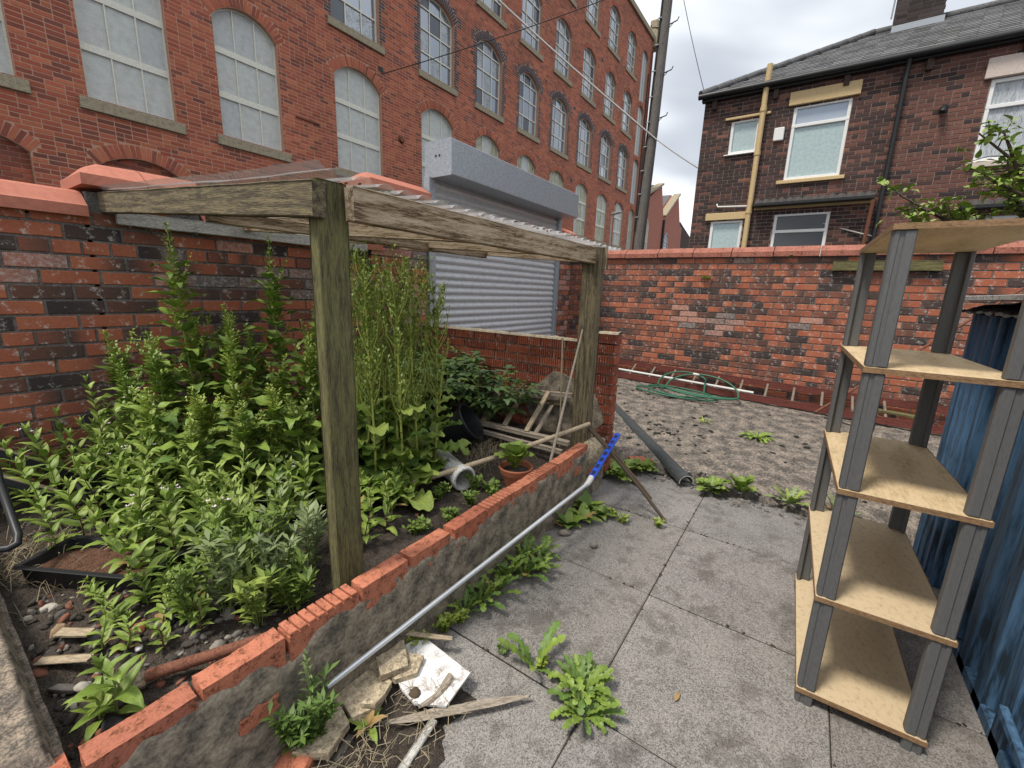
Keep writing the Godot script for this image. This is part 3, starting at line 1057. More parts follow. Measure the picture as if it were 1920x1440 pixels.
func build_ground() -> void:
	gn = FastNoiseLite.new()
	gn.seed = 3
	gn.frequency = 1.0
	gn.fractal_octaves = 4
	var g := func(s: float, t: float) -> Vector3:
		return W((s - 0.5) * 1600.0, -0.06, (t - 0.5) * 1600.0)
	setting("ground", sheet(8, 8, g), M.asphalt)
	# paving slabs on an earth bed
	var pav := Node3D.new()
	pav.name = "paving"
	pav.set_meta("kind", "structure")
	add_child(pav)
	var st := new_st()
	bx(st, at(W(0.2, -0.02, 1.2)), Vector3(3.4, 0.036, 5.0))
	put("bedding", st.commit(), M.joint_earth, pav)
	var slab := box_mesh(Vector3(0.6945, 0.05, 0.7155), 0.004)
	for i in range(-1, 3):
		for j in range(-4, 3):
			var v := -0.436 + 0.697 * (i + 0.5)
			var u := 1.152 + 0.72 * (j + 0.5)
			put("slab", slab, M[["paving", "paving_b", "paving_c", "paving_d"][rng.randi() % 4]], pav, Transform3D(Basis(Vector3(R(-0.004, 0.004), 1, R(-0.004, 0.004)).normalized(), R(-0.002, 0.002)), W(v, -0.0225 + R(-0.0025, 0.0025), u)))
	# the raised, weathered concrete at the back
	var edge := func(v: float) -> float:
		return 3.24 + 0.10 * gn.get_noise_2d(v * 1.3, 2.0) + 0.05 * gn.get_noise_2d(v * 5.0, 9.0) + (0.12 if v < -0.45 else 0.0)
	var padf := func(s: float, t: float) -> Vector3:
		var v := lerpf(-3.1, 4.4, s)
		var e: float = edge.call(v)
		var u: float = lerpf(e, 6.04, t)
		var y := pad_y(v, u) + 0.012 * gn.get_noise_2d(v * 2.0, u * 2.0) + 0.008 * gn.get_noise_2d(v * 9.0, u * 9.0)
		if t < 0.02:
			y = -0.02
			u -= 0.02
		elif t < 0.035:
			y -= 0.012
		return W(v, y, u)
	setting("concrete_pad", sheet(220, 90, padf), M.old_concrete)
	# moss cushions on it
	var mossb := new_st()
	lathe(mossb, Transform3D.IDENTITY, [Vector2(0.0, 1.0), Vector2(0.5, 0.86), Vector2(0.85, 0.5), Vector2(1.0, 0.0)], 8)
	var mm := mossb.commit()
	var xfs := []
	for i in 230:
		var v := R(-2.0, 0.6)
		var u := R(3.5, 5.7)
		if i < 60:
			v = -1.05 + rng.randfn() * 0.22
			u = 4.15 + rng.randfn() * 0.22
		elif i < 110:
			v = -1.5 + rng.randfn() * 0.3
			u = 5.2 + rng.randfn() * 0.35
		elif gn.get_noise_2d(v * 1.5 + 40, u * 1.5) < 0.02:
			continue
		u = clampf(u, 3.4, 5.8)
		var s := R(0.005, 0.019) * (1.6 if R(0, 1) < 0.10 else 1.0)
		xfs.append(Transform3D(Basis(Vector3.UP, R(0, 6)) * Basis.from_scale(Vector3(s * R(1.0, 1.8), s * 0.4, s)), W(v, pad_y(v, u) + 0.002, u)))
	var mo := stuffed("moss", mm, M.moss, self, xfs)
	tag(mo, "small dark moss cushions dotted over the rough concrete", "moss")
	# loose crumbs along the broken edge
	var crumbs := []
	var cc := []
	for i in 260:
		var v := R(-1.0, 1.0)
		var u: float = edge.call(v) + R(-0.14, 0.06)
		var s := R(0.004, 0.016)
		crumbs.append(Transform3D(Basis(Vector3(R(-1, 1), 1, R(-1, 1)).normalized(), R(0, 6)) * Basis.from_scale(Vector3(s * R(0.8, 1.6), s * 0.7, s)), W(v, (0.003 if u < edge.call(v) else pad_y(v, u)) + s * 0.2, u)))
		var t := R(0.08, 0.3)
		cc.append(Color(t, t * 0.92, t * 0.85))
	# earth and moss crumbs lodged in the paving joints
	for i in 420:
		var s := R(0.0025, 0.007)
		var v := R(-1.05, 0.75)
		var u := R(0.4, 3.2)
		if i % 2 == 0:
			v = -0.436 + 0.697 * (rng.randi() % 3 - 0) + R(-0.008, 0.008)
		else:
			u = 1.152 + 0.72 * (rng.randi() % 3) + R(-0.008, 0.008)
		if gn.get_noise_2d(v * 3.0, u * 3.0) < -0.05:
			continue
		crumbs.append(Transform3D(Basis(Vector3.UP, R(0, 6)) * Basis.from_scale(Vector3(s * R(0.8, 1.8), s * 0.6, s)), W(v, 0.002, u)))
		cc.append(Color(0.05, 0.042, 0.03) * R(0.6, 1.6))
	var cr := stuffed("crumbs", pebble_shape(2), M.stones, self, crumbs, cc)
	tag(cr, "loose crumbs of broken concrete along the edge of the paving", "rubble")

func pebble_shape(sd: int) -> ArrayMesh:
	var n := FastNoiseLite.new()
	n.seed = sd
	n.frequency = 0.8
	var sp := SphereMesh.new()
	sp.radius = 1.0
	sp.height = 2.0
	sp.radial_segments = 9
	sp.rings = 5
	var st := SurfaceTool.new()
	var arr := sp.get_mesh_arrays()
	var vs: PackedVector3Array = arr[Mesh.ARRAY_VERTEX]
	var idx: PackedInt32Array = arr[Mesh.ARRAY_INDEX]
	st.begin(Mesh.PRIMITIVE_TRIANGLES)
	st.set_color(Color.WHITE)
	for i in range(0, idx.size(), 3):
		var p := []
		for k in 3:
			var q := vs[idx[i + k]]
			q *= 1.0 + 0.35 * n.get_noise_3dv(q * 1.7)
			p.append(q)
		var nn: Vector3 = (p[0] + p[1] + p[2]).normalized()
		var fl: Vector3 = (p[1] - p[0]).cross(p[2] - p[0])
		if fl.length_squared() < 1e-9:
			continue
		fl = fl.normalized()
		if fl.dot(nn) < 0:
			fl = -fl
		tri(st, p[0], p[1], p[2], (fl * 0.6 + p[0].normalized() * 0.4).normalized(), (fl * 0.6 + p[1].normalized() * 0.4).normalized(), (fl * 0.6 + p[2].normalized() * 0.4).normalized())
	return st.commit()

func soil_y(v: float, u: float) -> float:
	return 0.285 + 0.03 * gn.get_noise_2d(v * 1.2 + 9.0, u * 1.2) + 0.02 * gn.get_noise_2d(v * 5.0, u * 5.0 + 3.0) + 0.035 * smoothstep(-1.6, -2.6, v)

func build_bed() -> void:
	var f := func(s: float, t: float) -> Vector3:
		var v := lerpf(-3.125, -1.165, s)
		var u := lerpf(0.0, 2.955, t)
		return W(v, soil_y(v, u) + 0.008 * gn.get_noise_2d(v * 22.0, u * 22.0), u)
	setting("soil_bed", sheet(120, 170, f), M.soil)
	# front wall of the bed: ragged render, capped with bricks on edge
	var wall := thing("planter_wall", "low rendered planter wall capped with orange bricks on edge", "wall", W(-1.10, 0, 0))
	var face := func(s: float, t: float) -> Vector3:
		var u := lerpf(-0.75, 2.86, s)
		var top := 0.374 + 0.020 * gn.get_noise_2d(u * 7.0, 50.0) + 0.012 * gn.get_noise_2d(u * 25.0, 60.0)
		if u > 0.44 and u < 0.60:
			top -= 0.05 * sin((u - 0.44) / 0.16 * PI)
		var y: float
		var off := 0.006 * gn.get_noise_2d(u * 3.0, t * 2.0) + 0.004 * gn.get_noise_2d(u * 14.0, t * 7.0)
		if t < 0.88:
			y = t / 0.88 * top
			off += 0.006 * (1.0 - t)
		else:
			y = top
			off -= (t - 0.88) / 0.12 * 0.05
		return W(0.0 + off, y - 0.01, u)
	put("render", sheet(240, 22, face), M.render_coat, wall)
	var st := new_st()
	bx(st, at(W(-0.052, 0.16, 1.055)), Vector3(0.075, 0.34, 3.58))
	put("core", st.commit(), M.render_coat, wall)
	# bricks showing where the render has dropped off
	for b in [[0.42, 0.225, 0.11], [2.62, 0.20, 0.10], [2.40, 0.27, 0.09]]:
		var eb := new_st()
		extrude(eb, PackedVector2Array([Vector2(-b[2] * 0.5, -0.020), Vector2(-b[2] * 0.32, -0.030), Vector2(-b[2] * 0.05, -0.024), Vector2(b[2] * 0.2, -0.031), Vector2(b[2] * 0.5, -0.018), Vector2(b[2] * 0.42, 0.004), Vector2(b[2] * 0.5, 0.022), Vector2(b[2] * 0.22, 0.016), Vector2(0.0, 0.030), Vector2(-b[2] * 0.22, 0.014), Vector2(-b[2] * 0.44, 0.018)]), Transform3D(Basis(Vector3.UP, PI / 2), W(0.0085, b[1], b[0])), 0.02)
		put("exposed_brick", eb.commit(), M.red_cap, wall)
	var plain := box_mesh(Vector3(0.066, 0.098, 1.0), 0.0)
	var caps := [[-0.42, -0.20, 0], [-0.19, 0.075, 0], [0.09, 0.293, 0], [0.302, 0.512, 0], [0.522, 0.757, 1], [0.768, 0.97, 0], [0.985, 1.202, 0], [1.222, 1.448, 0], [1.456, 1.682, 1], [1.692, 1.905, 0], [1.912, 2.125, 1], [2.135, 2.35, 0], [2.36, 2.57, 0]]
	for c in caps:
		var L: float = c[1] - c[0]
		var y := 0.3525 + R(-0.006, 0.006)
		var xf := Transform3D(Basis(Vector3.UP, R(-0.02, 0.02)) * Basis(Vector3.RIGHT, R(-0.01, 0.01)), W(-0.036 + R(-0.006, 0.006), y, (c[0] + c[1]) * 0.5))
		if c[2] == 0:
			put("cap_brick", rough_box(Vector3(0.067, 0.098, L), 0.0026, rng.randi() % 1000, Vector3i(4, 5, 12)), M[["red_cap", "red_cap_b", "red_cap_c", "red_cap_d"][rng.randi() % 4]], wall, xf)
		else:
			var s2 := new_st()
			bx(s2, at(Vector3(0, -0.006, 0)), Vector3(0.067, 0.086, L))
			var n := 8
			for i in n:
				bx(s2, at(Vector3(0, 0.0425, (i + 0.5 - n * 0.5) * L / n)), Vector3(0.067, 0.013, L / n - 0.006), 0.002)
			put("cap_brick", s2.commit(), M[["red_cap", "red_cap_d"][rng.randi() % 2]], wall, xf).set_meta("label", "ribbed orange brick on edge")
	# broken lump of render at its far end
	var lump := put("render_lump", pebble_shape(8), M.broken_concrete, wall, Transform3D(Basis.from_scale(Vector3(0.075, 0.10, 0.17)), W(-0.035, 0.30, 2.70)))
	lump.set_meta("label", "broken pale lump of render")
	# end wall with a concrete top, nearest the camera
	var endw := thing("end_wall", "rough concrete topped wall closing the near end of the bed", "wall", W(-2.2, 0, -0.12))
	st = new_st()
	bx(st, at(Vector3(0, 0.19, 0.01)), Vector3(2.0, 0.40, 0.34))
	put("brick_base", st.commit(), M.render_coat, endw)
	var tf := func(s: float, t: float) -> Vector3:
		var x := lerpf(-1.0, 1.06, s)
		var e := clampf(t, 0.0, 1.0)
		var z := lerpf(0.24, -0.195, e) + 0.003 * gn.get_noise_2d(x * 6.0, 4.0)
		var y := 0.448 + 0.002 * gn.get_noise_2d(x * 4.0, z * 4.0)
		if t < 0.03 or t > 0.97 or s > 0.985:
			y = 0.375
		return Vector3(x, y, z)
	put("concrete_top", sheet(60, 34, tf), M.pale_concrete, endw)
	put("end_brick", box_mesh(Vector3(0.22, 0.075, 0.10), 0.004), M.red_cap, endw, Transform3D(Basis(Vector3.UP, 0.06), Vector3(1.005, 0.335, -0.14)))
	# stones and lumps in the soil
	var xfs := []
	var cols := []
	for i in 900:
		var u := R(0.1, 2.9)
		var v := R(-3.0, -1.2)
		if i < 520:
			u = R(0.09, 0.62)
			v = R(-2.1, -1.2)
		var s := R(0.004, 0.013) * (2.0 if R(0, 1) < 0.07 and u < 0.7 else 1.0)
		xfs.append(Transform3D(Basis(Vector3(R(-1, 1), 1, R(-1, 1)).normalized(), R(0, 6)) * Basis.from_scale(Vector3(s * R(0.9, 1.7), s * R(0.5, 0.9), s)), W(v, soil_y(v, u) + s * 0.3, u)))
		var k := rng.randi() % 10
		var c := Color(0.07, 0.06, 0.05)
		if k == 1:
			c = Color(0.20, 0.18, 0.16)
		elif k == 2:
			c = Color(0.26, 0.11, 0.07)
		elif k == 3:
			c = Color(0.30, 0.27, 0.23)
		elif k == 4:
			c = Color(0.13, 0.12, 0.115)
		cols.append(c)
	var gr := stuffed("gravel", pebble_shape(4), M.stones, self, xfs, cols)
	tag(gr, "mixed gravel and soil lumps scattered on the dark bed", "gravel")

func build_shutter() -> void:
	var t := thing("roller_shutter", "galvanised steel roller shutter closed between two brick piers", "shutter", W(-3.13, 0, 3.14))
	# x = depth towards the yard, z = -u
	var st := new_st()
	bx(st, at(Vector3(0.125, 2.552, -1.235)), Vector3(0.33, 0.302, 2.55), 0.006)
	put("hood", st.commit(), M.galvanised, t)
	# end plate edge and its bolts
	put("end_plate", box_mesh(Vector3(0.335, 0.31, 0.004), 0.0), M.galvanised, t, at(Vector3(0.125, 2.552, 0.044)))
	for b in [[0.10, 2.575], [0.145, 2.575]]:
		st = new_st()
		lathe(st, Transform3D(Basis(Vector3.RIGHT, PI / 2), Vector3(b[0], b[1], 0.044)), [Vector2(0.011, 0), Vector2(0.010, 0.006), Vector2(0.0, 0.007)], 10)
		put("bolt", st.commit(), M.dark_iron, t)
	for s in [0.03, -2.49]:
		st = new_st()
		bx(st, at(Vector3(0.0, 1.2, s)), Vector3(0.075, 2.42, 0.085), 0.004)
		put("guide_rail", st.commit(), M.galvanised, t)
	# slats: each curved and lapped over the one below
	var prof := []
	var pitch := 0.0765
	for i in 7:
		var a := float(i) / 6.0
		prof.append(Vector2(0.020 * sin(a * PI) + 0.002, -pitch * 0.5 + 0.012 + a * (pitch - 0.014)))
	st = new_st()
	for i in prof.size() - 1:
		var p: Vector2 = prof[i]
		var q: Vector2 = prof[i + 1]
		var d := (q - p).normalized()
		var n := Vector3(d.y, -d.x, 0)
		var n2 := n
		tri(st, Vector3(p.x, p.y, 1.22), Vector3(p.x, p.y, -1.22), Vector3(q.x, q.y, -1.22), n, n, n2)
		tri(st, Vector3(p.x, p.y, 1.22), Vector3(q.x, q.y, -1.22), Vector3(q.x, q.y, 1.22), n, n2, n2)
	bx(st, at(Vector3(-0.004, -pitch * 0.5 + 0.003, 0)), Vector3(0.014, 0.010, 2.44))
	bx(st, at(Vector3(-0.006, 0, 0)), Vector3(0.004, pitch, 2.44))
	var slat := st.commit()
	for i in 32:
		put("slat", slat, M.shutter_paint, t, at(Vector3(-0.018, 0.06 + i * pitch, -1.23)))
	put("bottom_rail", box_mesh(Vector3(0.05, 0.06, 2.44), 0.004), M.shutter_paint, t, at(Vector3(-0.015, 0.0, -1.23)))
	for s in [0.01, -2.47]:
		st = new_st()
		lathe(st, Transform3D(Basis(Vector3(0, 0, 1), -PI / 2), Vector3(0.035, 1.16, s)), [Vector2(0.021, 0), Vector2(0.021, 0.03), Vector2(0.016, 0.038), Vector2(0, 0.038)], 12)
		put("bullet_lock", st.commit(), M.galvanised, t)

# ---------------------------------------------------------------- mill and house facades
func arc_half(o: Dictionary, y: float, extra: float) -> float:
	# half width of the arched head at height y, its ring widened by extra
	var a: float = o.w * 0.5
	var r: float = o.rise
	var rad := (a * a + r * r) / (2.0 * r)
	var cy: float = o.spring + r - rad
	var q := (rad + extra) * (rad + extra) - (y - cy) * (y - cy)
	return sqrt(q) if q > 0.0 else 0.0

func ring_lean(o: Dictionary) -> float:
	var a: float = o.w * 0.5
	var rad: float = (a * a + o.rise * o.rise) / (2.0 * o.rise)
	var th := asin(minf(a / rad, 1.0))
	return tan(th)

func arc_y(o: Dictionary, x: float) -> float:
	if o.rise <= 0.001:
		return o.spring
	var a: float = o.w * 0.5
	var rad: float = (a * a + o.rise * o.rise) / (2.0 * o.rise)
	var cy: float = o.spring + o.rise - rad
	return cy + sqrt(maxf(rad * rad - x * x, 0.0))

func wall_cell(st: SurfaceTool, x0: float, x1: float, y0: float, y1: float, o, z: float, deep: float) -> void:
	var N := Vector3(0, 0, 1)
	if o == null:
		quad(st, Vector3(x0, y0, z), Vector3(x1, y0, z), Vector3(x1, y1, z), Vector3(x0, y1, z), N)
		return
	var l: float = o.c - o.w * 0.5
	var r: float = o.c + o.w * 0.5
	quad(st, Vector3(x0, y0, z), Vector3(l, y0, z), Vector3(l, y1, z), Vector3(x0, y1, z), N)
	quad(st, Vector3(r, y0, z), Vector3(x1, y0, z), Vector3(x1, y1, z), Vector3(r, y1, z), N)
	quad(st, Vector3(l, y0, z), Vector3(r, y0, z), Vector3(r, o.b, z), Vector3(l, o.b, z), N)
	var k := 12
	for i in k:
		var xa: float = l + o.w * i / k
		var xb: float = l + o.w * (i + 1) / k
		var ya := arc_y(o, xa - o.c)
		var yb := arc_y(o, xb - o.c)
		quad(st, Vector3(xa, ya, z), Vector3(xb, yb, z), Vector3(xb, y1, z), Vector3(xa, y1, z), N)
		quad(st, Vector3(xa, ya, z), Vector3(xb, yb, z), Vector3(xb, yb, z - deep), Vector3(xa, ya, z - deep), Vector3(0, -1, 0))
	quad(st, Vector3(l, o.b, z), Vector3(l, o.spring, z), Vector3(l, o.spring, z - deep), Vector3(l, o.b, z - deep), Vector3(1, 0, 0))
	quad(st, Vector3(r, o.b, z), Vector3(r, o.spring, z), Vector3(r, o.spring, z - deep), Vector3(r, o.b, z - deep), Vector3(-1, 0, 0))
	quad(st, Vector3(l, o.b, z), Vector3(r, o.b, z), Vector3(r, o.b, z - deep), Vector3(l, o.b, z - deep), Vector3(0, 1, 0))

func pane_shape(o: Dictionary, xa: float, xb: float, ya: float, yb: float) -> ArrayMesh:
	var st := new_st()
	var k := 4
	var n := Vector3(0, 0, 1)
	for i in k:
		var p := lerpf(xa, xb, float(i) / k)
		var q := lerpf(xa, xb, float(i + 1) / k)
		var tp := minf(yb, arc_y(o, p))
		var tq := minf(yb, arc_y(o, q))
		if tp <= ya or tq <= ya:
			continue
		quad(st, Vector3(p, ya, 0), Vector3(q, ya, 0), Vector3(q, tq, 0), Vector3(p, tp, 0), n)
	return st.commit()

func arched_window(parent: Node3D, base: Transform3D, o: Dictionary, cols: int, rows: Array, bar: float, frame_m: Material, panes: Array, depth: float, hbar := -1.0) -> void:
	# window > pane; the frame and bars are the window's own mesh; lengths relative to the opening's centre line
	if hbar < 0:
		hbar = bar
	var st := new_st()
	var a: float = o.w * 0.5
	var z := -depth
	var loc := {"w": o.w, "spring": o.spring, "rise": o.rise}
	for s in [-1.0, 1.0]:
		bx(st, at(Vector3(s * (a - bar * 0.5), (o.b + o.spring) * 0.5, z)), Vector3(bar, o.spring - o.b, 0.05))
	bx(st, at(Vector3(0, o.b + bar * 0.5, z)), Vector3(o.w, bar, 0.052))
	var k := 12
	for i in k:
		var xa: float = -a + o.w * i / k
		var xb: float = -a + o.w * (i + 1) / k
		var A := Vector3(xa, arc_y(loc, xa), z + 0.025)
		var B := Vector3(xb, arc_y(loc, xb), z + 0.025)
		var dn := Vector3(0, -bar, 0)
		quad(st, A, B, B + dn, A + dn, Vector3(0, 0, 1))
		quad(st, A + dn, B + dn, B + dn - Vector3(0, 0, 0.05), A + dn - Vector3(0, 0, 0.05), Vector3(0, -1, 0))
	var xs := []
	for i in cols + 1:
		xs.append(-a + o.w * i / cols)
	for i in range(1, cols):
		var top := arc_y(loc, xs[i])
		bx(st, at(Vector3(xs[i], (o.b + top) * 0.5, z)), Vector3(bar * 0.7, top - o.b, 0.044))
	for y in rows:
		var half := a
		if y > o.spring:
			half = arc_half({"w": o.w, "spring": o.spring, "rise": o.rise}, y, 0.0)
		bx(st, at(Vector3(0, y, z + 0.004)), Vector3(half * 2.0, hbar, 0.046))
	var win := put("window", st.commit(), frame_m, parent, base * at(Vector3(o.c, 0, 0)))
	var ys := [o.b] + rows + [o.spring + o.rise + 0.01]
	for i in cols:
		for j in ys.size() - 1:
			var m := pane_shape(loc, xs[i], xs[i + 1], ys[j], ys[j + 1])
			if m.get_surface_count() == 0:
				continue
			var mid := Vector3((xs[i] + xs[i + 1]) * 0.5, (ys[j] + ys[j + 1]) * 0.5, 0)
			var lean := Basis(Vector3(R(-1, 1), R(-1, 1), 0).normalized(), R(0, 0.012))
			put("pane", m, panes[rng.randi() % panes.size()], win, Transform3D(lean, mid - lean * mid + Vector3(0, 0, z - 0.006)))

func build_mill() -> void:
	var mill := thing("brick_mill", "huge red brick mill with rows of arched windows beyond the yard wall", "building", W(-11.0, 0, 0))
	var base := Transform3D(Basis(Vector3.UP, PI / 2), Vector3.ZERO)
	var x_end := 31.2
	var y_top := 17.45
	var bays := [[-1.2, 1.3], [1.15, 1.3], [3.29, 1.3], [5.44, 1.32], [8.30, 1.48], [11.35, 1.50], [14.05, 1.50], [16.75, 1.50], [19.45, 1.50], [22.2, 1.50], [24.95, 1.50], [27.65, 1.50]]
	var rows := [{"b": 1.6, "spring": 3.36, "rise": 0.24, "y0": 0.0, "y1": 3.98}, {"b": 4.44, "spring": 6.72, "rise": 0.34, "y0": 3.98, "y1": 7.45}, {"b": 7.93, "spring": 9.80, "rise": 0.36, "y0": 7.45, "y1": 10.7}, {"b": 11.12, "spring": 12.96, "rise": 0.36, "y0": 10.7, "y1": 13.9}, {"b": 14.36, "spring": 16.08, "rise": 0.36, "y0": 13.9, "y1": 17.45}]
	var tall := [{"b": 4.2, "spring": 6.72, "rise": 0.34, "y0": 0.0, "y1": 7.2}, {"b": 7.35, "spring": 9.85, "rise": 0.28, "y0": 7.2, "y1": 10.25}, {"b": 10.35, "spring": 13.05, "rise": 0.28, "y0": 10.25, "y1": 13.4}, {"b": 13.5, "spring": 16.15, "rise": 0.28, "y0": 13.4, "y1": 17.45}]
	var ops := []
	var st := new_st()
	var xs := [-3.0]
	for i in bays.size() - 1:
		xs.append((bays[i][0] + bays[i + 1][0]) * 0.5)
	xs.append(29.0)
	xs.append(x_end)
	for i in bays.size():
		for j in rows.size():
			var o: Dictionary = rows[j].duplicate()
			o.c = bays[i][0]
			o.w = bays[i][1]
			o.row = j
			o.bay = i
			ops.append(o)
			wall_cell(st, xs[i], xs[i + 1], o.y0, o.y1, o, -0.004, 0.24)
	for j in tall.size():
		var o: Dictionary = tall[j].duplicate()
		o.c = 29.95
		o.w = 1.15
		o.row = 10 + j
		o.bay = 20
		ops.append(o)
		wall_cell(st, 29.0, x_end, o.y0, o.y1, o, -0.004, 0.2)
	put("mortar_face", st.commit(), M.mortar_pink, mill, base)
	st = new_st()
	bx(st, at(Vector3(14.1, y_top * 0.5 - 0.2, -6.3)), Vector3(34.1, y_top, 12.0))
	put("core", st.commit(), M.annex_brick, mill, base)
	# bricks
	var r1 := Color(0.44, 0.128, 0.075)
	var r2 := Color(0.37, 0.102, 0.062)
	var r3 := Color(0.49, 0.158, 0.085)
	var r4 := Color(0.27, 0.084, 0.058)
	var r5 := Color(0.18, 0.078, 0.065)
	var blue := Color(0.075, 0.070, 0.082)
	var pal := palette([[r1, r1, 0.0, 0.5], [r2, r2, 0.0, 0.5], [r3, r3, 0.0, 0.5], [r4, r4, 0.0, 0.5], [r5, r4, 0.0, 0.5], [blue, blue * 1.15, 0.0, 0.5]])
	var bricks := []
	var course := 0.0785
	var n := int(y_top / course)
	for r in range(18, n):
		var y := (r + 0.5) * course
		var holes := []
		for o in ops:
			if y < o.b or y > o.spring + o.rise + 0.26:
				continue
			var h: float = o.w * 0.5
			if y > o.spring - 0.03:
				h = minf(arc_half(o, y, 0.245), h + maxf(y - o.spring, 0.0) * ring_lean(o) + 0.02)
			if h > 0.02:
				holes.append([o.c - h, o.c + h, o.row])
		var x := -3.0 - fposmod(r * 0.119, 0.238)
		while x < x_end:
			var step := 0.238
			if R(0, 1) < 0.12:
				step = 0.119
			for p in cuts(maxf(x, -3.0), minf(x + step, x_end), holes):
				var mid: float = (p[0] + p[1]) * 0.5
				var kind: int = [0, 0, 1, 1, 2, 0, 3, 1, 4, 2][rng.randi() % 10]
				for h in holes:
					if h[2] == 2 and mid > h[0] - 0.19 and mid < h[1] + 0.19:
						kind = 5
				bricks.append([mid, y, p[1] - p[0] - 0.015, 0.0625, kind, R(-0.0015, 0.0015), false])
			x += step
	# rings of bricks over the openings
	for o in ops:
		if o.row == 0 and o.bay > 3:
			continue
		var a: float = o.w * 0.5
		var rad: float = (a * a + o.rise * o.rise) / (2.0 * o.rise)
		var th := asin(minf(a / rad, 1.0))
		var cnt := int(2.0 * th * (rad + 0.12) / 0.0785)
		for i in cnt:
			var t := -th + 2.0 * th * (i + 0.5) / cnt
			bricks.append([o.c + sin(t) * (rad + 0.12), o.spring + o.rise - rad + cos(t) * (rad + 0.12), 0.0655, 0.226, 5 if o.row == 2 else [0, 2, 1, 0, 2, 3][rng.randi() % 6], 0.001, false, -t])
	lay_mill(mill, base, bricks, pal)
	# windows, sills
	var boards := [M.board_pane, M.board_pane, M.board_pane_b]
	for o in ops:
		if o.row == 0:
			# bricked-up arches
			if o.bay >= 1 and o.bay <= 4:
				var fill := []
				for r in 30:
					var y: float = o.spring - 1.2 + (r + 0.5) * course
					if y > o.spring + o.rise:
						break
					var h: float = o.w * 0.5 if y < o.spring else arc_half(o, y, 0.0)
					var x: float = -fposmod(r * 0.119, 0.238) - o.w * 0.5
					while x < o.w * 0.5:
						for p in cuts(maxf(x, -h), minf(x + 0.238, h), []):
							if p[1] - p[0] > 0.03:
								fill.append([o.c + (p[0] + p[1]) * 0.5, y, p[1] - p[0] - 0.012, 0.0655, [0, 1, 3, 3, 4][rng.randi() % 5], -0.12, false])
						x += 0.238
				var xf := []
				var cl := []
				for b in fill:
					xf.append(base * Transform3D(Basis.from_scale(Vector3(b[2], b[3], 0.06)), Vector3(b[0], b[1], b[5])))
					cl.append((pal[1][b[4]] as Color) * R(0.85, 1.05))
				stuffed("infill_brickwork", pal[0][pal[0].size() - 1], M.far_brick, mill, xf, cl)
				put("infill_mortar", box_mesh(Vector3(o.w, 2.0, 0.03), 0.0), M.mortar_pink, mill, base * at(Vector3(o.c, o.spring - 0.7, -0.145)))
			continue
		if o.row == 1:
			var hh: float = o.spring + o.rise - o.b
			arched_window(mill, base, o, 3, [o.b + hh * 0.33, o.b + hh * 0.655], 0.028, M.peeling_bar, boards if o.bay < 6 else [M.board_pane, M.board_yellow, M.board_yellow], 0.13, 0.115)
		elif o.row >= 10:
			arched_window(mill, base, o, 3, [], 0.035, M.grey_bar, boards if o.row > 10 else [M.board_yellow], 0.14)
		else:
			var hh2: float = o.spring + o.rise - o.b
			arched_window(mill, base, o, 3, [o.b + hh2 * 0.25, o.b + hh2 * 0.5, o.b + hh2 * 0.75] if o.row > 2 else [o.b + hh2 * 0.28, o.b + hh2 * 0.56, o.b + hh2 * 0.82], 0.04, M.cream_bar, [M.glass_mill, M.glass_mill, M.glass_mill, M.glass_mill_b, M.glass_mill_b, M.glass_mill_c], 0.15)
		if o.row < 10:
			put("sill", box_mesh(Vector3(o.w + 0.26, 0.19, 0.2), 0.008), M.stone_sill, mill, base * at(Vector3(o.c, o.b - 0.095, -0.04)))
	# parapet, corbel at the corner, downpipe, vents
	put("parapet_coping", box_mesh(Vector3(34.3, 0.3, 0.5), 0.02), M.stone_sill, mill, base * at(Vector3(14.1, y_top + 0.14, -0.13)))
	put("corner_corbel", box_mesh(Vector3(0.7, 1.15, 0.55), 0.03), M.stone_sill, mill, base * at(Vector3(31.35, y_top + 0.2, 0.0)))
	put("corner_cap", box_mesh(Vector3(0.5, 0.5, 0.5), 0.06), M.stone_sill, mill, base * at(Vector3(31.3, y_top + 1.0, -0.05)))
	put("downpipe", tube_mesh([Vector3(30.9, 3.0, 0.09), Vector3(30.9, y_top - 0.6, 0.09)], [0.055], 8), M.rust, mill, base)
	put("conduit", tube_mesh([Vector3(30.62, 4.0, 0.05), Vector3(30.62, 15.4, 0.05)], [0.03], 6), M.dark_iron, mill, base)
	for v in [[9.05, 7.36, 0.16, 0.12], [13.0, 9.4, 0.1, 0.1], [20.8, 10.2, 0.14, 0.14], [23.6, 13.4, 0.16, 0.16], [18.0, 10.35, 0.09, 0.09], [20.9, 6.95, 0.16, 0.2]]:
		put("vent_hole", box_mesh(Vector3(v[2], v[3], 0.02), 0.0), M.dark_iron, mill, base * at(Vector3(v[0], v[1], 0.002)))
	put("wall_tie_plate", tube_mesh([Vector3(9.75, 5.75, 0.0), Vector3(9.75, 5.75, 0.05)], [0.12, 0.07], 12), M.rust, mill, base)
	put("rusty_bracket", box_mesh(Vector3(0.62, 0.035, 0.03), 0.0), M.rust, mill, base * at(Vector3(6.75, 5.35, 0.016)))

func lay_mill(mill: Node3D, base: Transform3D, bricks: Array, pal: Array) -> void:
	var flat := []
	var turned_x := []
	var turned_c := []
	for b in bricks:
		if b.size() > 7:
			turned_x.append(base * Transform3D(Basis(Vector3(0, 0, 1), b[7]) * Basis.from_scale(Vector3(b[2], b[3], 0.06)), Vector3(b[0], b[1], b[5])))
			turned_c.append((pal[1][b[4]] as Color) * R(0.85, 1.1))
		else:
			flat.append(b)
	lay(mill, base, flat, pal[0], pal[1], M.far_brick, M.far_brick, 300, 0.06, M.far_brick)
	stuffed("arch_brickwork", pal[0][pal[0].size() - 1], M.far_brick, mill, turned_x, turned_c)

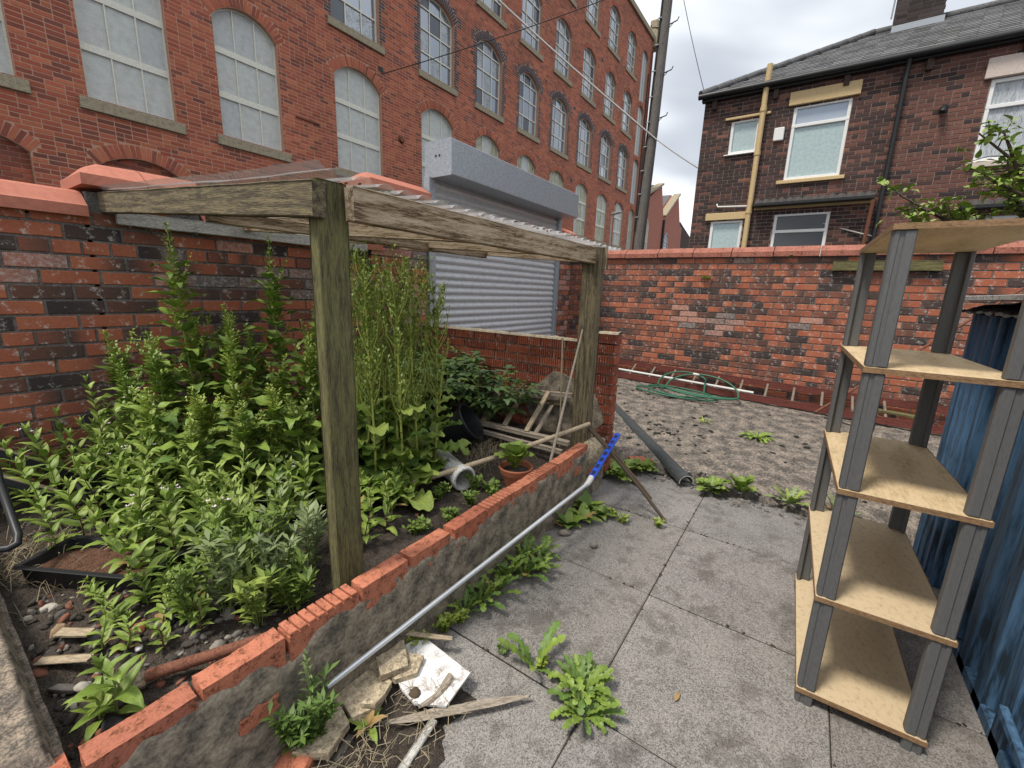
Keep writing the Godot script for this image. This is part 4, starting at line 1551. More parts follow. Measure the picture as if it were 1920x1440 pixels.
func sash(parent: Node3D, x0: float, x1: float, y0: float, y1: float, transom: float, panes: Array, z := -0.05, called := "window") -> MeshInstance3D:
	# white plastic window: frame is the part, panes its sub-parts
	var st := new_st()
	var fw := 0.062
	var cx := (x0 + x1) * 0.5
	var w := x1 - x0
	for s in [-1.0, 1.0]:
		bx(st, at(Vector3(s * (w * 0.5 - fw * 0.5), (y0 + y1) * 0.5, 0)), Vector3(fw, y1 - y0, 0.07), 0.006)
	for y in [y0 + fw * 0.5, y1 - fw * 0.5]:
		bx(st, at(Vector3(0, y, 0.001)), Vector3(w, fw, 0.07), 0.006)
	if transom > 0:
		bx(st, at(Vector3(0, transom, 0.002)), Vector3(w, fw * 1.05, 0.074), 0.006)
	var win := put(called, st.commit(), M.upvc, parent, at(Vector3(cx, 0, z)))
	var parts := [[y0, y1]] if transom <= 0 else [[y0, transom], [transom, y1]]
	for i in parts.size():
		var hgt: float = parts[i][1] - parts[i][0] - fw * 0.9
		put("pane", box_mesh(Vector3(w - fw * 1.8, hgt, 0.01), 0.0), panes[i % panes.size()], win, at(Vector3(0, (parts[i][0] + parts[i][1]) * 0.5, -0.012)))
	return win

func build_house() -> void:
	var h := thing("brick_house", "dark brick terraced house with slate roof behind the back wall", "building", W(0, 0, 12.0))
	var x0 := -2.83
	var x1 := 7.0
	var yt := 5.98
	var ops := [[-0.96, 0.06, 4.02, 5.53], [-2.19, -1.59, 4.71, 5.45], [-2.37, -1.66, 0.0, 3.24], [-1.02, 0.03, 2.2, 3.32], [2.06, 3.3, 4.02, 5.40], [2.13, 4.2, 1.9, 3.05]]
	var bricks := []
	var course := 0.0785
	for r in range(20, int(yt / course)):
		var y := (r + 0.5) * course
		var holes := []
		for o in ops:
			if y > o[2] and y < o[3]:
				holes.append([o[0], o[1]])
		var x := x0 - fposmod(r * 0.119, 0.238)
		while x < x1:
			var step := 0.238
			if posmod(r, 6) == 0:
				step = 0.119
			for p in cuts(maxf(x, x0), minf(x + step, x1), holes):
				var kind: int = [0, 1, 2, 0, 1, 3, 0, 2][rng.randi() % 8]
				if p[0] > 0.75:
					kind = [3, 3, 4, 1, 3, 4, 2, 3][rng.randi() % 8]
				elif p[0] > -0.6 and R(0, 1) < 0.45:
					kind = [3, 4, 1][rng.randi() % 3]
				elif R(0, 1) < 0.04:
					kind = 5
				bricks.append([(p[0] + p[1]) * 0.5, y, p[1] - p[0] - 0.012, 0.0655, kind, R(-0.001, 0.002), false])
			x += step
	var a := Color(0.068, 0.044, 0.042)
	var b := Color(0.092, 0.050, 0.045)
	var c := Color(0.042, 0.032, 0.033)
	var d := Color(0.165, 0.078, 0.062)
	var e := Color(0.225, 0.102, 0.076)
	var f := Color(0.24, 0.11, 0.08)
	var pal := palette([[a, a, 0.0, 0.5], [b, b, 0.0, 0.5], [c, a, 0.0, 0.5], [d, d, 0.0, 0.5], [e, d, 0.0, 0.5], [f, f, 0.0, 0.5]])
	lay(h, Transform3D.IDENTITY, bricks, pal[0], pal[1], M.far_brick, M.far_brick, 300, 0.06, M.far_brick)
	var st := new_st()
	# mortar face in strips round the openings
	var xs := [x0, -2.37, -2.19, -1.66, -1.59, -1.02, -0.96, 0.03, 0.06, 2.06, 2.13, 3.3, 4.2, x1]
	var ys := [0.0, 1.9, 2.2, 3.05, 3.24, 3.32, 4.02, 4.71, 5.40, 5.45, 5.53, yt]
	for i in xs.size() - 1:
		for j in ys.size() - 1:
			var mx: float = (xs[i] + xs[i + 1]) * 0.5
			var my: float = (ys[j] + ys[j + 1]) * 0.5
			var open := false
			for o in ops:
				if mx > o[0] and mx < o[1] and my > o[2] and my < o[3]:
					open = true
			if not open:
				bx(st, at(Vector3(mx, my, -0.107)), Vector3(xs[i + 1] - xs[i], ys[j + 1] - ys[j], 0.2))
	put("mortar_face", st.commit(), M.mortar_house, h)
	st = new_st()
	bx(st, at(Vector3((x0 + x1) * 0.5 + 0.01, 2.98, -3.25)), Vector3(x1 - x0 - 0.02, 5.96, 6.0))
	put("core", st.commit(), M.dark_far_brick, h)
	# side wall pieces facing left are plain dark brick: covered by the core
	sash(h, -0.96, 0.06, 4.02, 5.53, 5.13, [M.glass_frosted, M.glass_sky])
	sash(h, -2.19, -1.59, 4.71, 5.45, 0.0, [M.glass_frosted])
	sash(h, -1.02, 0.03, 2.2, 3.32, 2.93, [M.glass_dark, M.glass_dark])
	sash(h, 2.06, 3.3, 4.02, 5.40, 4.95, [M.glass_curtain, M.glass_curtain])
	sash(h, 2.13, 4.2, 1.9, 3.05, 0.0, [M.glass_curtain])
	var dr := put("door", box_mesh(Vector3(0.62, 2.0, 0.05), 0.006), M.upvc, h, at(Vector3(-2.015, 1.55, -0.05)))
	sash(h, -2.37, -1.66, 2.45, 3.24, 0.0, [M.glass_frosted], -0.045, "door_light")
	put("door_panel", box_mesh(Vector3(0.42, 0.5, 0.012), 0.004), M.upvc, dr, at(Vector3(0, 0.5, 0.03)))
	# lintels and sills
	for q in [[-1.07, 0.17, 5.535, 5.80, "cream_paint"], [-1.09, 0.155, 3.945, 4.02, "cream_paint"], [-2.32, -1.40, 5.455, 5.505, "cream_paint"], [-2.5, -1.6, 3.245, 3.41, "cream_paint"], [-2.27, -1.52, 4.685, 4.71, "upvc"], [1.95, 3.45, 5.41, 5.74, "pale_stone_paint"], [1.98, 3.4, 3.92, 4.02, "pale_stone_paint"], [-1.45, 0.72, 3.42, 3.50, "cream_paint"]]:
		put("lintel" if q[3] - q[2] > 0.1 else "sill", box_mesh(Vector3(q[1] - q[0], q[3] - q[2], 0.10), 0.008), M[q[4]], h, at(Vector3((q[0] + q[1]) * 0.5, (q[2] + q[3]) * 0.5, 0.01)))
	# pipes and gutter
	put("soil_pipe", tube_mesh([Vector3(-1.55, 0.5, 0.09), Vector3(-1.55, 5.6, 0.09), Vector3(-1.55, 5.85, 0.13), Vector3(-1.535, 6.42, 0.13)], [0.058], 12), M.cream_paint, h)
	for y in [3.35, 4.6, 5.5]:
		put("pipe_collar", tube_mesh([Vector3(-1.55, y, 0.09), Vector3(-1.55, y + 0.09, 0.09)], [0.07], 12), M.cream_paint, h)
	put("waste_pipe", tube_mesh([Vector3(-1.6, 3.52, 0.06), Vector3(-2.25, 3.55, 0.06), Vector3(-2.28, 3.62, 0.02)], [0.022], 8), M.white_plastic, h)
	put("rain_pipe", tube_mesh([Vector3(0.83, 0.3, 0.08), Vector3(0.83, 5.75, 0.08), Vector3(0.83, 5.98, 0.16)], [0.042], 10), M.black_plastic, h)
	put("gutter", tube_mesh([Vector3(x0 - 0.12, 6.02, 0.19), Vector3(x1, 6.0, 0.19)], [0.062], 10), M.black_plastic, h)
	put("fascia_board", box_mesh(Vector3(x1 - x0 + 0.1, 0.16, 0.12), 0.0), M.black_plastic, h, at(Vector3((x0 + x1) * 0.5, 6.0, 0.07)))
	for i in 7:
		put("gutter_bracket", box_mesh(Vector3(0.1, 0.2, 0.1), 0.008), M.dark_far_brick, h, at(Vector3(-2.6 + i * 1.25, 5.83, 0.045)))
	put("flue_cover", box_mesh(Vector3(0.2, 0.27, 0.06), 0.015), M.upvc, h, at(Vector3(-1.18, 5.0, 0.03)))
	put("vent_cowl", tube_mesh([Vector3(1.48, 5.02, 0.0), Vector3(1.48, 5.0, 0.14), Vector3(1.46, 4.93, 0.17)], [0.06, 0.062, 0.05], 10), M.black_plastic, h)
	# lean-to roofs: tiles in two rows above a fascia
	for l in [[-1.45, 0.72, 3.5, 3.74], [2.0, 4.4, 3.2, 3.42]]:
		var nx := int((l[1] - l[0]) / 0.155)
		for j in 1:
			for i in nx:
				put("roof_tile", tile_shape(), M.lean_tile, h, Transform3D(Basis(Vector3.RIGHT, 0.62) * Basis.from_scale(Vector3(0.152, 0.022, 0.20)), Vector3(l[0] + 0.08 + i * 0.155, l[2] + 0.075, 0.15)))
		put("fascia", box_mesh(Vector3(l[1] - l[0], 0.05, 0.03), 0.0), M.black_plastic, h, at(Vector3((l[0] + l[1]) * 0.5, l[2] + 0.0, 0.28)))
		put("soffit", box_mesh(Vector3(l[1] - l[0], 0.02, 0.3), 0.0), M.black_plastic, h, at(Vector3((l[0] + l[1]) * 0.5, l[2] - 0.02, 0.16)))
	put("lean_to_downpipe", tube_mesh([Vector3(0.70, 3.44, 0.30), Vector3(0.68, 2.2, 0.12), Vector3(0.68, 0.4, 0.12)], [0.034], 8), M.rust, h)
	# hipped slate roof
	var slope := Transform3D(Basis(Vector3.RIGHT, deg_to_rad(30)), Vector3(0, 6.06, 0.17))
	var eave_l := x0 - 0.08
	st = new_st()
	var ridge_y := 7.86
	var E0 := Vector3(eave_l, 6.04, 0.15)
	var E1 := Vector3(x1, 6.04, 0.15)
	var R0 := Vector3(0.25, ridge_y, -3.0)
	var R1 := Vector3(x1, ridge_y, -3.0)
	var Eb := Vector3(eave_l, 6.04, -6.2)
	quad(st, E0, E1, R1, R0, Vector3(0, 1, 1))
	quad(st, E0, R0, Eb, Eb, Vector3(-1, 1, 0))
	tri(st, E0, R0, Eb, Vector3(-0.5, 0.8, 0), Vector3(-0.5, 0.8, 0), Vector3(-0.5, 0.8, 0))
	var roof := put("roof", st.commit(), M.slate, h)
	var xfs := []
	var cols := []
	var up := (R0 - Vector3(R0.x, 6.04, 0.15))
	var ulen := up.length()
	var un := up / ulen
	var bs := Basis(Vector3.RIGHT, Vector3(0, -un.z, un.y), -un)
	var rown := int(ulen / 0.19)
	for j in rown:
		var dd := (j + 0.5) * 0.19
		var left := lerpf(eave_l, 0.25, dd / ulen)
		var x := left - (0.14 if j % 2 == 0 else 0.0)
		while x < x1:
			if x > left - 0.1:
				xfs.append(Transform3D(bs * Basis(Vector3.UP, R(-0.015, 0.015)) * Basis(Vector3.RIGHT, -0.05) * Basis.from_scale(Vector3(0.268, 0.014, 0.22)), Vector3(x + 0.14, 6.04, 0.15) + un * dd + Vector3(0, 0.02, 0.012)))
				var t := R(0.6, 1.35)
				cols.append(Color(t, t, t * R(0.96, 1.04)))
			x += 0.274
	stuffed("slates", BOX, M.slate, roof, xfs, cols)
	# hip and ridge tiles
	var hip := (R0 - E0)
	var hl := hip.length()
	var nh := int(hl / 0.4)
	for i in nh:
		var p := E0 + hip * ((i + 0.5) / nh) + Vector3(0, 0.05, 0)
		put("hip_tile", tube_mesh([Vector3(-0.215, 0, 0), Vector3(0.215, 0.018, 0)], [0.085, 0.075], 10), M.slate, roof, Transform3D(along(E0, R0).basis, p))
	for i in 16:
		put("ridge_tile", tube_mesh([Vector3(-0.21, 0, 0), Vector3(0.21, 0.014, 0)], [0.09, 0.08], 10), M.slate, roof, at(R0 + Vector3(0.25 + i * 0.42, 0.04, 0)))
	# chimney
	var ch := put("chimney", box_mesh(Vector3(0.86, 2.6, 0.7), 0.01), M.dark_far_brick, h, at(Vector3(1.03, 8.7, -3.0)))
	put("flashing", box_mesh(Vector3(0.92, 0.18, 0.8), 0.0), M.lead, ch, at(Vector3(0, -1.0, 0.0)))
	var cb := []
	var cc := []
	for r in 33:
		for i in 4:
			cb.append(Transform3D(Basis.from_scale(Vector3(0.2, 0.0655, 0.05)), Vector3(-0.33 + i * 0.217 + (0.0 if r % 2 == 0 else 0.02), -1.28 + r * 0.0785, 0.352)))
			var t := R(0.03, 0.075)
			cc.append(Color(t, t * 0.85, t * 0.85))
	stuffed("chimney_brickwork", pal[0][pal[0].size() - 1], M.far_brick, ch, cb, cc)
	put("aerial_mast", tube_mesh([Vector3(-0.5, -0.7, 0.3), Vector3(-0.45, 1.6, 0.3)], [0.018], 6), M.galvanised, ch)

func tile_shape() -> ArrayMesh:
	if leafs.has("tile"):
		return leafs["tile"]
	var f := func(s: float, t: float) -> Vector3:
		return Vector3(s - 0.5, 0.9 * sin(s * PI * 1.4), 0.5 - t)
	var fx := func(s: float, t: float) -> Vector3:
		return f.call(s, t)
	leafs["tile"] = sheet(8, 2, fx)
	return leafs["tile"]

func build_street() -> void:
	# saw-tooth annex in line with the mill
	var an := thing("sawtooth_annex", "red brick annex with two saw-tooth gables beside the mill", "building", W(-11.0, 0, 31.2))
	var base := Transform3D(Basis(Vector3.UP, PI / 2), Vector3.ZERO)
	var st := new_st()
	extrude(st, PackedVector2Array([Vector2(0.02, 0), Vector2(12.6, 0), Vector2(12.0, 7.6), Vector2(11.3, 7.62), Vector2(9.85, 9.95), Vector2(9.65, 9.95), Vector2(6.15, 7.65), Vector2(5.95, 7.7), Vector2(4.85, 9.75), Vector2(4.6, 9.75), Vector2(1.8, 8.2), Vector2(0.02, 7.9)]), base, 9.0)
	put("wall", st.commit(), M.annex_brick, an)
	for q in [[Vector2(0.0, 7.95), Vector2(4.72, 9.85)], [Vector2(6.05, 7.7), Vector2(9.75, 10.05)]]:
		var a: Vector2 = q[0]
		var b: Vector2 = q[1]
		put("gable_coping", box_mesh(Vector3((b - a).length(), 0.16, 0.6), 0.02), M.stone_sill, an, base * Transform3D(Basis(Vector3(0, 0, 1), (b - a).angle()), Vector3((a.x + b.x) * 0.5, (a.y + b.y) * 0.5, -0.1)))
		put("roof_slope", box_mesh(Vector3((b - a).length(), 0.08, 8.0), 0.0), M.slate, an, base * Transform3D(Basis(Vector3(0, 0, 1), (b - a).angle()), Vector3((a.x + b.x) * 0.5, (a.y + b.y) * 0.5 - 0.02, -4.6)))
	var o := {"c": 1.6, "w": 1.5, "b": 4.0, "spring": 6.5, "rise": 0.45}
	arched_window(an, base, o, 2, [5.3], 0.05, M.cream_bar, [M.board_yellow], -0.03)
	o = {"c": 7.2, "w": 1.2, "b": 4.0, "spring": 6.2, "rise": 0.35}
	arched_window(an, base, o, 1, [4.3, 4.6, 4.9, 5.2, 5.5, 5.8, 6.1], 0.07, M.grey_bar, [M.glass_dark], -0.03)
	put("downpipe", tube_mesh([Vector3(6.0, 0, 0.1), Vector3(6.0, 7.4, 0.1)], [0.09], 8), M.dark_iron, an, base)
	# dark low building further on
	var db := thing("far_building", "low dark brick building past the saw-tooth gables", "building", W(-11.5, 0, 44.5))
	st = new_st()
	extrude(st, PackedVector2Array([Vector2(0, 0), Vector2(9, 0), Vector2(9, 6.6), Vector2(4.5, 7.4), Vector2(0, 8.3)]), base, 8.0)
	put("wall", st.commit(), M.dark_far_brick, db)
	put("window", box_mesh(Vector3(1.2, 1.6, 0.06), 0.0), M.glass_dark, db, base * at(Vector3(1.3, 5.2, 0.03)))
	put("glazing_bar", box_mesh(Vector3(0.08, 1.6, 0.09), 0.0), M.upvc, db, base * at(Vector3(1.3, 5.2, 0.03)))
	# telegraph pole
	var tp := thing("telegraph_pole", "weathered wooden telegraph pole with climbing pegs in front of the mill", "pole", W(-4.47, 0, 13.0))
	put("shaft", tube_mesh([Vector3(0, -0.06, 0), Vector3(0, 3, 0), Vector3(0.10, 6, 0), Vector3(0.19, 10.5, 0)], [0.165, 0.15, 0.13, 0.115], 16), M.wood_pole, tp)
	put("cable_guard", tube_mesh([Vector3(-0.12, 3.2, 0.1), Vector3(-0.02, 6.0, 0.1), Vector3(0.08, 10.4, 0.09)], [0.022], 6), M.black_plastic, tp)
	var y := 3.6
	while y < 10.2:
		put("cable_clip", box_mesh(Vector3(0.09, 0.025, 0.03), 0.0), M.galvanised, tp, at(Vector3(-0.11 + (y - 3.2) * 0.0275, y, 0.125)))
		y += 0.62
	var k := 0
	for yy in [6.15, 7.25, 8.38, 9.5]:
		for s in ([1.0] if k < 2 else [1.0, -1.0]):
			var x0: float = 0.03 + (yy - 3.0) * 0.021
			put("climbing_peg", tube_mesh([Vector3(x0, yy, 0), Vector3(x0 + s * 0.33, yy + 0.05, 0.03), Vector3(x0 + s * 0.36, yy + 0.12, 0.03)], [0.014], 6), M.dark_iron, tp)
			put("climbing_peg", tube_mesh([Vector3(x0, yy - 0.16, 0), Vector3(x0 + s * 0.24, yy + 0.04, 0.02)], [0.01], 6), M.dark_iron, tp)
		k += 1
	# overhead cables
	var p0 := W(-4.36, 5.72, 12.87)
	single("overhead_cable", tube_mesh(bend(W(-10.9, 11.6, 10.3), p0, Vector3(0, -0.12, 0), 14), [0.026], 6), M.cable, "pale overhead cable from the mill to the telegraph pole", "cable")
	single("overhead_cable", tube_mesh(bend(p0, W(0.85, 2.74, 11.9), Vector3(0, -0.33, 0), 24), [0.017], 6), M.cable, "sagging cable from the telegraph pole to the dark house", "cable")
	single("overhead_cable", tube_mesh(bend(W(-4.27, 10.1, 13.0), W(-2.86, 6.15, 11.9), Vector3(0, -0.1, 0), 10), [0.008], 5), M.dark_iron, "thin wire from the pole top down to the house eaves", "cable")
	single("overhead_cable", tube_mesh(bend(W(-4.35, 9.6, 13.05), W(-10.9, 7.2, 9.0), Vector3(0, -0.1, 0), 12), [0.012], 5), M.dark_iron, "thin dark wire crossing in front of the mill windows", "cable")
	# street lamp
	var sl := thing("street_lamp", "slim grey street lamp standing against the mill arches", "lamp", W(-8.3, 0, 20.0))
	put("post", tube_mesh([Vector3(0, -0.06, 0), Vector3(0, 4.9, 0), Vector3(0.05, 5.02, 0)], [0.05, 0.04, 0.04], 8), M.grey_bar, sl)
	put("lantern", box_mesh(Vector3(0.5, 0.09, 0.16), 0.03), M.grey_bar, sl, Transform3D(Basis(Vector3(0, 0, 1), 0.14), Vector3(0.22, 5.06, 0)))
	# tree behind the back wall
	build_tree()

func build_tree() -> void:
	var t := thing("fruit_tree", "leafy green fruit tree leaning over the back wall before the house", "tree", W(2.6, 0, 7.6))
	var st := new_st()
	var tips := []
	tube(st, [Vector3(0, -0.06, 0), Vector3(-0.05, 1.2, 0.05), Vector3(-0.1, 2.2, 0.0), Vector3(-0.05, 3.1, -0.05), Vector3(0.1, 4.1, 0)], [0.12, 0.10, 0.08, 0.055, 0.02], 8)
	var limbs := [[Vector3(-0.08, 1.6, 0.03), Vector3(-1.0, 2.2, 0.15), Vector3(-1.85, 2.35, 0.1)], [Vector3(-0.08, 1.9, 0.02), Vector3(-0.75, 2.75, 0.2), Vector3(-1.35, 3.3, 0.3)], [Vector3(-0.09, 2.2, 0), Vector3(-0.45, 3.2, 0.1), Vector3(-0.75, 3.9, 0.1)], [Vector3(-0.1, 2.4, 0), Vector3(0.5, 3.2, 0.2), Vector3(0.9, 3.8, 0.2)], [Vector3(-0.08, 2.0, 0), Vector3(0.7, 2.6, -0.1), Vector3(1.3, 3.0, -0.1)], [Vector3(-0.06, 1.7, 0.03), Vector3(-0.9, 2.45, 0.3), Vector3(-1.1, 2.95, 0.45)], [Vector3(-0.08, 2.6, 0), Vector3(-0.2, 3.4, -0.4), Vector3(-0.4, 4.0, -0.6)], [Vector3(-0.08, 1.5, 0.03), Vector3(-0.95, 2.1, 0.45), Vector3(-1.75, 2.5, 0.6)], [Vector3(-0.6, 1.95, 0.2), Vector3(-1.4, 2.3, 0.5), Vector3(-1.95, 2.65, 0.6)], [Vector3(-0.3, 2.2, 0.1), Vector3(-0.95, 2.75, 0.4), Vector3(-1.2, 3.25, 0.5)], [Vector3(-0.2, 2.1, 0.1), Vector3(-0.8, 2.5, 0.5), Vector3(-1.25, 2.75, 0.6)]]
	for L in limbs:
		tube(st, L, [0.04, 0.022, 0.008], 6)
		for i in 17:
			var s := R(0.2, 1.0)
			var p: Vector3 = (L[0] as Vector3).lerp(L[1], s * 2.0) if s < 0.5 else (L[1] as Vector3).lerp(L[2], s * 2.0 - 1.0)
			var e := p + Vector3(R(-0.32, 0.25), R(-0.12, 0.30), R(-0.28, 0.28))
			tube(st, [p, (p + e) * 0.5 + Vector3(0, 0.03, 0), e], [0.007, 0.005, 0.003], 4)
			tips.append([p, e])
	put("trunk", st.commit(), M.twig, t)
	var crown := Node3D.new()
	crown.name = "crown"
	t.add_child(crown)
	var mats := [M.leaf_a, M.leaf_b, M.leaf_b, M.leaf_d, M.leaf_grey]
	var cnt := 0
	var xs := []
	for tp in tips:
		for i in 6:
			var s := R(0.25, 1.05)
			var p: Vector3 = (tp[0] as Vector3).lerp(tp[1], s) + Vector3(R(-1, 1), R(-1, 1), R(-1, 1)) * 0.03
			var d := Vector3(R(-1, 1), R(-0.5, 0.7), R(-1, 1)).normalized()
			var xf := leaf_xf(p, d, Vector3(R(-0.5, 0.5), 1, R(-0.5, 0.5)), R(0.085, 0.135))
			if cnt < 300 and p.x < -0.4:
				put("leaf", leafs["ovate"][rng.randi() % 3], mats[rng.randi() % 5], crown, xf)
				cnt += 1
			else:
				xs.append(xf)
	stuffed("leaves", leafs["ovate"][1], M.leaf_b, crown, xs)

# ---------------------------------------------------------------- things in the yard
func build_pergola() -> void:
	var t := thing("timber_pergola", "weathered timber lean-to frame roofed with clear corrugated sheets over the bed", "pergola", W(-2.1, 0, 1.7))
	timber("beam", W(-3.12, 1.772, 0.745), W(-1.185, 1.632, 0.745), 0.098, 0.048, M.oldwood_dark, t)
	timber("post", W(-1.226, 0.15, 0.799), W(-1.226, 1.692, 0.799), 0.05, 0.102, M.oldwood_green, t, PI / 2)
	timber("long_beam", W(-1.168, 1.632, 0.832), W(-1.185, 1.632, 2.60), 0.098, 0.046, M.oldwood, t)
	timber("post", W(-1.208, 0.15, 2.665), W(-1.208, 1.70, 2.665), 0.122, 0.076, M.oldwood_dark, t, PI / 2)
	timber("post_cleat", W(-1.158, 1.55, 2.69), W(-1.158, 1.692, 2.69), 0.06, 0.018, M.oldwood, t, PI / 2)
	for u in [1.42, 2.02, 2.62]:
		timber("rafter", W(-3.08, 1.758, u), W(-1.20, 1.628, u), 0.085, 0.045, M.oldwood, t)
	timber("cross_batten", W(-2.05, 1.652, 0.80), W(-2.05, 1.652, 2.6), 0.05, 0.045, M.oldwood, t)
	timber("wall_plate", W(-3.098, 1.705, 0.78), W(-3.098, 1.705, 2.35), 0.07, 0.04, M.white_painted_wood, t)
	# clear corrugated sheets; waves run across u, furrows down the slope
	var k := 0
	for s in [[0.712, 1.50, -1.128], [1.43, 2.22, -1.142], [2.15, 2.90, -1.118]]:
		var lift := 0.004 * (k % 2)
		var u0: float = s[0]
		var u1: float = s[1]
		var ve: float = s[2]
		var f := func(a: float, b: float) -> Vector3:
			var u := lerpf(u0, u1, b)
			var vv := lerpf(-3.07, ve, a)
			var warp := 0.004 * sin(u * 5.0 + vv * 2.0) * a + 0.006 * gn.get_noise_2d(u * 3.0, vv * 2.0)
			var y := 1.697 - (vv + 1.17) * 0.072 - 0.0115 + 0.021 * pow(absf(sin(u / 0.082 * PI)), 0.8) + warp + lift
			if u < u0 + 0.06 and u0 < 0.8:
				y += 0.008 * (1.0 - (u - u0) / 0.06) * (0.5 + a)
			return W(vv, y, u) - t.position
		put("corrugated_sheet", sheet(18, 160, f), M.clear_sheet, t)
		k += 1
	var bits := []
	var bc := []
	for i in 46:
		var u := R(0.85, 2.75)
		var v := -1.12 - absf(rng.randfn()) * 0.12
		bits.append(Transform3D(Basis(Vector3.UP, R(0, 6)) * Basis.from_scale(Vector3(R(0.004, 0.013), 0.003, R(0.003, 0.007))), W(v, 1.700 - (v + 1.17) * 0.072, u) - t.position))
		bc.append(Color(0.11, 0.085, 0.05) * R(0.6, 1.5))
	stuffed("leaf_litter", pebble_shape(6), M.stones, t, bits, bc)

func build_shelving() -> void:
	var t := thing("shelving_unit", "five tier plywood shelving unit with grey plastic legs on the paving", "shelving")
	t.transform = Transform3D(Basis(Vector3.UP, deg_to_rad(1.7)), W(0.316, 0, 2.02))
	var w := 0.345
	var d := 0.765
	var ys := [0.062, 0.432, 0.822, 1.214, 1.618]
	for i in 5:
		var y: float = ys[i]
		var sh := put("shelf", box_mesh(Vector3(w, 0.017, d), 0.0015), M.plywood_dirty if i < 2 else M.plywood, t, at(Vector3(0, y - 0.0085, 0)))
		sh.set_meta("label", ["dirt spattered bottom shelf", "dirt spattered second shelf", "pale middle shelf", "pale fourth shelf", "top shelf with chipped edge"][i])
		for s in [-1.0, 1.0]:
			put("edge", box_mesh(Vector3(w + 0.003, 0.0165, 0.002), 0.0), M.ply_edge, sh, at(Vector3(0, 0, s * (d * 0.5 + 0.0008))))
			put("edge", box_mesh(Vector3(0.002, 0.0165, d), 0.0), M.ply_edge, sh, at(Vector3(s * (w * 0.5 + 0.0008), 0, 0)))
	# leg lengths: channel section with a raised rib
	for i in 5:
		var y0: float = 0.0 if i == 0 else ys[i - 1]
		var y1: float = ys[i] - 0.017
		if y1 - y0 < 0.03:
			y1 = y0 + 0.045
		for sx in [-1.0, 1.0]:
			for sz in [-1.0, 1.0]:
				var st := new_st()
				var hgt := y1 - y0
				bx(st, at(Vector3(0, hgt * 0.5, 0)), Vector3(0.052, hgt, 0.030), 0.003)
				bx(st, at(Vector3(-sx * 0.012, hgt * 0.5, sz * 0.0165)), Vector3(0.024, hgt * 0.985, 0.006), 0.002)
				bx(st, at(Vector3(sx * 0.017, hgt * 0.5, sz * 0.0155)), Vector3(0.012, hgt * 0.99, 0.005), 0.0015)
				bx(st, at(Vector3(0.018 * sx, hgt * 0.5, -0.018 * sz)), Vector3(0.014, hgt, 0.03), 0.002)
				put("leg" if i > 0 else "foot", st.commit(), M.grey_plastic, t, at(Vector3(sx * (w * 0.5 - 0.028), y0, sz * (d * 0.5 - 0.022))))

func rib_panel(u0: float, u1: float, y0: float, y1: float, pitch: float, dep: float) -> ArrayMesh:
	# trapezoid ribbed steel sheet in the plane x = 0, facing -x, ribs upright
	var st := new_st()
	var u := u0
	var pts := []
	while u < u1:
		for q in [[0.0, 0.0], [0.42, 0.0], [0.5, 1.0], [0.92, 1.0]]:
			pts.append(Vector2(minf(u + q[0] * pitch, u1), -dep * q[1]))
		u += pitch
	pts.append(Vector2(u1, 0.0))
	for i in pts.size() - 1:
		var a: Vector2 = pts[i]
		var b: Vector2 = pts[i + 1]
		if b.x - a.x < 0.0005:
			continue
		quad(st, W(a.y, y0, a.x), W(b.y, y0, b.x), W(b.y, y1, b.x), W(a.y, y1, a.x), Vector3(-1, 0, 0))
	return st.commit()

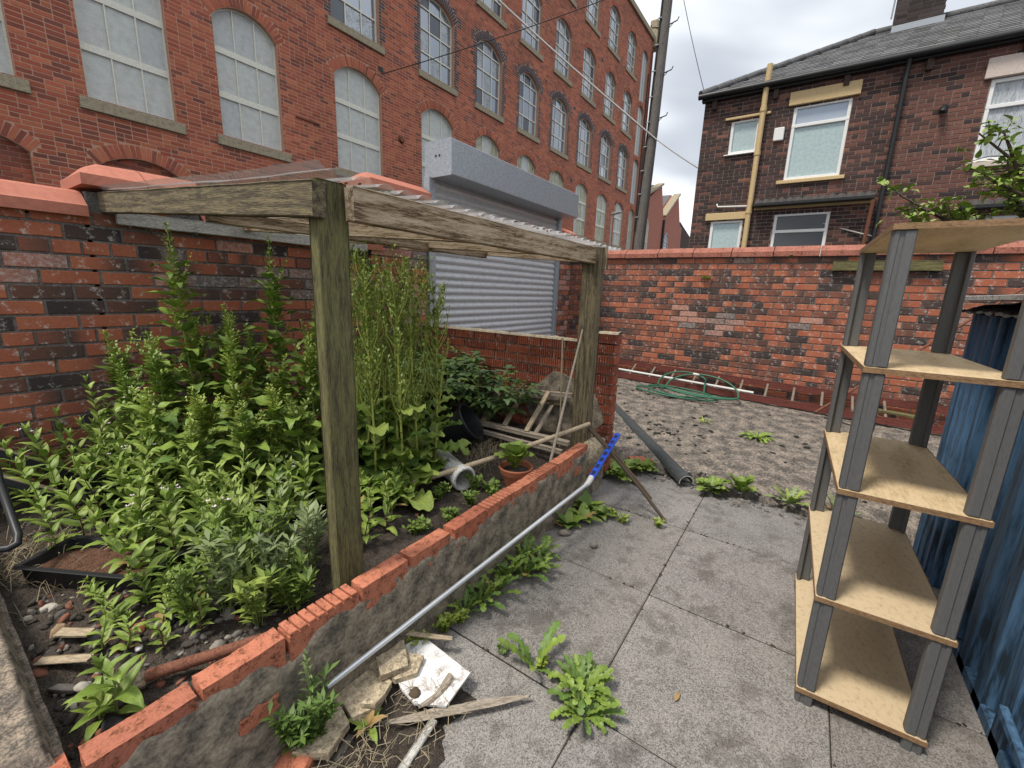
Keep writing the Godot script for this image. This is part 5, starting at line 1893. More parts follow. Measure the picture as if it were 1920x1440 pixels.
func build_shed() -> void:
	var t := thing("steel_store", "blue ribbed steel store with a patched roof beside the shelving unit", "shed", W(0.72, 0, 0))
	put("side_panel", rib_panel(-0.6, 2.34, 0.0, 1.38, 0.19, 0.03), M.blue_steel, t)
	put("side_panel", rib_panel(2.86, 3.16, 0.0, 1.36, 0.10, 0.025), M.blue_steel, t)
	put("corner_post", box_mesh(Vector3(0.06, 1.38, 0.05), 0.006), M.blue_steel, t, at(W(0.0, 0.69, 3.17)))
	put("door_post", box_mesh(Vector3(0.05, 1.38, 0.045), 0.006), M.blue_steel, t, at(W(0.01, 0.69, 2.37)))
	put("door_post", box_mesh(Vector3(0.05, 1.36, 0.045), 0.006), M.blue_steel, t, at(W(0.01, 0.68, 2.83)))
	put("open_door", rib_panel(2.86, 3.2, 0.02, 1.32, 0.11, 0.02), M.blue_steel, t, Transform3D(Basis(Vector3.UP, -0.9), W(2.55, 0, -0.55)))
	var st := new_st()
	bx(st, at(W(1.2, 0.69, 1.3)), Vector3(0.03, 1.38, 3.8))
	bx(st, at(W(0.6, 0.68, 3.185)), Vector3(1.2, 1.36, 0.02))
	bx(st, at(W(0.6, 0.69, -0.6)), Vector3(1.2, 1.38, 0.02))
	put("inner_wall", st.commit(), M.blue_steel, t)
	put("base_rail", box_mesh(Vector3(0.05, 0.05, 2.95), 0.006), M.blue_steel, t, at(W(-0.005, 0.025, 0.87)))
	put("latch_bar", box_mesh(Vector3(0.022, 0.03, 0.34), 0.004), M.blue_steel, t, Transform3D(Basis(Vector3.RIGHT, 0.12), W(-0.045, 0.16, 1.62)))
	# covered top
	put("roof_sheet", box_mesh(Vector3(1.35, 0.022, 3.0), 0.002), M.grey_sheet, t, Transform3D(Basis(Vector3(0, 0, 1), 0.02), W(0.58, 1.452, 1.95)))
	var felt := func(a: float, b: float) -> Vector3:
		var u := lerpf(0.4, 3.3, b)
		var x := lerpf(-0.10, 0.25, a)
		return W(x, 1.43 - 0.06 * pow(1.0 - a, 2.0) + 0.018 * gn.get_noise_2d(u * 8.0, x * 8.0) - 0.02 * maxf(0.0, gn.get_noise_2d(u * 5.0, 30.0)) * (1.0 - a), u)
	put("felt_edge", sheet(10, 70, felt), M.felt, t)
	var cloth := func(a: float, b: float) -> Vector3:
		var u := lerpf(1.5, 2.62, b)
		var x := lerpf(-0.135, 0.5, a) + 0.03 * gn.get_noise_2d(u * 3.0, 8.0)
		var cut := 0.10 * b * (1.0 - a)
		return W(x + cut, 1.478 + 0.010 * gn.get_noise_2d(u * 6.0, x * 6.0) - 0.095 * pow(1.0 - a, 2.0), u)
	put("white_cover", sheet(10, 30, cloth), M.cloth_white, t)

func ladder(t: Node3D, a0: Vector3, a1: Vector3, b0: Vector3, b1: Vector3, n: int, rail: Vector2, m: Material, rung_m: Material, rr: float) -> void:
	timber("rail", a0, a1, rail.x, rail.y, m, t)
	timber("rail", b0, b1, rail.x, rail.y, m, t)
	for i in n:
		var s := (i + 0.5) / n
		var p := a0.lerp(a1, s) - t.position
		var q := b0.lerp(b1, s) - t.position
		put("rung", tube_mesh([p, q], [rr], 8), rung_m, t)

func build_yard_things() -> void:
	var t := thing("wooden_ladder", "long dark red wooden ladder lying against the foot of the back wall", "ladder", W(-0.5, 0, 5.8))
	ladder(t, W(-2.35, 0.315, 5.70), W(1.75, 0.205, 5.62), W(-2.35, 0.44, 5.985), W(1.75, 0.345, 5.985), 15, Vector2(0.075, 0.03), M.ladder_red, M.rung_wood, 0.014)
	single("white_pole", tube_mesh([W(-2.3, 0.365, 5.82), W(-0.42, 0.305, 5.74)], [0.016], 10), M.white_plastic, "white plastic pole lying between the rungs of the red ladder", "pole")
	# hose
	var pts := []
	for i in 150:
		var s := i / 149.0
		var a := s * TAU * 4.2 + 0.6
		var r := 0.40 + 0.05 * sin(s * 9.0)
		var v := -1.22 + cos(a) * r * (1.0 + 0.12 * sin(s * 13.0)) + 0.26 * smoothstep(0.45, 0.7, s)
		var u := 5.33 + sin(a) * 0.19 + 0.10 * sin(s * 5.0)
		var lift := 0.02 + 0.012 * s * 4.0
		if s > 0.48:
			u += 0.18
			lift += maxf(0.0, sin(a)) * 0.16 + 0.02
		u = minf(u, 5.90)
		pts.append(W(v, pad_y(v, minf(u, 5.6)) + lift, u))
	var hs := thing("garden_hose", "coil of dark green garden hose flung over the ladder", "hose", W(-1.2, 0.2, 5.4))
	var hp := pts.map(func(p): return p - hs.position)
	put("tube", tube_mesh(hp, [0.0105], 8), M.hose_green, hs)
	put("connector", tube_mesh([hp[149], hp[149] + Vector3(0.07, 0.0, 0.02)], [0.017, 0.013], 8), M.white_plastic, hs)
	# timber fixed to the wall
	timber("wall_board", W(0.12, 1.782, 6.012), W(1.0, 1.782, 6.012), 0.10, 0.06, M.oldwood_green, self)
	tag(get_child(get_child_count() - 1), "green stained timber batten fixed below the back wall coping", "board")
	# rusty bar leaning in the corner
	single("rusty_bar", tube_mesh([W(0.2, 0.235, 5.52), W(1.56, 1.58, 5.93)], [0.012], 6), M.rust, "thin rusty bar leaning up against the back wall", "bar")
	single("iron_hook", tube_mesh([W(0.28, 0.21, 5.42), W(0.36, 0.225, 5.3), W(0.55, 0.215, 5.2), W(0.66, 0.215, 5.2), W(0.66, 0.28, 5.22)], [0.008], 6), M.dark_iron, "bent black iron hook lying by the red ladder", "hook")
	timber("offcut", W(0.72, 0.30, 5.80), W(1.05, 0.29, 5.76), 0.02, 0.11, M.oldwood_green, self)
	tag(get_child(get_child_count() - 1), "greenish timber offcut resting across the ladder rungs", "offcut")
	# split drainpipe
	var dp := thing("drainpipe", "split grey plastic drainpipe half lying from the low wall onto the paving", "pipe", W(-1.1, 0.1, 3.9))
	var A := W(-1.72, 0.155, 4.62)
	var B := W(-0.575, 0.075, 3.20)
	var ax := along(A, B)
	var L := (B - A).length()
	for s in [1.0, -1.0]:
		var f := func(p: float, q: float) -> Vector3:
			var th := lerpf(-0.15, PI + 0.15, q)
			var r := 0.056 if s > 0 else 0.051
			return Vector3((p - 0.5) * L, sin(th) * r - 0.03, -cos(th) * r)
		var mesh := sheet(12, 20, f)
		put("pipe_shell" if s > 0 else "pipe_lining", mesh, M.grey_pipe, dp, Transform3D(ax.basis, ax.origin - dp.position))
	var st := new_st()
	for i in 20:
		var a := lerpf(-0.15, PI + 0.15, i / 20.0)
		var b := lerpf(-0.15, PI + 0.15, (i + 1) / 20.0)
		quad(st, Vector3(0.5 * L + 0.001, sin(a) * 0.056 - 0.03, -cos(a) * 0.056), Vector3(0.5 * L + 0.001, sin(b) * 0.056 - 0.03, -cos(b) * 0.056), Vector3(0.5 * L + 0.001, sin(b) * 0.050 - 0.03, -cos(b) * 0.050), Vector3(0.5 * L + 0.001, sin(a) * 0.050 - 0.03, -cos(a) * 0.050), Vector3(1, 0, 0))
	put("cut_rim", st.commit(), M.white_plastic, dp, Transform3D(ax.basis, ax.origin - dp.position))
	single("loose_brick", box_mesh(Vector3(0.215, 0.065, 0.102), 0.005), M.red_cap, "red brick wedged under the grey drainpipe", "brick", Transform3D(Basis(Vector3.UP, 0.75), W(-0.98, 0.034, 3.42)))
	timber("wood_strip", W(-1.05, 0.012, 3.12), W(-0.83, 0.012, 2.98), 0.015, 0.03, M.oldwood_dark, self)
	tag(get_child(get_child_count() - 1), "dark rotten wood strip on the paving near the drainpipe", "wood strip")
	# pebbles and a leaf
	single("pebble", pebble_shape(12), M.stones, "round pale pebble alone on the open paving", "pebble", Transform3D(Basis.from_scale(Vector3(0.024, 0.02, 0.023)), W(-0.81, 0.018, 2.065)))
	single("pebble", pebble_shape(14), M.stones, "flat oval pebble beside the weeds at the planter wall", "pebble", Transform3D(Basis(Vector3.UP, 0.9) * Basis.from_scale(Vector3(0.04, 0.018, 0.026)), W(-1.0, 0.016, 2.08)))
	for i in 2:
		(get_child(get_child_count() - 1 - i) as MeshInstance3D).material_override = mat_tint(0.24, 0.21, 0.185)
	single("dead_leaf", leafs["lance"][0], M.leaf_dry, "small dry tan leaf lying on the paving", "leaf", leaf_xf(W(-0.19, 0.006, 1.37), Vector3(0.1, 0.05, -1), Vector3.UP, 0.05))

func mat_tint(r: float, g: float, b: float) -> StandardMaterial3D:
	var key := "tint%.3f%.3f%.3f" % [r, g, b]
	if M.has(key):
		return M[key]
	var m: StandardMaterial3D = M.stones.duplicate()
	m.albedo_color = C(r, g, b)
	m.vertex_color_use_as_albedo = false
	M[key] = m
	return m

func build_bed_things() -> void:
	# aluminium pole with a slotted blue handle
	var p := thing("extension_pole", "silver aluminium pole with slotted blue handle leaning along the planter wall", "pole", W(-1.0, 0.2, 1.5))
	var A := W(-1.075, 0.165, 0.606)
	var B := W(-0.962, 0.268, 2.275)
	var E := W(-1.003, 0.425, 2.845)
	put("shaft", tube_mesh([A - p.position, B - p.position], [0.0095, 0.0115], 14), M.aluminium, p)
	put("end_plug", tube_mesh([A - (B - A).normalized() * 0.006 - p.position, A - p.position], [0.011, 0.0135], 12), M.grey_plastic, p)
	put("socket", tube_mesh([B - (B - A).normalized() * 0.03 - p.position, B - p.position, B + (E - B).normalized() * 0.06 - p.position], [0.014, 0.017, 0.019], 12), M.white_plastic, p)
	var ax := along(B + (E - B).normalized() * 0.05, E)
	var L := (E - B).length() - 0.05
	var hd := put("handle", box_mesh(Vector3(L, 0.020, 0.040), 0.006), M.blue_plastic, p, Transform3D(ax.basis, ax.origin - p.position))
	for i in 7:
		put("slot", box_mesh(Vector3(0.038, 0.0015, 0.022), 0.0), M.dark_slot, hd, at(Vector3(-L * 0.5 + 0.05 + i * L / 7.4, 0.0105, 0)))
	# sticks leaning over the far end of the wall
	for s in [[W(-1.17, 0.50, 2.66), W(-0.56, 0.008, 2.60), 0.011, "thicker brown stake leaning off the planter wall end to the paving", "twig"], [W(-1.21, 0.49, 2.74), W(-0.727, 0.006, 2.86), 0.008, "thin brown stake leaning off the planter wall end to the paving", "dry_brown"]]:
		single("garden_stake", tube_mesh(bend(s[0], s[1], Vector3(0.01, 0.01, 0), 4), [s[2]], 6), M[s[4]], s[3], "stake")
	single("broom_handle", tube_mesh([W(-1.60, 0.385, 1.455), W(-1.35, 0.455, 2.0), W(-1.105, 0.548, 2.56)], [0.0145], 10), M.palewood, "pale wooden broom handle lying from the soil to the far post", "handle")
	single("garden_cane", tube_mesh([W(-1.325, 0.33, 2.575), W(-1.312, 1.11, 2.50)], [0.0055], 6), M.palewood, "thin upright cane before the low brick wall", "cane")
	single("garden_cane", tube_mesh([W(-1.19, 0.34, 2.19), W(-1.212, 0.78, 2.42), W(-1.238, 1.20, 2.655)], [0.010, 0.009, 0.006], 6), M.driftwood, "split slanting stick leaning on the far pergola post", "cane")
	# old wooden frame like a short ladder
	var t := thing("slatted_rack", "old wooden slatted frame leaning in the bed before the low brick wall", "rack", W(-1.7, 0.4, 2.6))
	timber("rail", W(-1.98, 0.43, 2.40), W(-1.20, 0.415, 2.465), 0.03, 0.05, M.driftwood, t)
	timber("rail", W(-2.0, 0.385, 2.35), W(-1.22, 0.365, 2.41), 0.03, 0.03, M.driftwood, t)
	timber("rail", W(-2.15, 0.575, 2.88), W(-1.40, 0.635, 2.88), 0.035, 0.04, M.driftwood, t)
	timber("rail", W(-2.15, 0.50, 2.90), W(-1.44, 0.555, 2.90), 0.03, 0.03, M.oldwood_dark, t)
	for q in [[-2.05, 0.585, -1.90, 0.445], [-1.82, 0.61, -1.71, 0.44], [-1.60, 0.63, -1.52, 0.435]]:
		timber("slat", W(q[0], q[1], 2.865), W(q[2], q[3], 2.43), 0.022, 0.034, M.palewood, t)
	timber("slat", W(-1.56, 0.53, 2.86), W(-1.47, 0.40, 2.45), 0.02, 0.03, M.driftwood, t)
	# black bucket tipped over
	var bk := thing("black_bucket", "black plastic bucket tipped on its side among the potato leaves", "bucket")
	var bd := Vector3(0.74, 0.56, -0.36).normalized()
	var bs := bd.cross(Vector3.UP).normalized()
	bk.transform = Transform3D(Basis(bs, bd, bs.cross(bd)), W(-2.02, 0.36, 2.13))
	var st := new_st()
	lathe(st, Transform3D.IDENTITY, [Vector2(0.0, 0.0), Vector2(0.095, 0.0), Vector2(0.135, 0.24)], 28)
	lathe(st, Transform3D.IDENTITY, [Vector2(0.130, 0.24), Vector2(0.092, 0.006), Vector2(0.0, 0.006)], 28)
	put("wall", st.commit(), M.black_plastic, bk)
	st = new_st()
	lathe(st, Transform3D.IDENTITY, [Vector2(0.129, 0.242), Vector2(0.136, 0.228), Vector2(0.145, 0.228), Vector2(0.146, 0.243), Vector2(0.142, 0.248), Vector2(0.132, 0.248), Vector2(0.129, 0.242)], 28)
	put("rim", st.commit(), M.black_plastic, bk)
	# mottled white chimney pot lying down
	var wp := thing("white_pot", "mottled white pottery pipe lying on the soil under the broom handle", "pot")
	var wa := W(-1.78, 0.38, 1.81)
	var wb := W(-1.45, 0.36, 1.70)
	var wx := along(wa, wb)
	wp.transform = Transform3D(wx.basis * Basis(Vector3(0, 0, 1), -PI / 2), wa)
	st = new_st()
	var wl := (wb - wa).length()
	lathe(st, Transform3D.IDENTITY, [Vector2(0.058, 0), Vector2(0.066, 0.02), Vector2(0.064, wl * 0.55), Vector2(0.060, wl * 0.82), Vector2(0.071, wl * 0.86), Vector2(0.073, wl * 0.97), Vector2(0.067, wl)], 26)
	lathe(st, Transform3D.IDENTITY, [Vector2(0.067, wl), Vector2(0.058, wl), Vector2(0.050, 0.03), Vector2(0.0, 0.02)], 26)
	put("body", st.commit(), M.mottled_white, wp)
	# terracotta pot with lettuce
	var tp := thing("terracotta_pot", "orange terracotta bowl pot holding a lettuce behind the planter wall", "pot", W(-1.29, 0.28, 1.97))
	st = new_st()
	lathe(st, Transform3D.IDENTITY, [Vector2(0.0, 0.0), Vector2(0.062, 0.0), Vector2(0.086, 0.075), Vector2(0.092, 0.076), Vector2(0.102, 0.112), Vector2(0.097, 0.118), Vector2(0.088, 0.110), Vector2(0.078, 0.085)], 30)
	put("bowl", st.commit(), M.clay_pot, tp)
	st = new_st()
	lathe(st, Transform3D.IDENTITY, [Vector2(0.08, 0.088), Vector2(0.04, 0.097), Vector2(0.0, 0.1)], 18)
	put("compost", st.commit(), M.soil, tp)
	var lt := thing("lettuce", "bright green lettuce growing in the terracotta pot", "plant", W(-1.30, 0.375, 1.97))
	for i in 17:
		var a := i * 2.4
		var tilt := lerpf(0.95, 0.25, i / 17.0)
		put("leaf", leafs["broad"][i % 3], [M.leaf_b, M.leaf_d, M.leaf_b][i % 3], lt, leaf_xf(Vector3.ZERO, Vector3(cos(a) * tilt, 1.0, sin(a) * tilt), Vector3(-cos(a), 0.3, -sin(a)), R(0.13, 0.19)))
	# seed tray
	var tr := thing("seed_tray", "long black plastic seed tray with dry brown soil in the bed", "tray")
	tr.transform = Transform3D(Basis(Vector3.UP, 0.52), W(-2.02, 0.315, 0.33))
	st = new_st()
	for s in [-1.0, 1.0]:
		bx(st, Transform3D(Basis(Vector3.RIGHT, s * 0.15), Vector3(0, 0.03, s * 0.085)), Vector3(0.46, 0.075, 0.006))
		bx(st, Transform3D(Basis(Vector3(0, 0, 1), -s * 0.15), Vector3(s * 0.23, 0.03, 0)), Vector3(0.006, 0.075, 0.175))
		bx(st, at(Vector3(0, 0.068, s * 0.097)), Vector3(0.49, 0.006, 0.02), 0.002)
		bx(st, at(Vector3(s * 0.243, 0.0685, 0)), Vector3(0.02, 0.006, 0.19), 0.002)
	put("tray_sides", st.commit(), M.black_plastic, tr)
	put("dry_soil", box_mesh(Vector3(0.455, 0.04, 0.165), 0.004), M.tray_soil, tr, at(Vector3(0, 0.018, 0)))
	# rusty pipe
	var rp := thing("rusty_pipe", "short rusty iron pipe half buried beside the orange brick capping", "pipe", W(-1.3, 0.32, 0.4))
	put("barrel", tube_mesh([W(-1.355, 0.33, 0.255) - rp.position, W(-1.23, 0.335, 0.50) - rp.position], [0.0165], 12), M.rust, rp)
	put("collar", pebble_shape(17), M.broken_concrete, rp, Transform3D(Basis.from_scale(Vector3(0.026, 0.026, 0.022)), W(-1.362, 0.325, 0.24) - rp.position))
	# square dark pot behind the willowherb
	var dk := thing("plant_pot", "square dark grey plastic pot half hidden by the leafy weeds", "pot", W(-2.53, 0.30, 0.47))
	st = new_st()
	for i in 4:
		var r := Basis(Vector3.UP, i * PI / 2)
		bx(st, Transform3D(r, r * Vector3(0, 0.09, 0.085)) * Transform3D(Basis(Vector3.RIGHT, 0.12), Vector3.ZERO), Vector3(0.165, 0.18, 0.005))
		bx(st, Transform3D(r, r * Vector3(0, 0.185, 0.10)), Vector3(0.205, 0.02, 0.012), 0.003)
	put("sides", st.commit(), M.black_plastic, dk)
	# black framed boards leaning in the near corner
	var pl := thing("painted_board", "black painted board with bare pale edge leaning on the yard wall", "board", W(-3.0, 0.3, 0.2))
	timber("plank", W(-3.04, 0.70, 0.06), W(-2.98, 0.37, 0.46), 0.035, 0.03, M.dark_iron, pl)
	timber("bare_edge", W(-3.038, 0.722, 0.06), W(-2.978, 0.392, 0.46), 0.008, 0.026, M.palewood, pl)
	var pl2 := thing("painted_board", "second black board with pale edge lying lower by the weeds", "board", W(-2.85, 0.3, 0.2))
	timber("plank", W(-2.90, 0.56, 0.10), W(-2.80, 0.39, 0.33), 0.03, 0.03, M.dark_iron, pl2)
	timber("bare_edge", W(-2.898, 0.579, 0.10), W(-2.798, 0.409, 0.33), 0.008, 0.026, M.palewood, pl2)
	# black steel tube frame
	var fr := thing("tube_frame", "bent black steel tube standing on the concrete topped wall", "frame", W(-2.3, 0.3, 0.1))
	put("tube", tube_mesh([W(-2.46, 0.78, 0.15) - fr.position, W(-2.42, 0.62, 0.15) - fr.position, W(-2.19, 0.495, 0.148) - fr.position, W(-2.165, 0.475, 0.14) - fr.position, W(-2.16, 0.47, 0.12) - fr.position, W(-2.22, 0.468, 0.05) - fr.position, W(-2.5, 0.468, -0.14) - fr.position], [0.0125], 10), M.black_plastic, fr)
	# bigger rubble in the bed
	var lst := [[-1.50, 0.155, 0.022, "pale", "pale broken flint lump on the soil by the near leafy seedling"], [-1.42, 0.235, 0.018, "brick", "small orange brick shard on the soil near the rusty pipe"], [-1.62, 0.30, 0.02, "brick", "dull red brick fragment between seedlings in the bed"], [-1.30, 0.17, 0.024, "dark", "dark slate lump on the soil behind the brick capping"], [-1.70, 0.22, 0.019, "grey", "grey stone chip on the soil near the seed tray"], [-1.55, 0.42, 0.02, "dark", "dark rounded stone under the willowherb stems"], [-1.78, 0.155, 0.023, "tan", "tan broken tile piece near the concrete topped wall"], [-1.36, 0.34, 0.016, "grey", "grey pebble beside the end of the rusty pipe"], [-1.95, 0.16, 0.02, "pale", "pale stone at the foot of the concrete topped wall"]]
	var tone := {"pale": [0.5, 0.46, 0.4], "brick": [0.42, 0.15, 0.08], "dark": [0.05, 0.045, 0.045], "grey": [0.17, 0.16, 0.15], "tan": [0.42, 0.29, 0.18]}
	for q in lst:
		var c: Array = tone[q[3]]
		single("rubble_stone", pebble_shape(20 + int(q[2] * 1000) % 7), mat_tint(c[0], c[1], c[2]), q[4], "stone", Transform3D(Basis(Vector3(R(-1, 1), 1, R(-1, 1)).normalized(), R(0, 6)) * Basis.from_scale(Vector3(q[2] * 1.4, q[2] * 0.7, q[2])), W(q[0], soil_y(q[0], q[1]) + 0.006, q[1])))
	timber("wood_chip", W(-1.66, 0.325, 0.095), W(-1.56, 0.325, 0.185), 0.008, 0.03, M.palewood, self)
	tag(get_child(get_child_count() - 1), "flat pale wood chip on the soil by the concrete topped wall", "wood chip")
	timber("wood_chip", W(-1.75, 0.33, 0.15), W(-1.68, 0.325, 0.21), 0.01, 0.035, M.palewood, self)
	tag(get_child(get_child_count() - 1), "short thick wood chip near the seed tray", "wood chip")
	single("bottle_cap", pebble_shape(5), M.white_plastic, "small white plastic scrap on the soil", "litter", Transform3D(Basis.from_scale(Vector3(0.014, 0.007, 0.011)), W(-1.52, soil_y(-1.52, 0.28) + 0.012, 0.28)))

func chunk(poly: PackedVector2Array, th: float) -> ArrayMesh:
	var st := new_st()
	extrude(st, poly, Transform3D(Basis(Vector3.RIGHT, -PI / 2), Vector3.ZERO), th)
	return st.commit()

func shard(cx: float, cu: float, r: float, n: int) -> PackedVector2Array:
	var p := PackedVector2Array()
	for i in n:
		var a := TAU * i / n
		p.append(Vector2(cx + cos(a) * r * R(0.8, 1.15), cu + sin(a) * r * R(0.8, 1.15)))
	return p

func build_debris() -> void:
	# soil heap under the rubble
	var f := func(s: float, t: float) -> Vector3:
		var v := lerpf(-1.10, -0.66, s)
		var u := lerpf(0.30, 0.98, t)
		var e := minf(1.0, minf(s, 1.0 - s) * 7.0) if s > 0.5 else 1.0
		e *= minf(1.0, minf(t, 1.0 - t) * 7.0)
		e *= smoothstep(0.0, 0.25, 0.85 - s + 0.25 * gn.get_noise_2d(u * 6.0, 70.0))
		return W(v, -0.004 + e * (0.034 + 0.016 * gn.get_noise_2d(v * 9.0, u * 9.0) + 0.008 * gn.get_noise_2d(v * 30.0, u * 30.0)), u)
	setting("soil_heap", sheet(50, 70, f), M.soil)
	# white board with a cut corner, tipped on the heap
	var wb := PackedVector2Array([Vector2(-1.10, 0.86), Vector2(-1.075, 0.965), Vector2(-1.03, 1.00), Vector2(-0.805, 0.985), Vector2(-0.79, 0.845), Vector2(-0.88, 0.79), Vector2(-0.955, 0.80)])
	single("white_board", chunk(wb, 0.008), M.white_board, "dirty white board with a cut corner lying under the rubble", "board", Transform3D(Basis(Vector3.RIGHT, 0.02), Vector3(0, 0.048, 0.0)))
	for q in [[-1.035, 0.975, 0.012], [-1.02, 0.972, 0.009], [-1.005, 0.968, 0.010], [-0.99, 0.962, 0.008]]:
		pass
	# broken render slabs stacked on it
	var P := [[PackedVector2Array([Vector2(-1.13, 0.50), Vector2(-1.04, 0.47), Vector2(-0.955, 0.53), Vector2(-0.985, 0.62), Vector2(-1.05, 0.635), Vector2(-1.12, 0.60)]), 0.05, 0.026, "tan broken concrete slab lowest by the bushy weed"], [PackedVector2Array([Vector2(-1.12, 0.61), Vector2(-1.05, 0.645), Vector2(-0.985, 0.63), Vector2(-0.955, 0.70), Vector2(-0.99, 0.79), Vector2(-1.06, 0.80), Vector2(-1.13, 0.74)]), 0.052, 0.024, "large cracked tan concrete slab under the silver pole end"], [PackedVector2Array([Vector2(-1.125, 0.755), Vector2(-1.06, 0.81), Vector2(-1.03, 0.90), Vector2(-1.09, 0.93), Vector2(-1.14, 0.86)]), 0.06, 0.022, "narrow tan concrete piece against the planter wall"], [PackedVector2Array([Vector2(-1.06, 0.79), Vector2(-0.985, 0.80), Vector2(-0.945, 0.86), Vector2(-0.975, 0.925), Vector2(-1.035, 0.90)]), 0.055, 0.020, "tan concrete piece partly over the white board"], [PackedVector2Array([Vector2(-1.085, 0.80), Vector2(-1.015, 0.765), Vector2(-0.975, 0.85), Vector2(-1.055, 0.905)]), 0.082, 0.024, "pale triangular concrete piece topmost of the rubble"], [PackedVector2Array([Vector2(-0.99, 0.665), Vector2(-0.95, 0.69), Vector2(-0.955, 0.735), Vector2(-0.985, 0.73)]), 0.076, 0.016, "small square concrete chip on the cracked slab"]]
	for q in P:
		var cen := Vector2.ZERO
		for e in q[0]:
			cen += e / q[0].size()
		var mid := Vector3(cen.x, 0, -cen.y)
		var tip := Basis(Vector3(R(-1, 1), 0, R(-1, 1)).normalized(), R(0.02, 0.09))
		single("concrete_slab", chunk(q[0], q[2]), M.broken_concrete, q[3], "rubble", Transform3D(tip, mid - tip * mid + Vector3(0, q[1] + 0.03, 0)))
	# weathered sticks and laths
	stick("driftwood_stick", W(-0.90, 0.062, 0.705), W(-0.605, 0.022, 1.065), [0.006, 0.014, 0.015, 0.0145, 0.012, 0.004], 0.75, M.driftwood, "grey weathered stick pointing from the rubble to the dandelion", "stick")
	stick("split_stick", W(-0.84, 0.075, 0.93), W(-0.855, 0.066, 0.785), [0.012, 0.014, 0.011, 0.006], 0.6, M.driftwood, "short split stick lying on the white board", "stick")
	timber("wood_lath", W(-1.135, 0.098, 0.93), W(-0.955, 0.075, 1.055), 0.010, 0.022, M.palewood, self)
	tag(get_child(get_child_count() - 1), "short pale wood lath lying across the top of the rubble", "lath")
	timber("wood_lath", W(-0.80, 0.045, 0.80), W(-0.775, 0.014, 0.585), 0.012, 0.026, M.white_painted_wood, self)
	tag(get_child(get_child_count() - 1), "whitish split lath running out from the rubble over the paving", "lath")
	timber("wood_lath", W(-1.105, 0.03, 0.33), W(-1.07, 0.035, 0.52), 0.014, 0.03, M.driftwood, self)
	tag(get_child(get_child_count() - 1), "grey lath along the foot of the planter wall", "lath")
	timber("wood_lath", W(-0.98, 0.03, 0.62), W(-0.90, 0.03, 0.42), 0.014, 0.024, M.oldwood_grey, self)
	tag(get_child(get_child_count() - 1), "brown lath half buried in the soil heap", "lath")
	single("loose_brick", box_mesh(Vector3(0.10, 0.06, 0.09), 0.008), M.red_cap, "orange half brick at the foot of the planter wall by the bushy weed", "brick", Transform3D(Basis(Vector3.UP, 0.5), W(-1.03, 0.035, 0.47)))
	single("loose_stone", pebble_shape(31), mat_tint(0.10, 0.075, 0.045), "brown mossy stone on the edge of the white board", "stone", Transform3D(Basis.from_scale(Vector3(0.022, 0.014, 0.019)), W(-0.905, 0.064, 0.815)))
	# dry roots and stalks
	var st := new_st()
	for i in 110:
		var v := R(-1.0, -0.72)
		var u := R(0.36, 0.86)
		var p := W(v, 0.04 + R(0, 0.02), u)
		var q := p + Vector3(R(-0.09, 0.09), R(-0.01, 0.05), R(-0.09, 0.09))
		var b1 := p.lerp(q, 0.3) + Vector3(R(-0.025, 0.025), R(0.0, 0.03), R(-0.025, 0.025))
		var b2 := p.lerp(q, 0.7) + Vector3(R(-0.025, 0.025), R(0.0, 0.03), R(-0.025, 0.025))
		tube(st, [p, b1, b2, q], [0.0013, 0.0012, 0.001, 0.0005], 4, false)
	var ds := put("dry_stalks", st.commit(), M.straw, self)
	ds.set_meta("kind", "stuff")
	tag(ds, "tangle of dry straw coloured stalks on the soil heap", "dry stalks")
	# dry grass in the bed
	st = new_st()
	for c in [[-2.35, 0.22, 190], [-1.75, 2.3, 170], [-1.6, 2.05, 110], [-2.1, 0.3, 80]]:
		for i in c[2]:
			var v: float = c[0] + rng.randfn() * 0.13
			var u: float = clampf(c[1] + rng.randfn() * 0.10, 0.1, 2.8)
			var p := W(v, soil_y(v, u), u)
			var q := p + Vector3(R(-0.09, 0.09), R(0.01, 0.10), R(-0.09, 0.09))
			tube(st, [p, (p + q) * 0.5 + Vector3(0, R(0.0, 0.03), 0), q], [0.0016, 0.0013, 0.0008], 3, false)
	ds = put("dry_grass", st.commit(), M.straw, self)
	ds.set_meta("kind", "stuff")
	tag(ds, "patches of dead straw grass between the weeds in the bed", "dry grass")

# ---------------------------------------------------------------- plants
func leaf_xf(p: Vector3, d: Vector3, up: Vector3, s: float) -> Transform3D:
	var z := d.normalized()
	var x := up.cross(z)
	if x.length_squared() < 1e-6:
		x = Vector3.RIGHT.cross(z)
	x = x.normalized()
	var y := z.cross(x).normalized()
	return Transform3D(Basis(x * s, y * s, z * s), p)

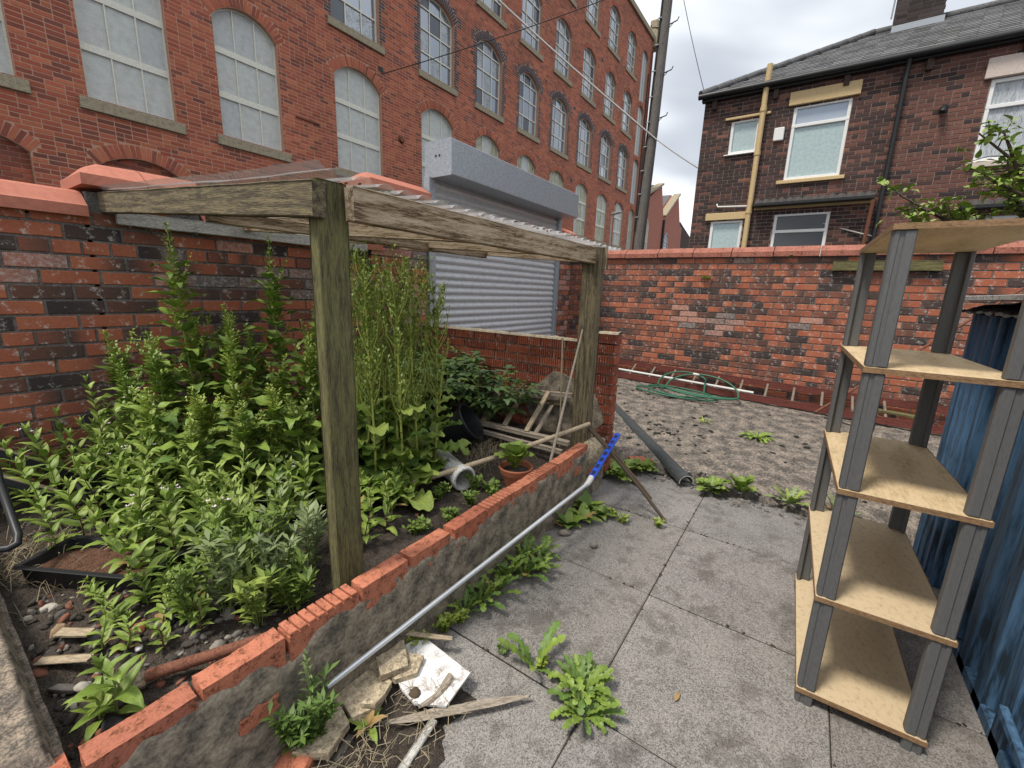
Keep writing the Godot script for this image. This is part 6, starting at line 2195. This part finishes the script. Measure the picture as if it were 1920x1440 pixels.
func leaf_shape(wide: float, outline: Callable, droop: float, fold: float, wave: float, waves: float, sd: int, rows := 8) -> ArrayMesh:
	# unit leaf: base at the origin, blade along +z, upper side +y
	var n := FastNoiseLite.new()
	n.seed = sd
	n.frequency = 0.6
	var pos := Vector3.ZERO
	var P := []
	var U := []
	var cols := [-1.0, -0.5, 0.0, 0.5, 1.0]
	for i in rows + 1:
		var t := float(i) / rows
		var a := 0.22 - droop * t * t
		if i > 0:
			pos += Vector3(0, sin(a), cos(a)) / rows
		var w: float = outline.call(t) * wide * 0.5
		for c in cols:
			var e: float = absf(c)
			var y := fold * e * w + wave * w * e * e * sin(t * waves * TAU + (1.3 if c > 0 else 0.0) + sd) + 0.03 * n.get_noise_2d(t * 4.0, c * 2.0)
			P.append(pos + Vector3(c * w, y, 0.0))
			U.append(Vector2(0.5 + c * 0.5, t))
	var st := new_st()
	st.set_smooth_group(0)
	var k := cols.size()
	var idx := []
	for i in rows:
		for j in k - 1:
			var a := i * k + j
			for q in [a, a + k, a + 1, a + 1, a + k, a + k + 1]:
				idx.append(q)
	for q in idx:
		st.set_uv(U[q])
		st.add_vertex(P[q])
	st.index()
	st.generate_normals()
	return st.commit()

func make_leaf_shapes() -> void:
	var lance := func(t: float) -> float: return pow(maxf(sin(PI * pow(t, 0.72)), 0.0), 0.9) + 0.02
	var ovate := func(t: float) -> float: return pow(maxf(sin(PI * pow(t, 0.6)), 0.0), 0.75) * (1.0 - 0.25 * t) + 0.02
	var arrow := func(t: float) -> float:
		if t < 0.12:
			return 0.04
		var q := (t - 0.12) / 0.88
		return (0.35 + 0.65 * smoothstep(0.0, 0.16, q)) * pow(1.0 - q, 0.85) + 0.01
	var broad := func(t: float) -> float: return 0.16 + 0.95 * pow(maxf(sin(PI * pow(t, 1.25) * 0.93), 0.0), 0.8)
	var jag := func(t: float) -> float:
		var env := 0.10 + 0.9 * pow(maxf(sin(PI * pow(t, 1.35) * 0.96), 0.0), 0.7)
		var tooth := fposmod(t * 6.0, 1.0)
		return env * (0.42 + 0.58 * tooth) if t < 0.86 else env * 0.95
	var narrow := func(t: float) -> float: return maxf(sin(PI * pow(t, 0.8)), 0.0) + 0.05
	leafs["lance"] = [leaf_shape(0.30, lance, 0.7, 0.25, 0.10, 1.5, 1), leaf_shape(0.34, lance, 1.2, 0.18, 0.15, 2.0, 2), leaf_shape(0.27, lance, 0.3, 0.32, 0.12, 1.2, 3)]
	leafs["ovate"] = [leaf_shape(0.58, ovate, 0.7, 0.25, 0.10, 1.5, 4), leaf_shape(0.62, ovate, 1.1, 0.16, 0.15, 2.0, 5), leaf_shape(0.52, ovate, 0.4, 0.30, 0.12, 1.0, 6)]
	leafs["arrow"] = [leaf_shape(0.72, arrow, 0.9, 0.22, 0.22, 2.0, 7, 10), leaf_shape(0.66, arrow, 1.5, 0.15, 0.28, 2.5, 8, 10), leaf_shape(0.62, arrow, 0.4, 0.30, 0.2, 1.5, 9, 10)]
	leafs["broad"] = [leaf_shape(0.50, broad, 0.8, 0.35, 0.30, 3.0, 10, 10), leaf_shape(0.55, broad, 1.2, 0.25, 0.38, 3.5, 11, 10), leaf_shape(0.46, broad, 0.4, 0.40, 0.28, 2.5, 12, 10)]
	leafs["jag"] = [leaf_shape(0.30, jag, 0.8, 0.25, 0.22, 3.0, 13, 30), leaf_shape(0.34, jag, 1.3, 0.15, 0.28, 2.5, 14, 30), leaf_shape(0.27, jag, 0.4, 0.30, 0.2, 3.5, 15, 30)]
	leafs["narrow"] = [leaf_shape(0.15, narrow, 0.6, 0.3, 0.05, 1.0, 16, 4), leaf_shape(0.18, narrow, 1.1, 0.2, 0.05, 1.0, 17, 4), leaf_shape(0.13, narrow, 0.2, 0.3, 0.05, 1.0, 18, 4)]

func stalk(h: float, lean: Vector3, n: int) -> Array:
	var p := []
	for i in n + 1:
		var t := float(i) / n
		p.append(Vector3(lean.x * t * t + 0.012 * sin(t * 7.0 + lean.z * 40.0) * t, h * t, lean.z * t * t + 0.012 * cos(t * 6.0 + lean.x * 30.0) * t))
	return p

func on_stalk(p: Array, t: float) -> Vector3:
	var k := t * (p.size() - 1)
	var i := mini(int(k), p.size() - 2)
	return (p[i] as Vector3).lerp(p[i + 1], k - i)

func tiny_leaves(st: SurfaceTool, p: Vector3, d: Vector3, s: float, wide := 0.26) -> void:
	# a small folded blade of two faces
	var z := d.normalized()
	var x := Vector3.UP.cross(z)
	if x.length_squared() < 0.01:
		x = Vector3.RIGHT
	x = x.normalized() * s * wide
	var m := p + z * s * 0.5 + Vector3(0, s * 0.08, 0)
	var tip := p + z * s
	var n := z.cross(x).normalized()
	if n.y < 0:
		n = -n
	tri(st, p, m + x, tip, n, n, n)
	tri(st, p, tip, m - x, n, n, n)

func willowherb(at_p: Vector3, h: float, size: float, label: String, mats: Array, flowers := false, lean := Vector3.ZERO) -> void:
	var t := thing("willowherb", label, "weed", at_p, "leafy upright weeds in the bed")
	if lean == Vector3.ZERO:
		lean = Vector3(R(-0.12, 0.12), 0, R(-0.12, 0.12)) * (h / 0.5)
	var p := stalk(h, lean, 8)
	put("stem", tube_mesh(p, [0.004 * h / 0.5 + 0.0012, 0.003, 0.0026, 0.0022, 0.002, 0.0018, 0.0015, 0.0012, 0.001], 5), M.stem_red if R(0, 1) < 0.3 else M.stem, t)
	var n := int(h / (size * 0.42)) + 3
	var a := R(0, 6)
	for i in n:
		var s := 0.10 + 0.88 * float(i) / n
		a += PI / 2 + R(-0.3, 0.3)
		for k in 2:
			var b := a + k * PI
			var up := lerpf(0.15, 1.1, s) + R(-0.25, 0.25)
			var d := Vector3(cos(b), up, sin(b))
			var L := size * (1.0 - 0.55 * s * s) * R(0.8, 1.15)
			put("leaf", leafs["lance"][rng.randi() % 3], M.leaf_dry if s < 0.3 and R(0, 1) < 0.08 else mats[rng.randi() % mats.size()], t, leaf_xf(on_stalk(p, s), d, Vector3(-cos(b) * 0.5, 1, -sin(b) * 0.5), L))
	for i in 6:
		var b := i * 1.05 + a
		put("leaf", leafs["lance"][2], mats[mats.size() - 1], t, leaf_xf(on_stalk(p, 0.99), Vector3(cos(b) * 0.6, 1.0, sin(b) * 0.6), Vector3(-cos(b), 0.6, -sin(b)), size * R(0.3, 0.5)))
	if flowers:
		var st := new_st()
		for i in 4:
			var b := R(0, 6)
			var q := on_stalk(p, R(0.92, 1.0)) + Vector3(cos(b) * 0.03, R(0.01, 0.04), sin(b) * 0.03)
			for j in 4:
				var c := j * PI / 2 + b
				tiny_leaves(st, q, Vector3(cos(c), 0.6, sin(c)), 0.011)
		put("flowers", st.commit(), M.petal, t)

func spike_plant(at_p: Vector3, h: float, lean: Vector3, label: String, leaf_n: int, size: float) -> void:
	var t := thing("spike_weed", label, "weed", at_p, "tall spike-flowered weeds by the wall")
	var p := stalk(h, lean, 12)
	var rad := []
	for i in 13:
		rad.append(lerpf(0.009, 0.002, i / 12.0))
	put("stem", tube_mesh(p, rad, 6), M.stem, t)
	var mats := [M.leaf_a, M.leaf_c, M.leaf_a, M.leaf_b]
	var a := R(0, 6)
	for i in leaf_n:
		var s := 0.05 + 0.80 * pow(float(i) / leaf_n, 0.9)
		a += 2.4 + R(-0.4, 0.4)
		var d := Vector3(cos(a), R(0.0, 0.55), sin(a))
		var L := size * lerpf(1.0, 0.5, s) * R(0.75, 1.15)
		var o := on_stalk(p, s)
		put("leaf", leafs["arrow"][rng.randi() % 3], mats[rng.randi() % 4], t, leaf_xf(o + Vector3(cos(a), 0.15, sin(a)) * L * 0.12, d, Vector3(-cos(a) * 0.4, 1, -sin(a) * 0.4), L))
	# side shoots and the seed spikes
	var st := new_st()
	var ends := [[0.64, 1.0, 0.040]]
	for i in 6:
		ends.append([R(0.35, 0.8), 0.0, 0.022])
	for e in ends:
		var base_p := on_stalk(p, e[0])
		var tip := on_stalk(p, 1.0)
		if e[1] == 0.0:
			var b := R(0, 6)
			tip = base_p + Vector3(cos(b) * 0.09, R(0.10, 0.24), sin(b) * 0.09)
		for i in (230 if e[1] > 0.0 else 60):
			var s := R(0, 1)
			var q := base_p.lerp(tip, s)
			if e[1] > 0.0:
				q = on_stalk(p, lerpf(e[0], 1.0, s))
			var b := R(0, TAU)
			var r: float = e[2] * (1.0 - 0.75 * s) * R(0.2, 1.0)
			var d := Vector3(cos(b), R(0.2, 1.2), sin(b))
			tiny_leaves(st, q + Vector3(cos(b), 0, sin(b)) * r, d, lerpf(0.042, 0.014, s) * R(0.7, 1.3))
	var sp := put("seed_spike", st.commit(), [M.leaf_d, M.leaf_b, M.leaf_lime][rng.randi() % 3], t)
	sp.set_meta("kind", "stuff")

func wisp_plant(at_p: Vector3, h: float, lean: Vector3, label: String, low: int) -> void:
	var t := thing("wispy_weed", label, "weed", at_p, "tall wispy stalks behind the near post")
	var p := stalk(h, lean, 12)
	var rad := []
	for i in 13:
		rad.append(lerpf(0.0085, 0.0014, i / 12.0))
	var st := new_st()
	tube(st, p, rad, 6)
	var fol := new_st()
	for i in 20:
		var s := R(0.30, 0.92)
		var o := on_stalk(p, s)
		var b := R(0, TAU)
		var e := o + Vector3(cos(b) * 0.07, R(0.14, 0.34) * (1.1 - s * 0.5), sin(b) * 0.07)
		tube(st, [o, (o + e) * 0.5 + Vector3(cos(b), 0.2, sin(b)) * 0.02, e], [0.0026, 0.002, 0.0009], 4, false)
		for k in 20:
			var q := o.lerp(e, R(0.2, 1.05))
			var c := R(0, TAU)
			tiny_leaves(fol, q + Vector3(cos(c), 0, sin(c)) * R(0, 0.012), Vector3(cos(c), R(0.4, 1.6), sin(c)), R(0.010, 0.028))
	for k in 90:
		var s := R(0.35, 1.0)
		var c := R(0, TAU)
		tiny_leaves(fol, on_stalk(p, s), Vector3(cos(c), R(0.5, 1.6), sin(c)), R(0.018, 0.042))
	put("stem", st.commit(), M.stem_yellow, t)
	put("fine_leaves", fol.commit(), [M.leaf_b, M.leaf_d, M.leaf_d][rng.randi() % 3], t).set_meta("kind", "stuff")
	var a := R(0, 6)
	for i in low:
		var s := 0.03 + 0.42 * float(i) / low
		a += 2.4
		var d := Vector3(cos(a), R(0.0, 0.7), sin(a))
		put("leaf", leafs["broad"][rng.randi() % 3], [M.leaf_b, M.leaf_d, M.leaf_a, M.leaf_c][rng.randi() % 4], t, leaf_xf(on_stalk(p, s), d, Vector3(-cos(a) * 0.4, 1, -sin(a) * 0.4), lerpf(0.22, 0.11, s * 2.2) * R(0.8, 1.2)))

func potato(at_p: Vector3, h: float, spread: Vector3, label: String) -> void:
	var t := thing("potato_plant", label, "plant", at_p, "dark potato plants by the low brick wall")
	var mats := [M.leaf_dark, M.leaf_dark, M.leaf_dark_b, M.leaf_c]
	var st := new_st()
	for s in 9:
		var b := R(0, TAU)
		var end := Vector3(cos(b) * 0.26 + spread.x, h * R(0.65, 1.0), sin(b) * 0.20 + spread.z)
		var pts := [Vector3.ZERO, end * 0.5 + Vector3(0, h * 0.16, 0), end]
		tube(st, pts, [0.006, 0.005, 0.003], 5)
		for k in 7:
			var q := on_stalk(pts, R(0.35, 1.0))
			var c := R(0, TAU)
			var d := Vector3(cos(c), R(-0.2, 0.5), sin(c)).normalized()
			var side := Vector3.UP.cross(d).normalized()
			var L := R(0.12, 0.17)
			tube(st, [q, q + d * L], [0.002, 0.0015], 4, false)
			put("leaf", leafs["ovate"][rng.randi() % 3], mats[rng.randi() % 4], t, leaf_xf(q + d * L, d + Vector3(0, -0.15, 0), Vector3(R(-0.2, 0.2), 1, R(-0.2, 0.2)), R(0.075, 0.105)))
			for w in [[0.9, 0.085], [0.5, 0.065]]:
				for g in [-1.0, 1.0]:
					put("leaf", leafs["ovate"][rng.randi() % 3], mats[rng.randi() % 4], t, leaf_xf(q + d * L * w[0], d * 0.5 + side * g + Vector3(0, R(-0.3, 0.1), 0), Vector3(R(-0.2, 0.2), 1, R(-0.2, 0.2)), w[1] * R(0.8, 1.2)))
	put("stems", st.commit(), M.stem, t)

func rosette(at_p: Vector3, n: int, size: float, rise: float, kind: String, label: String, mats: Array, called := "dandelion", category := "weed", group := "dandelion rosettes on the paving") -> Node3D:
	var t := thing(called, label, category, at_p, group)
	for i in n:
		var a := i * 2.399 + R(-0.3, 0.3)
		var tilt := rise * lerpf(0.5, 2.2, float(i) / n) + R(-0.1, 0.15)
		put("leaf", leafs[kind][rng.randi() % 3], M.leaf_dry if R(0, 1) < 0.02 else mats[rng.randi() % mats.size()], t, leaf_xf(Vector3(cos(a), 0.5, sin(a)) * 0.006, Vector3(cos(a), tilt, sin(a)), Vector3(-cos(a) * 0.3, 1, -sin(a) * 0.3), size * R(0.7, 1.15)))
	return t

func fine_weed(at_p: Vector3, h: float, spread: float, n: int, leaf: float, m: Material, label: String, group := "") -> void:
	# bushy weed of thin stems and narrow leaves
	var t := thing("fine_weed", label, "weed", at_p, group)
	var st := new_st()
	var fol := new_st()
	for s in n:
		var b := R(0, TAU)
		var r := spread * sqrt(R(0.05, 1.0))
		var e := Vector3(cos(b) * r, h * R(0.55, 1.0), sin(b) * r)
		var pts := [Vector3(cos(b), 0, sin(b)) * r * 0.2, e * 0.5 + Vector3(0, h * 0.08, 0), e]
		tube(st, pts, [0.0022, 0.0018, 0.001], 4, false)
		for k in 26:
			var q := on_stalk(pts, R(0.12, 1.0))
			var c := R(0, TAU)
			tiny_leaves(fol, q, Vector3(cos(c), R(0.1, 1.1), sin(c)), leaf * R(0.6, 1.2), 0.15 if leaf > 0.035 else 0.26)
	put("stems", st.commit(), M.stem, t)
	put("fine_leaves", fol.commit(), m, t).set_meta("kind", "stuff")

func S(v: float, u: float) -> Vector3:
	return W(v, soil_y(v, u) - 0.005, u)

func build_plants() -> void:
	# tall spikes by the wall
	spike_plant(S(-2.72, 0.92), 1.36, Vector3(-0.10, 0, 0.03), "tallest leafy spike weed before the orange brick wall", 48, 0.22)
	spike_plant(S(-2.62, 1.32), 1.36, Vector3(0.02, 0, 0.0), "tall leafy spike weed just behind the near pergola post", 48, 0.23)
	spike_plant(S(-2.55, 0.72), 0.85, Vector3(-0.03, 0, 0.02), "shorter leafy spike weed between the two tall spikes", 20, 0.19)
	spike_plant(S(-2.45, 0.98), 0.92, Vector3(0.06, 0, -0.02), "middling spike weed with arrow shaped leaves near the wall", 20, 0.20)
	spike_plant(S(-2.85, 0.66), 0.80, Vector3(-0.05, 0, 0.05), "slim spike weed with reddish seed head by the brick wall", 16, 0.17)
	spike_plant(S(-2.35, 1.20), 0.72, Vector3(0.05, 0, 0.0), "broad leaved weed in the thick of the bed", 20, 0.24)
	spike_plant(S(-2.10, 1.05), 0.62, Vector3(0.02, 0, 0.05), "low broad leaved weed left of the near pergola post", 18, 0.24)
	spike_plant(S(-2.30, 0.80), 0.60, Vector3(0.0, 0, 0.04), "low arrow leaved weed in the middle of the bed", 18, 0.22)
	spike_plant(S(-2.40, 1.45), 1.05, Vector3(0.03, 0, 0.0), "half hidden spike weed between the near post and the wall", 26, 0.22)
	spike_plant(S(-2.72, 1.12), 0.95, Vector3(-0.03, 0, 0.02), "leafy spike weed between the two tall spikes close to the wall", 28, 0.21)
	spike_plant(S(-2.20, 1.28), 0.85, Vector3(0.04, 0, 0.02), "broad leaved spike weed close behind the near post", 26, 0.24)
	spike_plant(S(-2.66, 0.62), 0.70, Vector3(-0.05, 0, 0.02), "short dense spike weed left of the tallest spike", 24, 0.20)
	for q in [[-2.5, 0.85], [-2.25, 1.02], [-2.65, 1.0], [-2.05, 1.18], [-2.4, 1.25], [-2.75, 0.75], [-2.0, 0.95]]:
		rosette(S(q[0], q[1]), 12, 0.26, 0.95, "arrow", "big pale leaved weed " + ("close to the yard wall" if q[0] < -2.55 else ("in the middle of the bed" if q[1] < 1.1 else "close behind the near post")), [M.leaf_b, M.leaf_a, M.leaf_d, M.leaf_grey], "broadleaf_weed", "weed", "broad pale weeds under the spikes")
	for q in [[-2.88, 0.80, 0.78], [-2.80, 0.98, 0.9], [-2.58, 1.18, 0.85], [-2.45, 0.66, 0.62], [-2.30, 1.38, 0.8], [-2.12, 0.88, 0.56], [-2.90, 1.15, 0.8], [-1.98, 1.08, 0.6], [-2.2, 0.68, 0.5]]:
		spike_plant(S(q[0], q[1]), q[2], Vector3(R(-0.06, 0.06), 0, R(-0.05, 0.05)), ("tangled leafy weed filling the bed close to the yard wall" if q[0] < -2.5 else "tangled leafy weed filling the middle of the bed"), 24, 0.23)
	# wispy stalks
	var wl := [[-1.70, 1.58, 1.2], [-1.68, 1.46, 1.12], [-1.76, 1.80, 1.22], [-1.68, 1.70, 1.15], [-1.78, 1.36, 1.2], [-1.84, 1.46, 1.24], [-1.74, 1.48, 1.22], [-1.96, 1.36, 1.1], [-2.08, 1.48, 1.25], [-2.16, 1.44, 1.2], [-2.26, 1.58, 1.22], [-1.9, 1.6, 1.27], [-1.8, 1.7, 1.2], [-2.12, 1.7, 1.24], [-2.05, 1.42, 1.22], [-1.98, 1.52, 1.26], [-1.88, 1.50, 1.18], [-2.12, 1.56, 1.28], [-1.95, 1.66, 1.27], [-1.82, 1.62, 1.24], [-2.2, 1.68, 1.25], [-1.90, 1.40, 1.05], [-2.02, 1.78, 1.22], [-2.3, 1.5, 1.1], [-2.45, 1.62, 1.2]]
	for q in wl:
		var where := "nearest the shutter side of the clump behind the near post" if q[1] > 1.6 else ("close behind the near post" if q[0] > -2.0 else "at the wall side of the clump behind the near post")
		wisp_plant(S(q[0], q[1]), q[2] + R(-0.08, 0.05), Vector3(R(-0.1, 0.1), 0, R(-0.1, 0.1)), ("tall wispy stalk " if q[2] > 1.2 else "shorter wispy stalk ") + where, 9)
	# broad leaves at their feet
	for q in [[-1.72, 1.34], [-1.82, 1.22], [-1.62, 1.40], [-1.95, 1.25], [-1.75, 1.55], [-2.15, 1.35]]:
		rosette(S(q[0], q[1]), 13, 0.22, 0.75, "broad", "crinkled broad leaved weed " + ("beside the near post" if q[0] > -1.78 else ("between the wispy stalks and the white pot" if q[1] > 1.3 else "at the foot of the wispy stalks")), [M.leaf_b, M.leaf_d, M.leaf_a], "dock", "weed", "broad leaved weeds under the wispy stalks")
	# potatoes
	for q in [[-2.75, 2.30, 0.55, 0.0, 0.0], [-2.45, 2.60, 0.62, 0.0, 0.0], [-2.15, 2.62, 0.62, 0.06, 0.02], [-2.5, 2.2, 0.5, 0.0, 0.0], [-2.25, 2.35, 0.52, 0.05, 0.0], [-2.85, 2.65, 0.6, 0.0, 0.0], [-2.0, 2.50, 0.48, 0.10, 0.0], [-2.35, 1.95, 0.40, 0.0, 0.0]]:
		var by := "against the low ribbed brick wall" if q[1] > 2.55 else ("in the corner by the yard wall" if q[0] < -2.6 else ("behind the black bucket" if q[1] > 2.3 else "between the wispy stalks and the bucket"))
		potato(S(q[0], q[1]), q[2], Vector3(q[3], 0, q[4]), "bushy dark green potato plant " + by)
	# leafy foreground
	var fresh := [M.leaf_b, M.leaf_a, M.leaf_b, M.leaf_d]
	var k := 0
	for i in 62:
		var v := R(-2.95, -1.55)
		var u := R(0.42, 1.0)
		if i < 24:
			v = R(-3.05, -2.25)
			u = R(0.24, 0.62)
		elif i < 40:
			v = R(-2.2, -1.5)
			u = R(0.38, 0.85)
		var h := R(0.22, 0.42)
		var spot := "in the thick of the bed"
		if v < -2.7:
			spot = "beside the black boards by the yard wall" if u < 0.45 else "at the foot of the orange yard wall"
		elif v < -2.3:
			spot = "around the square dark pot" if u < 0.6 else "under the tall spike weeds"
		elif u < 0.5:
			spot = "just behind the black seed tray"
		elif v > -1.85:
			spot = "beside the narrow leaved weeds" if u < 0.72 else "left of the near post"
		var look := "short" if h < 0.28 else ("mid height" if h < 0.36 else "taller")
		willowherb(S(v, u), h, R(0.095, 0.13), look + (" pale flowered" if k % 6 == 0 else " leafy") + " green weed " + spot, fresh, k % 6 == 0)
		k += 1
	willowherb(S(-2.66, 0.50), 0.62, 0.10, "tallest leafy weed with pointed leaves before the brick wall at left", fresh, false, Vector3(-0.04, 0, 0.02))
	willowherb(S(-2.30, 0.52), 0.58, 0.10, "tall pointed leaf weed beside the square dark pot", fresh)
	willowherb(S(-2.50, 0.60), 0.55, 0.10, "leafy weed with tiny pale flowers in the middle of the bed", fresh, true)
	for q in [[-1.88, 0.40], [-1.80, 0.44], [-1.98, 0.46], [-1.74, 0.38]]:
		willowherb(S(q[0], q[1]), R(0.2, 0.3), R(0.09, 0.12), "leafy weed drooping over the end of the black seed tray", fresh, false, Vector3(-0.12, 0, 0.1))
	# seedlings near the camera
	willowherb(S(-1.335, 0.185), 0.17, 0.115, "large leaved seedling on bare soil close to the brick capping", [M.leaf_b, M.leaf_a], false, Vector3(0.005, 0, 0.005))
	willowherb(S(-1.35, 0.155), 0.09, 0.085, "small leafy seedling at the foot of the large leaved one", [M.leaf_b, M.leaf_d], false, Vector3(-0.01, 0, 0.01))
	for q in [[-1.62, 0.22], [-1.70, 0.27], [-1.55, 0.26], [-1.80, 0.27], [-1.90, 0.26], [-1.48, 0.33], [-1.58, 0.36], [-1.72, 0.36], [-1.45, 0.42]]:
		willowherb(S(q[0], q[1]), R(0.07, 0.15), R(0.05, 0.07), "small pale green seedling on the stony soil " + ("near the seed tray" if q[0] < -1.66 else ("near the rusty pipe" if q[1] > 0.3 else "by the wood chips")), [M.leaf_d, M.leaf_b], false)
	# narrow leaved weeds beside the near post
	for q in [[-1.48, 0.50, 0.34], [-1.38, 0.56, 0.26], [-1.42, 0.66, 0.30], [-1.55, 0.60, 0.42], [-1.34, 0.66, 0.22], [-1.60, 0.72, 0.42], [-1.45, 0.78, 0.34], [-1.50, 0.42, 0.26], [-1.72, 0.66, 0.46]]:
		var tone := rng.randi() % 3
		fine_weed(S(q[0], q[1]), q[2], q[2] * 0.30, 8, 0.056, [M.leaf_a, M.leaf_grey, M.leaf_d][tone], ("low " if q[2] < 0.28 else ("tall " if q[2] > 0.4 else "")) + "narrow leaved " + ["mid green", "grey green", "pale green"][tone] + " weed left of the near post", "narrow leaved weeds by the near post")
	# right of the near post
	for q in [[-1.55, 1.05], [-1.48, 1.18], [-1.62, 1.12], [-1.42, 1.02], [-1.56, 1.28], [-1.46, 0.95]]:
		willowherb(S(q[0], q[1]), R(0.16, 0.28), R(0.08, 0.10), "fresh leafy weed right of the near post", fresh)
	for q in [[-1.35, 1.25, 0.07], [-1.30, 1.42, 0.06], [-1.5, 1.55, 0.08], [-1.34, 1.62, 0.09], [-1.42, 1.74, 0.1], [-1.28, 1.76, 0.09]]:
		fine_weed(S(q[0], q[1]), q[2], 0.06, 8, 0.028, M.leaf_a, "tiny low weed on bare soil behind the planter wall", "tiny weeds on the bare soil")
	rosette(S(-1.36, 1.80), 12, 0.09, 0.7, "lance", "small leafy weed beside the terracotta pot", [M.leaf_c, M.leaf_a], "weed_tuft", "weed", "")
	rosette(S(-1.50, 1.42), 9, 0.10, 1.0, "ovate", "round leaved seedling on bare soil near the white pot", [M.leaf_b, M.leaf_grey], "weed_tuft", "weed", "")
	# paving weeds
	var dan := [M.leaf_a, M.leaf_b, M.leaf_c]
	rosette(W(-0.47, 0.0, 1.21), 30, 0.125, 0.5, "jag", "big dandelion clump growing in the paving joint", dan)
	rosette(W(-0.43, 0.0, 1.13), 16, 0.125, 0.4, "jag", "dandelion clump spreading beside the biggest one in the joint", dan)
	rosette(W(-0.66, 0.0, 1.19), 6, 0.17, 0.7, "jag", "sparse upright dandelion by the end of the weathered stick", dan)
	fine_weed(W(-0.64, 0.0, 1.21), 0.06, 0.02, 6, 0.02, M.leaf_lime, "lime green groundsel beside the sparse dandelion")
	fine_weed(W(-0.80, 0.0, 1.18), 0.025, 0.03, 6, 0.015, M.leaf_c, "flat tiny weed in the paving joint left of the dandelions")
	for q in [[-1.04, 1.33, 0.13], [-1.02, 1.43, 0.14], [-1.05, 1.55, 0.15], [-0.98, 1.62, 0.15], [-1.05, 1.72, 0.16], [-1.0, 1.82, 0.12], [-0.95, 1.70, 0.12], [-1.06, 1.25, 0.10]]:
		rosette(W(q[0], 0.0, q[1]), 12, q[2], 0.75, "jag", "jagged weed at the planter wall foot " + ("by the lime weeds" if q[1] < 1.4 else ("under the silver pole" if q[1] < 1.75 else "near the oval pebble")), dan, "dandelion", "weed", "jagged weeds along the planter wall")
	for q in [[-1.06, 1.12, 0.08], [-1.07, 0.98, 0.09], [-1.05, 1.2, 0.06]]:
		fine_weed(W(q[0], 0.0, q[1]), q[2], 0.05, 10, 0.022, M.leaf_lime, "yellow green bushy weed at the foot of the planter wall", "lime weeds along the planter wall")
	fine_weed(W(-1.055, 0.0, 0.52), 0.24, 0.10, 26, 0.042, M.leaf_c, "bushy narrow leaved weed growing up the near end of the planter wall")
	willowherb(W(-1.06, 0.0, 0.535), 0.34, 0.05, "single upright stem rising from the bushy weed by the planter wall", [M.leaf_c, M.leaf_grey], false, Vector3(0.0, 0, -0.02))
	rosette(W(-0.95, 0.04, 0.66), 8, 0.075, 0.7, "lance", "small weed with one yellowed leaf on the soil heap", [M.leaf_b, M.leaf_a, M.leaf_dry], "weed_tuft", "weed", "")
	for q in [[-1.03, 2.18, 0.12], [-0.98, 2.30, 0.12], [-1.03, 2.45, 0.13], [-0.93, 2.42, 0.10]]:
		rosette(W(q[0], 0.0, q[1]), 10, q[2], 0.5, "ovate", "round leaved weed below the blue pole handle", [M.leaf_b, M.leaf_a, M.leaf_c], "weed_tuft", "weed", "round leaved weeds below the blue handle")
	for q in [[-0.85, 2.45], [-0.78, 2.42], [-0.58, 2.52]]:
		fine_weed(W(q[0], 0.0, q[1]), 0.055, 0.05, 8, 0.02, M.leaf_lime, "lime green weed tuft on the paving below the leaning stakes", "lime weeds by the stakes")
	for q in [[-1.10, 3.08, 0.13], [-1.0, 3.22, 0.13], [-1.02, 3.02, 0.12], [-0.92, 3.30, 0.12]]:
		rosette(W(q[0], 0.01, q[1]), 13, q[2], 0.55, "broad", "broad leaved weed at the end of the low brick wall", [M.leaf_b, M.leaf_a, M.leaf_d], "dock", "weed", "broad leaved weeds at the low wall end")
	rosette(W(-0.41, 0.02, 3.20), 20, 0.125, 0.6, "broad", "rounded leafy rosette in the crack at the edge of the concrete", [M.leaf_b, M.leaf_a, M.leaf_grey])
	rosette(W(-0.22, 0.03, 3.28), 9, 0.15, 1.0, "broad", "upright few leaved weed at the edge of the concrete", [M.leaf_b, M.leaf_a])
	rosette(W(0.07, 0.03, 3.30), 12, 0.16, 0.8, "jag", "pale jagged weed beside the shelving leg at the concrete edge", [M.leaf_grey, M.leaf_b, M.leaf_d])
	rosette(W(0.33, 0.03, 3.34), 10, 0.13, 0.8, "jag", "jagged weed behind the shelving unit at the concrete edge", [M.leaf_grey, M.leaf_b])
	rosette(W(-0.24, pad_y(-0.24, 4.45), 4.45), 20, 0.15, 0.16, "jag", "flat green dandelion on the old concrete", [M.leaf_b, M.leaf_a])
	rosette(W(-0.73, pad_y(-0.73, 4.6), 4.6), 14, 0.09, 0.3, "narrow", "small pale grassy weed on the old concrete", [M.leaf_grey, M.leaf_lime])
	# sprigs rooted in the back wall
	rosette(W(-1.17, 1.62, 6.03), 9, 0.09, 0.5, "ovate", "little green sprig rooted high in the back wall", [M.leaf_lime, M.leaf_b], "wall_sprig", "weed", "")
	rosette(W(-0.30, 1.875, 6.03), 8, 0.07, 0.2, "ovate", "small dark sprig under the back wall coping", [M.leaf_c, M.leaf_dark], "wall_sprig", "weed", "")
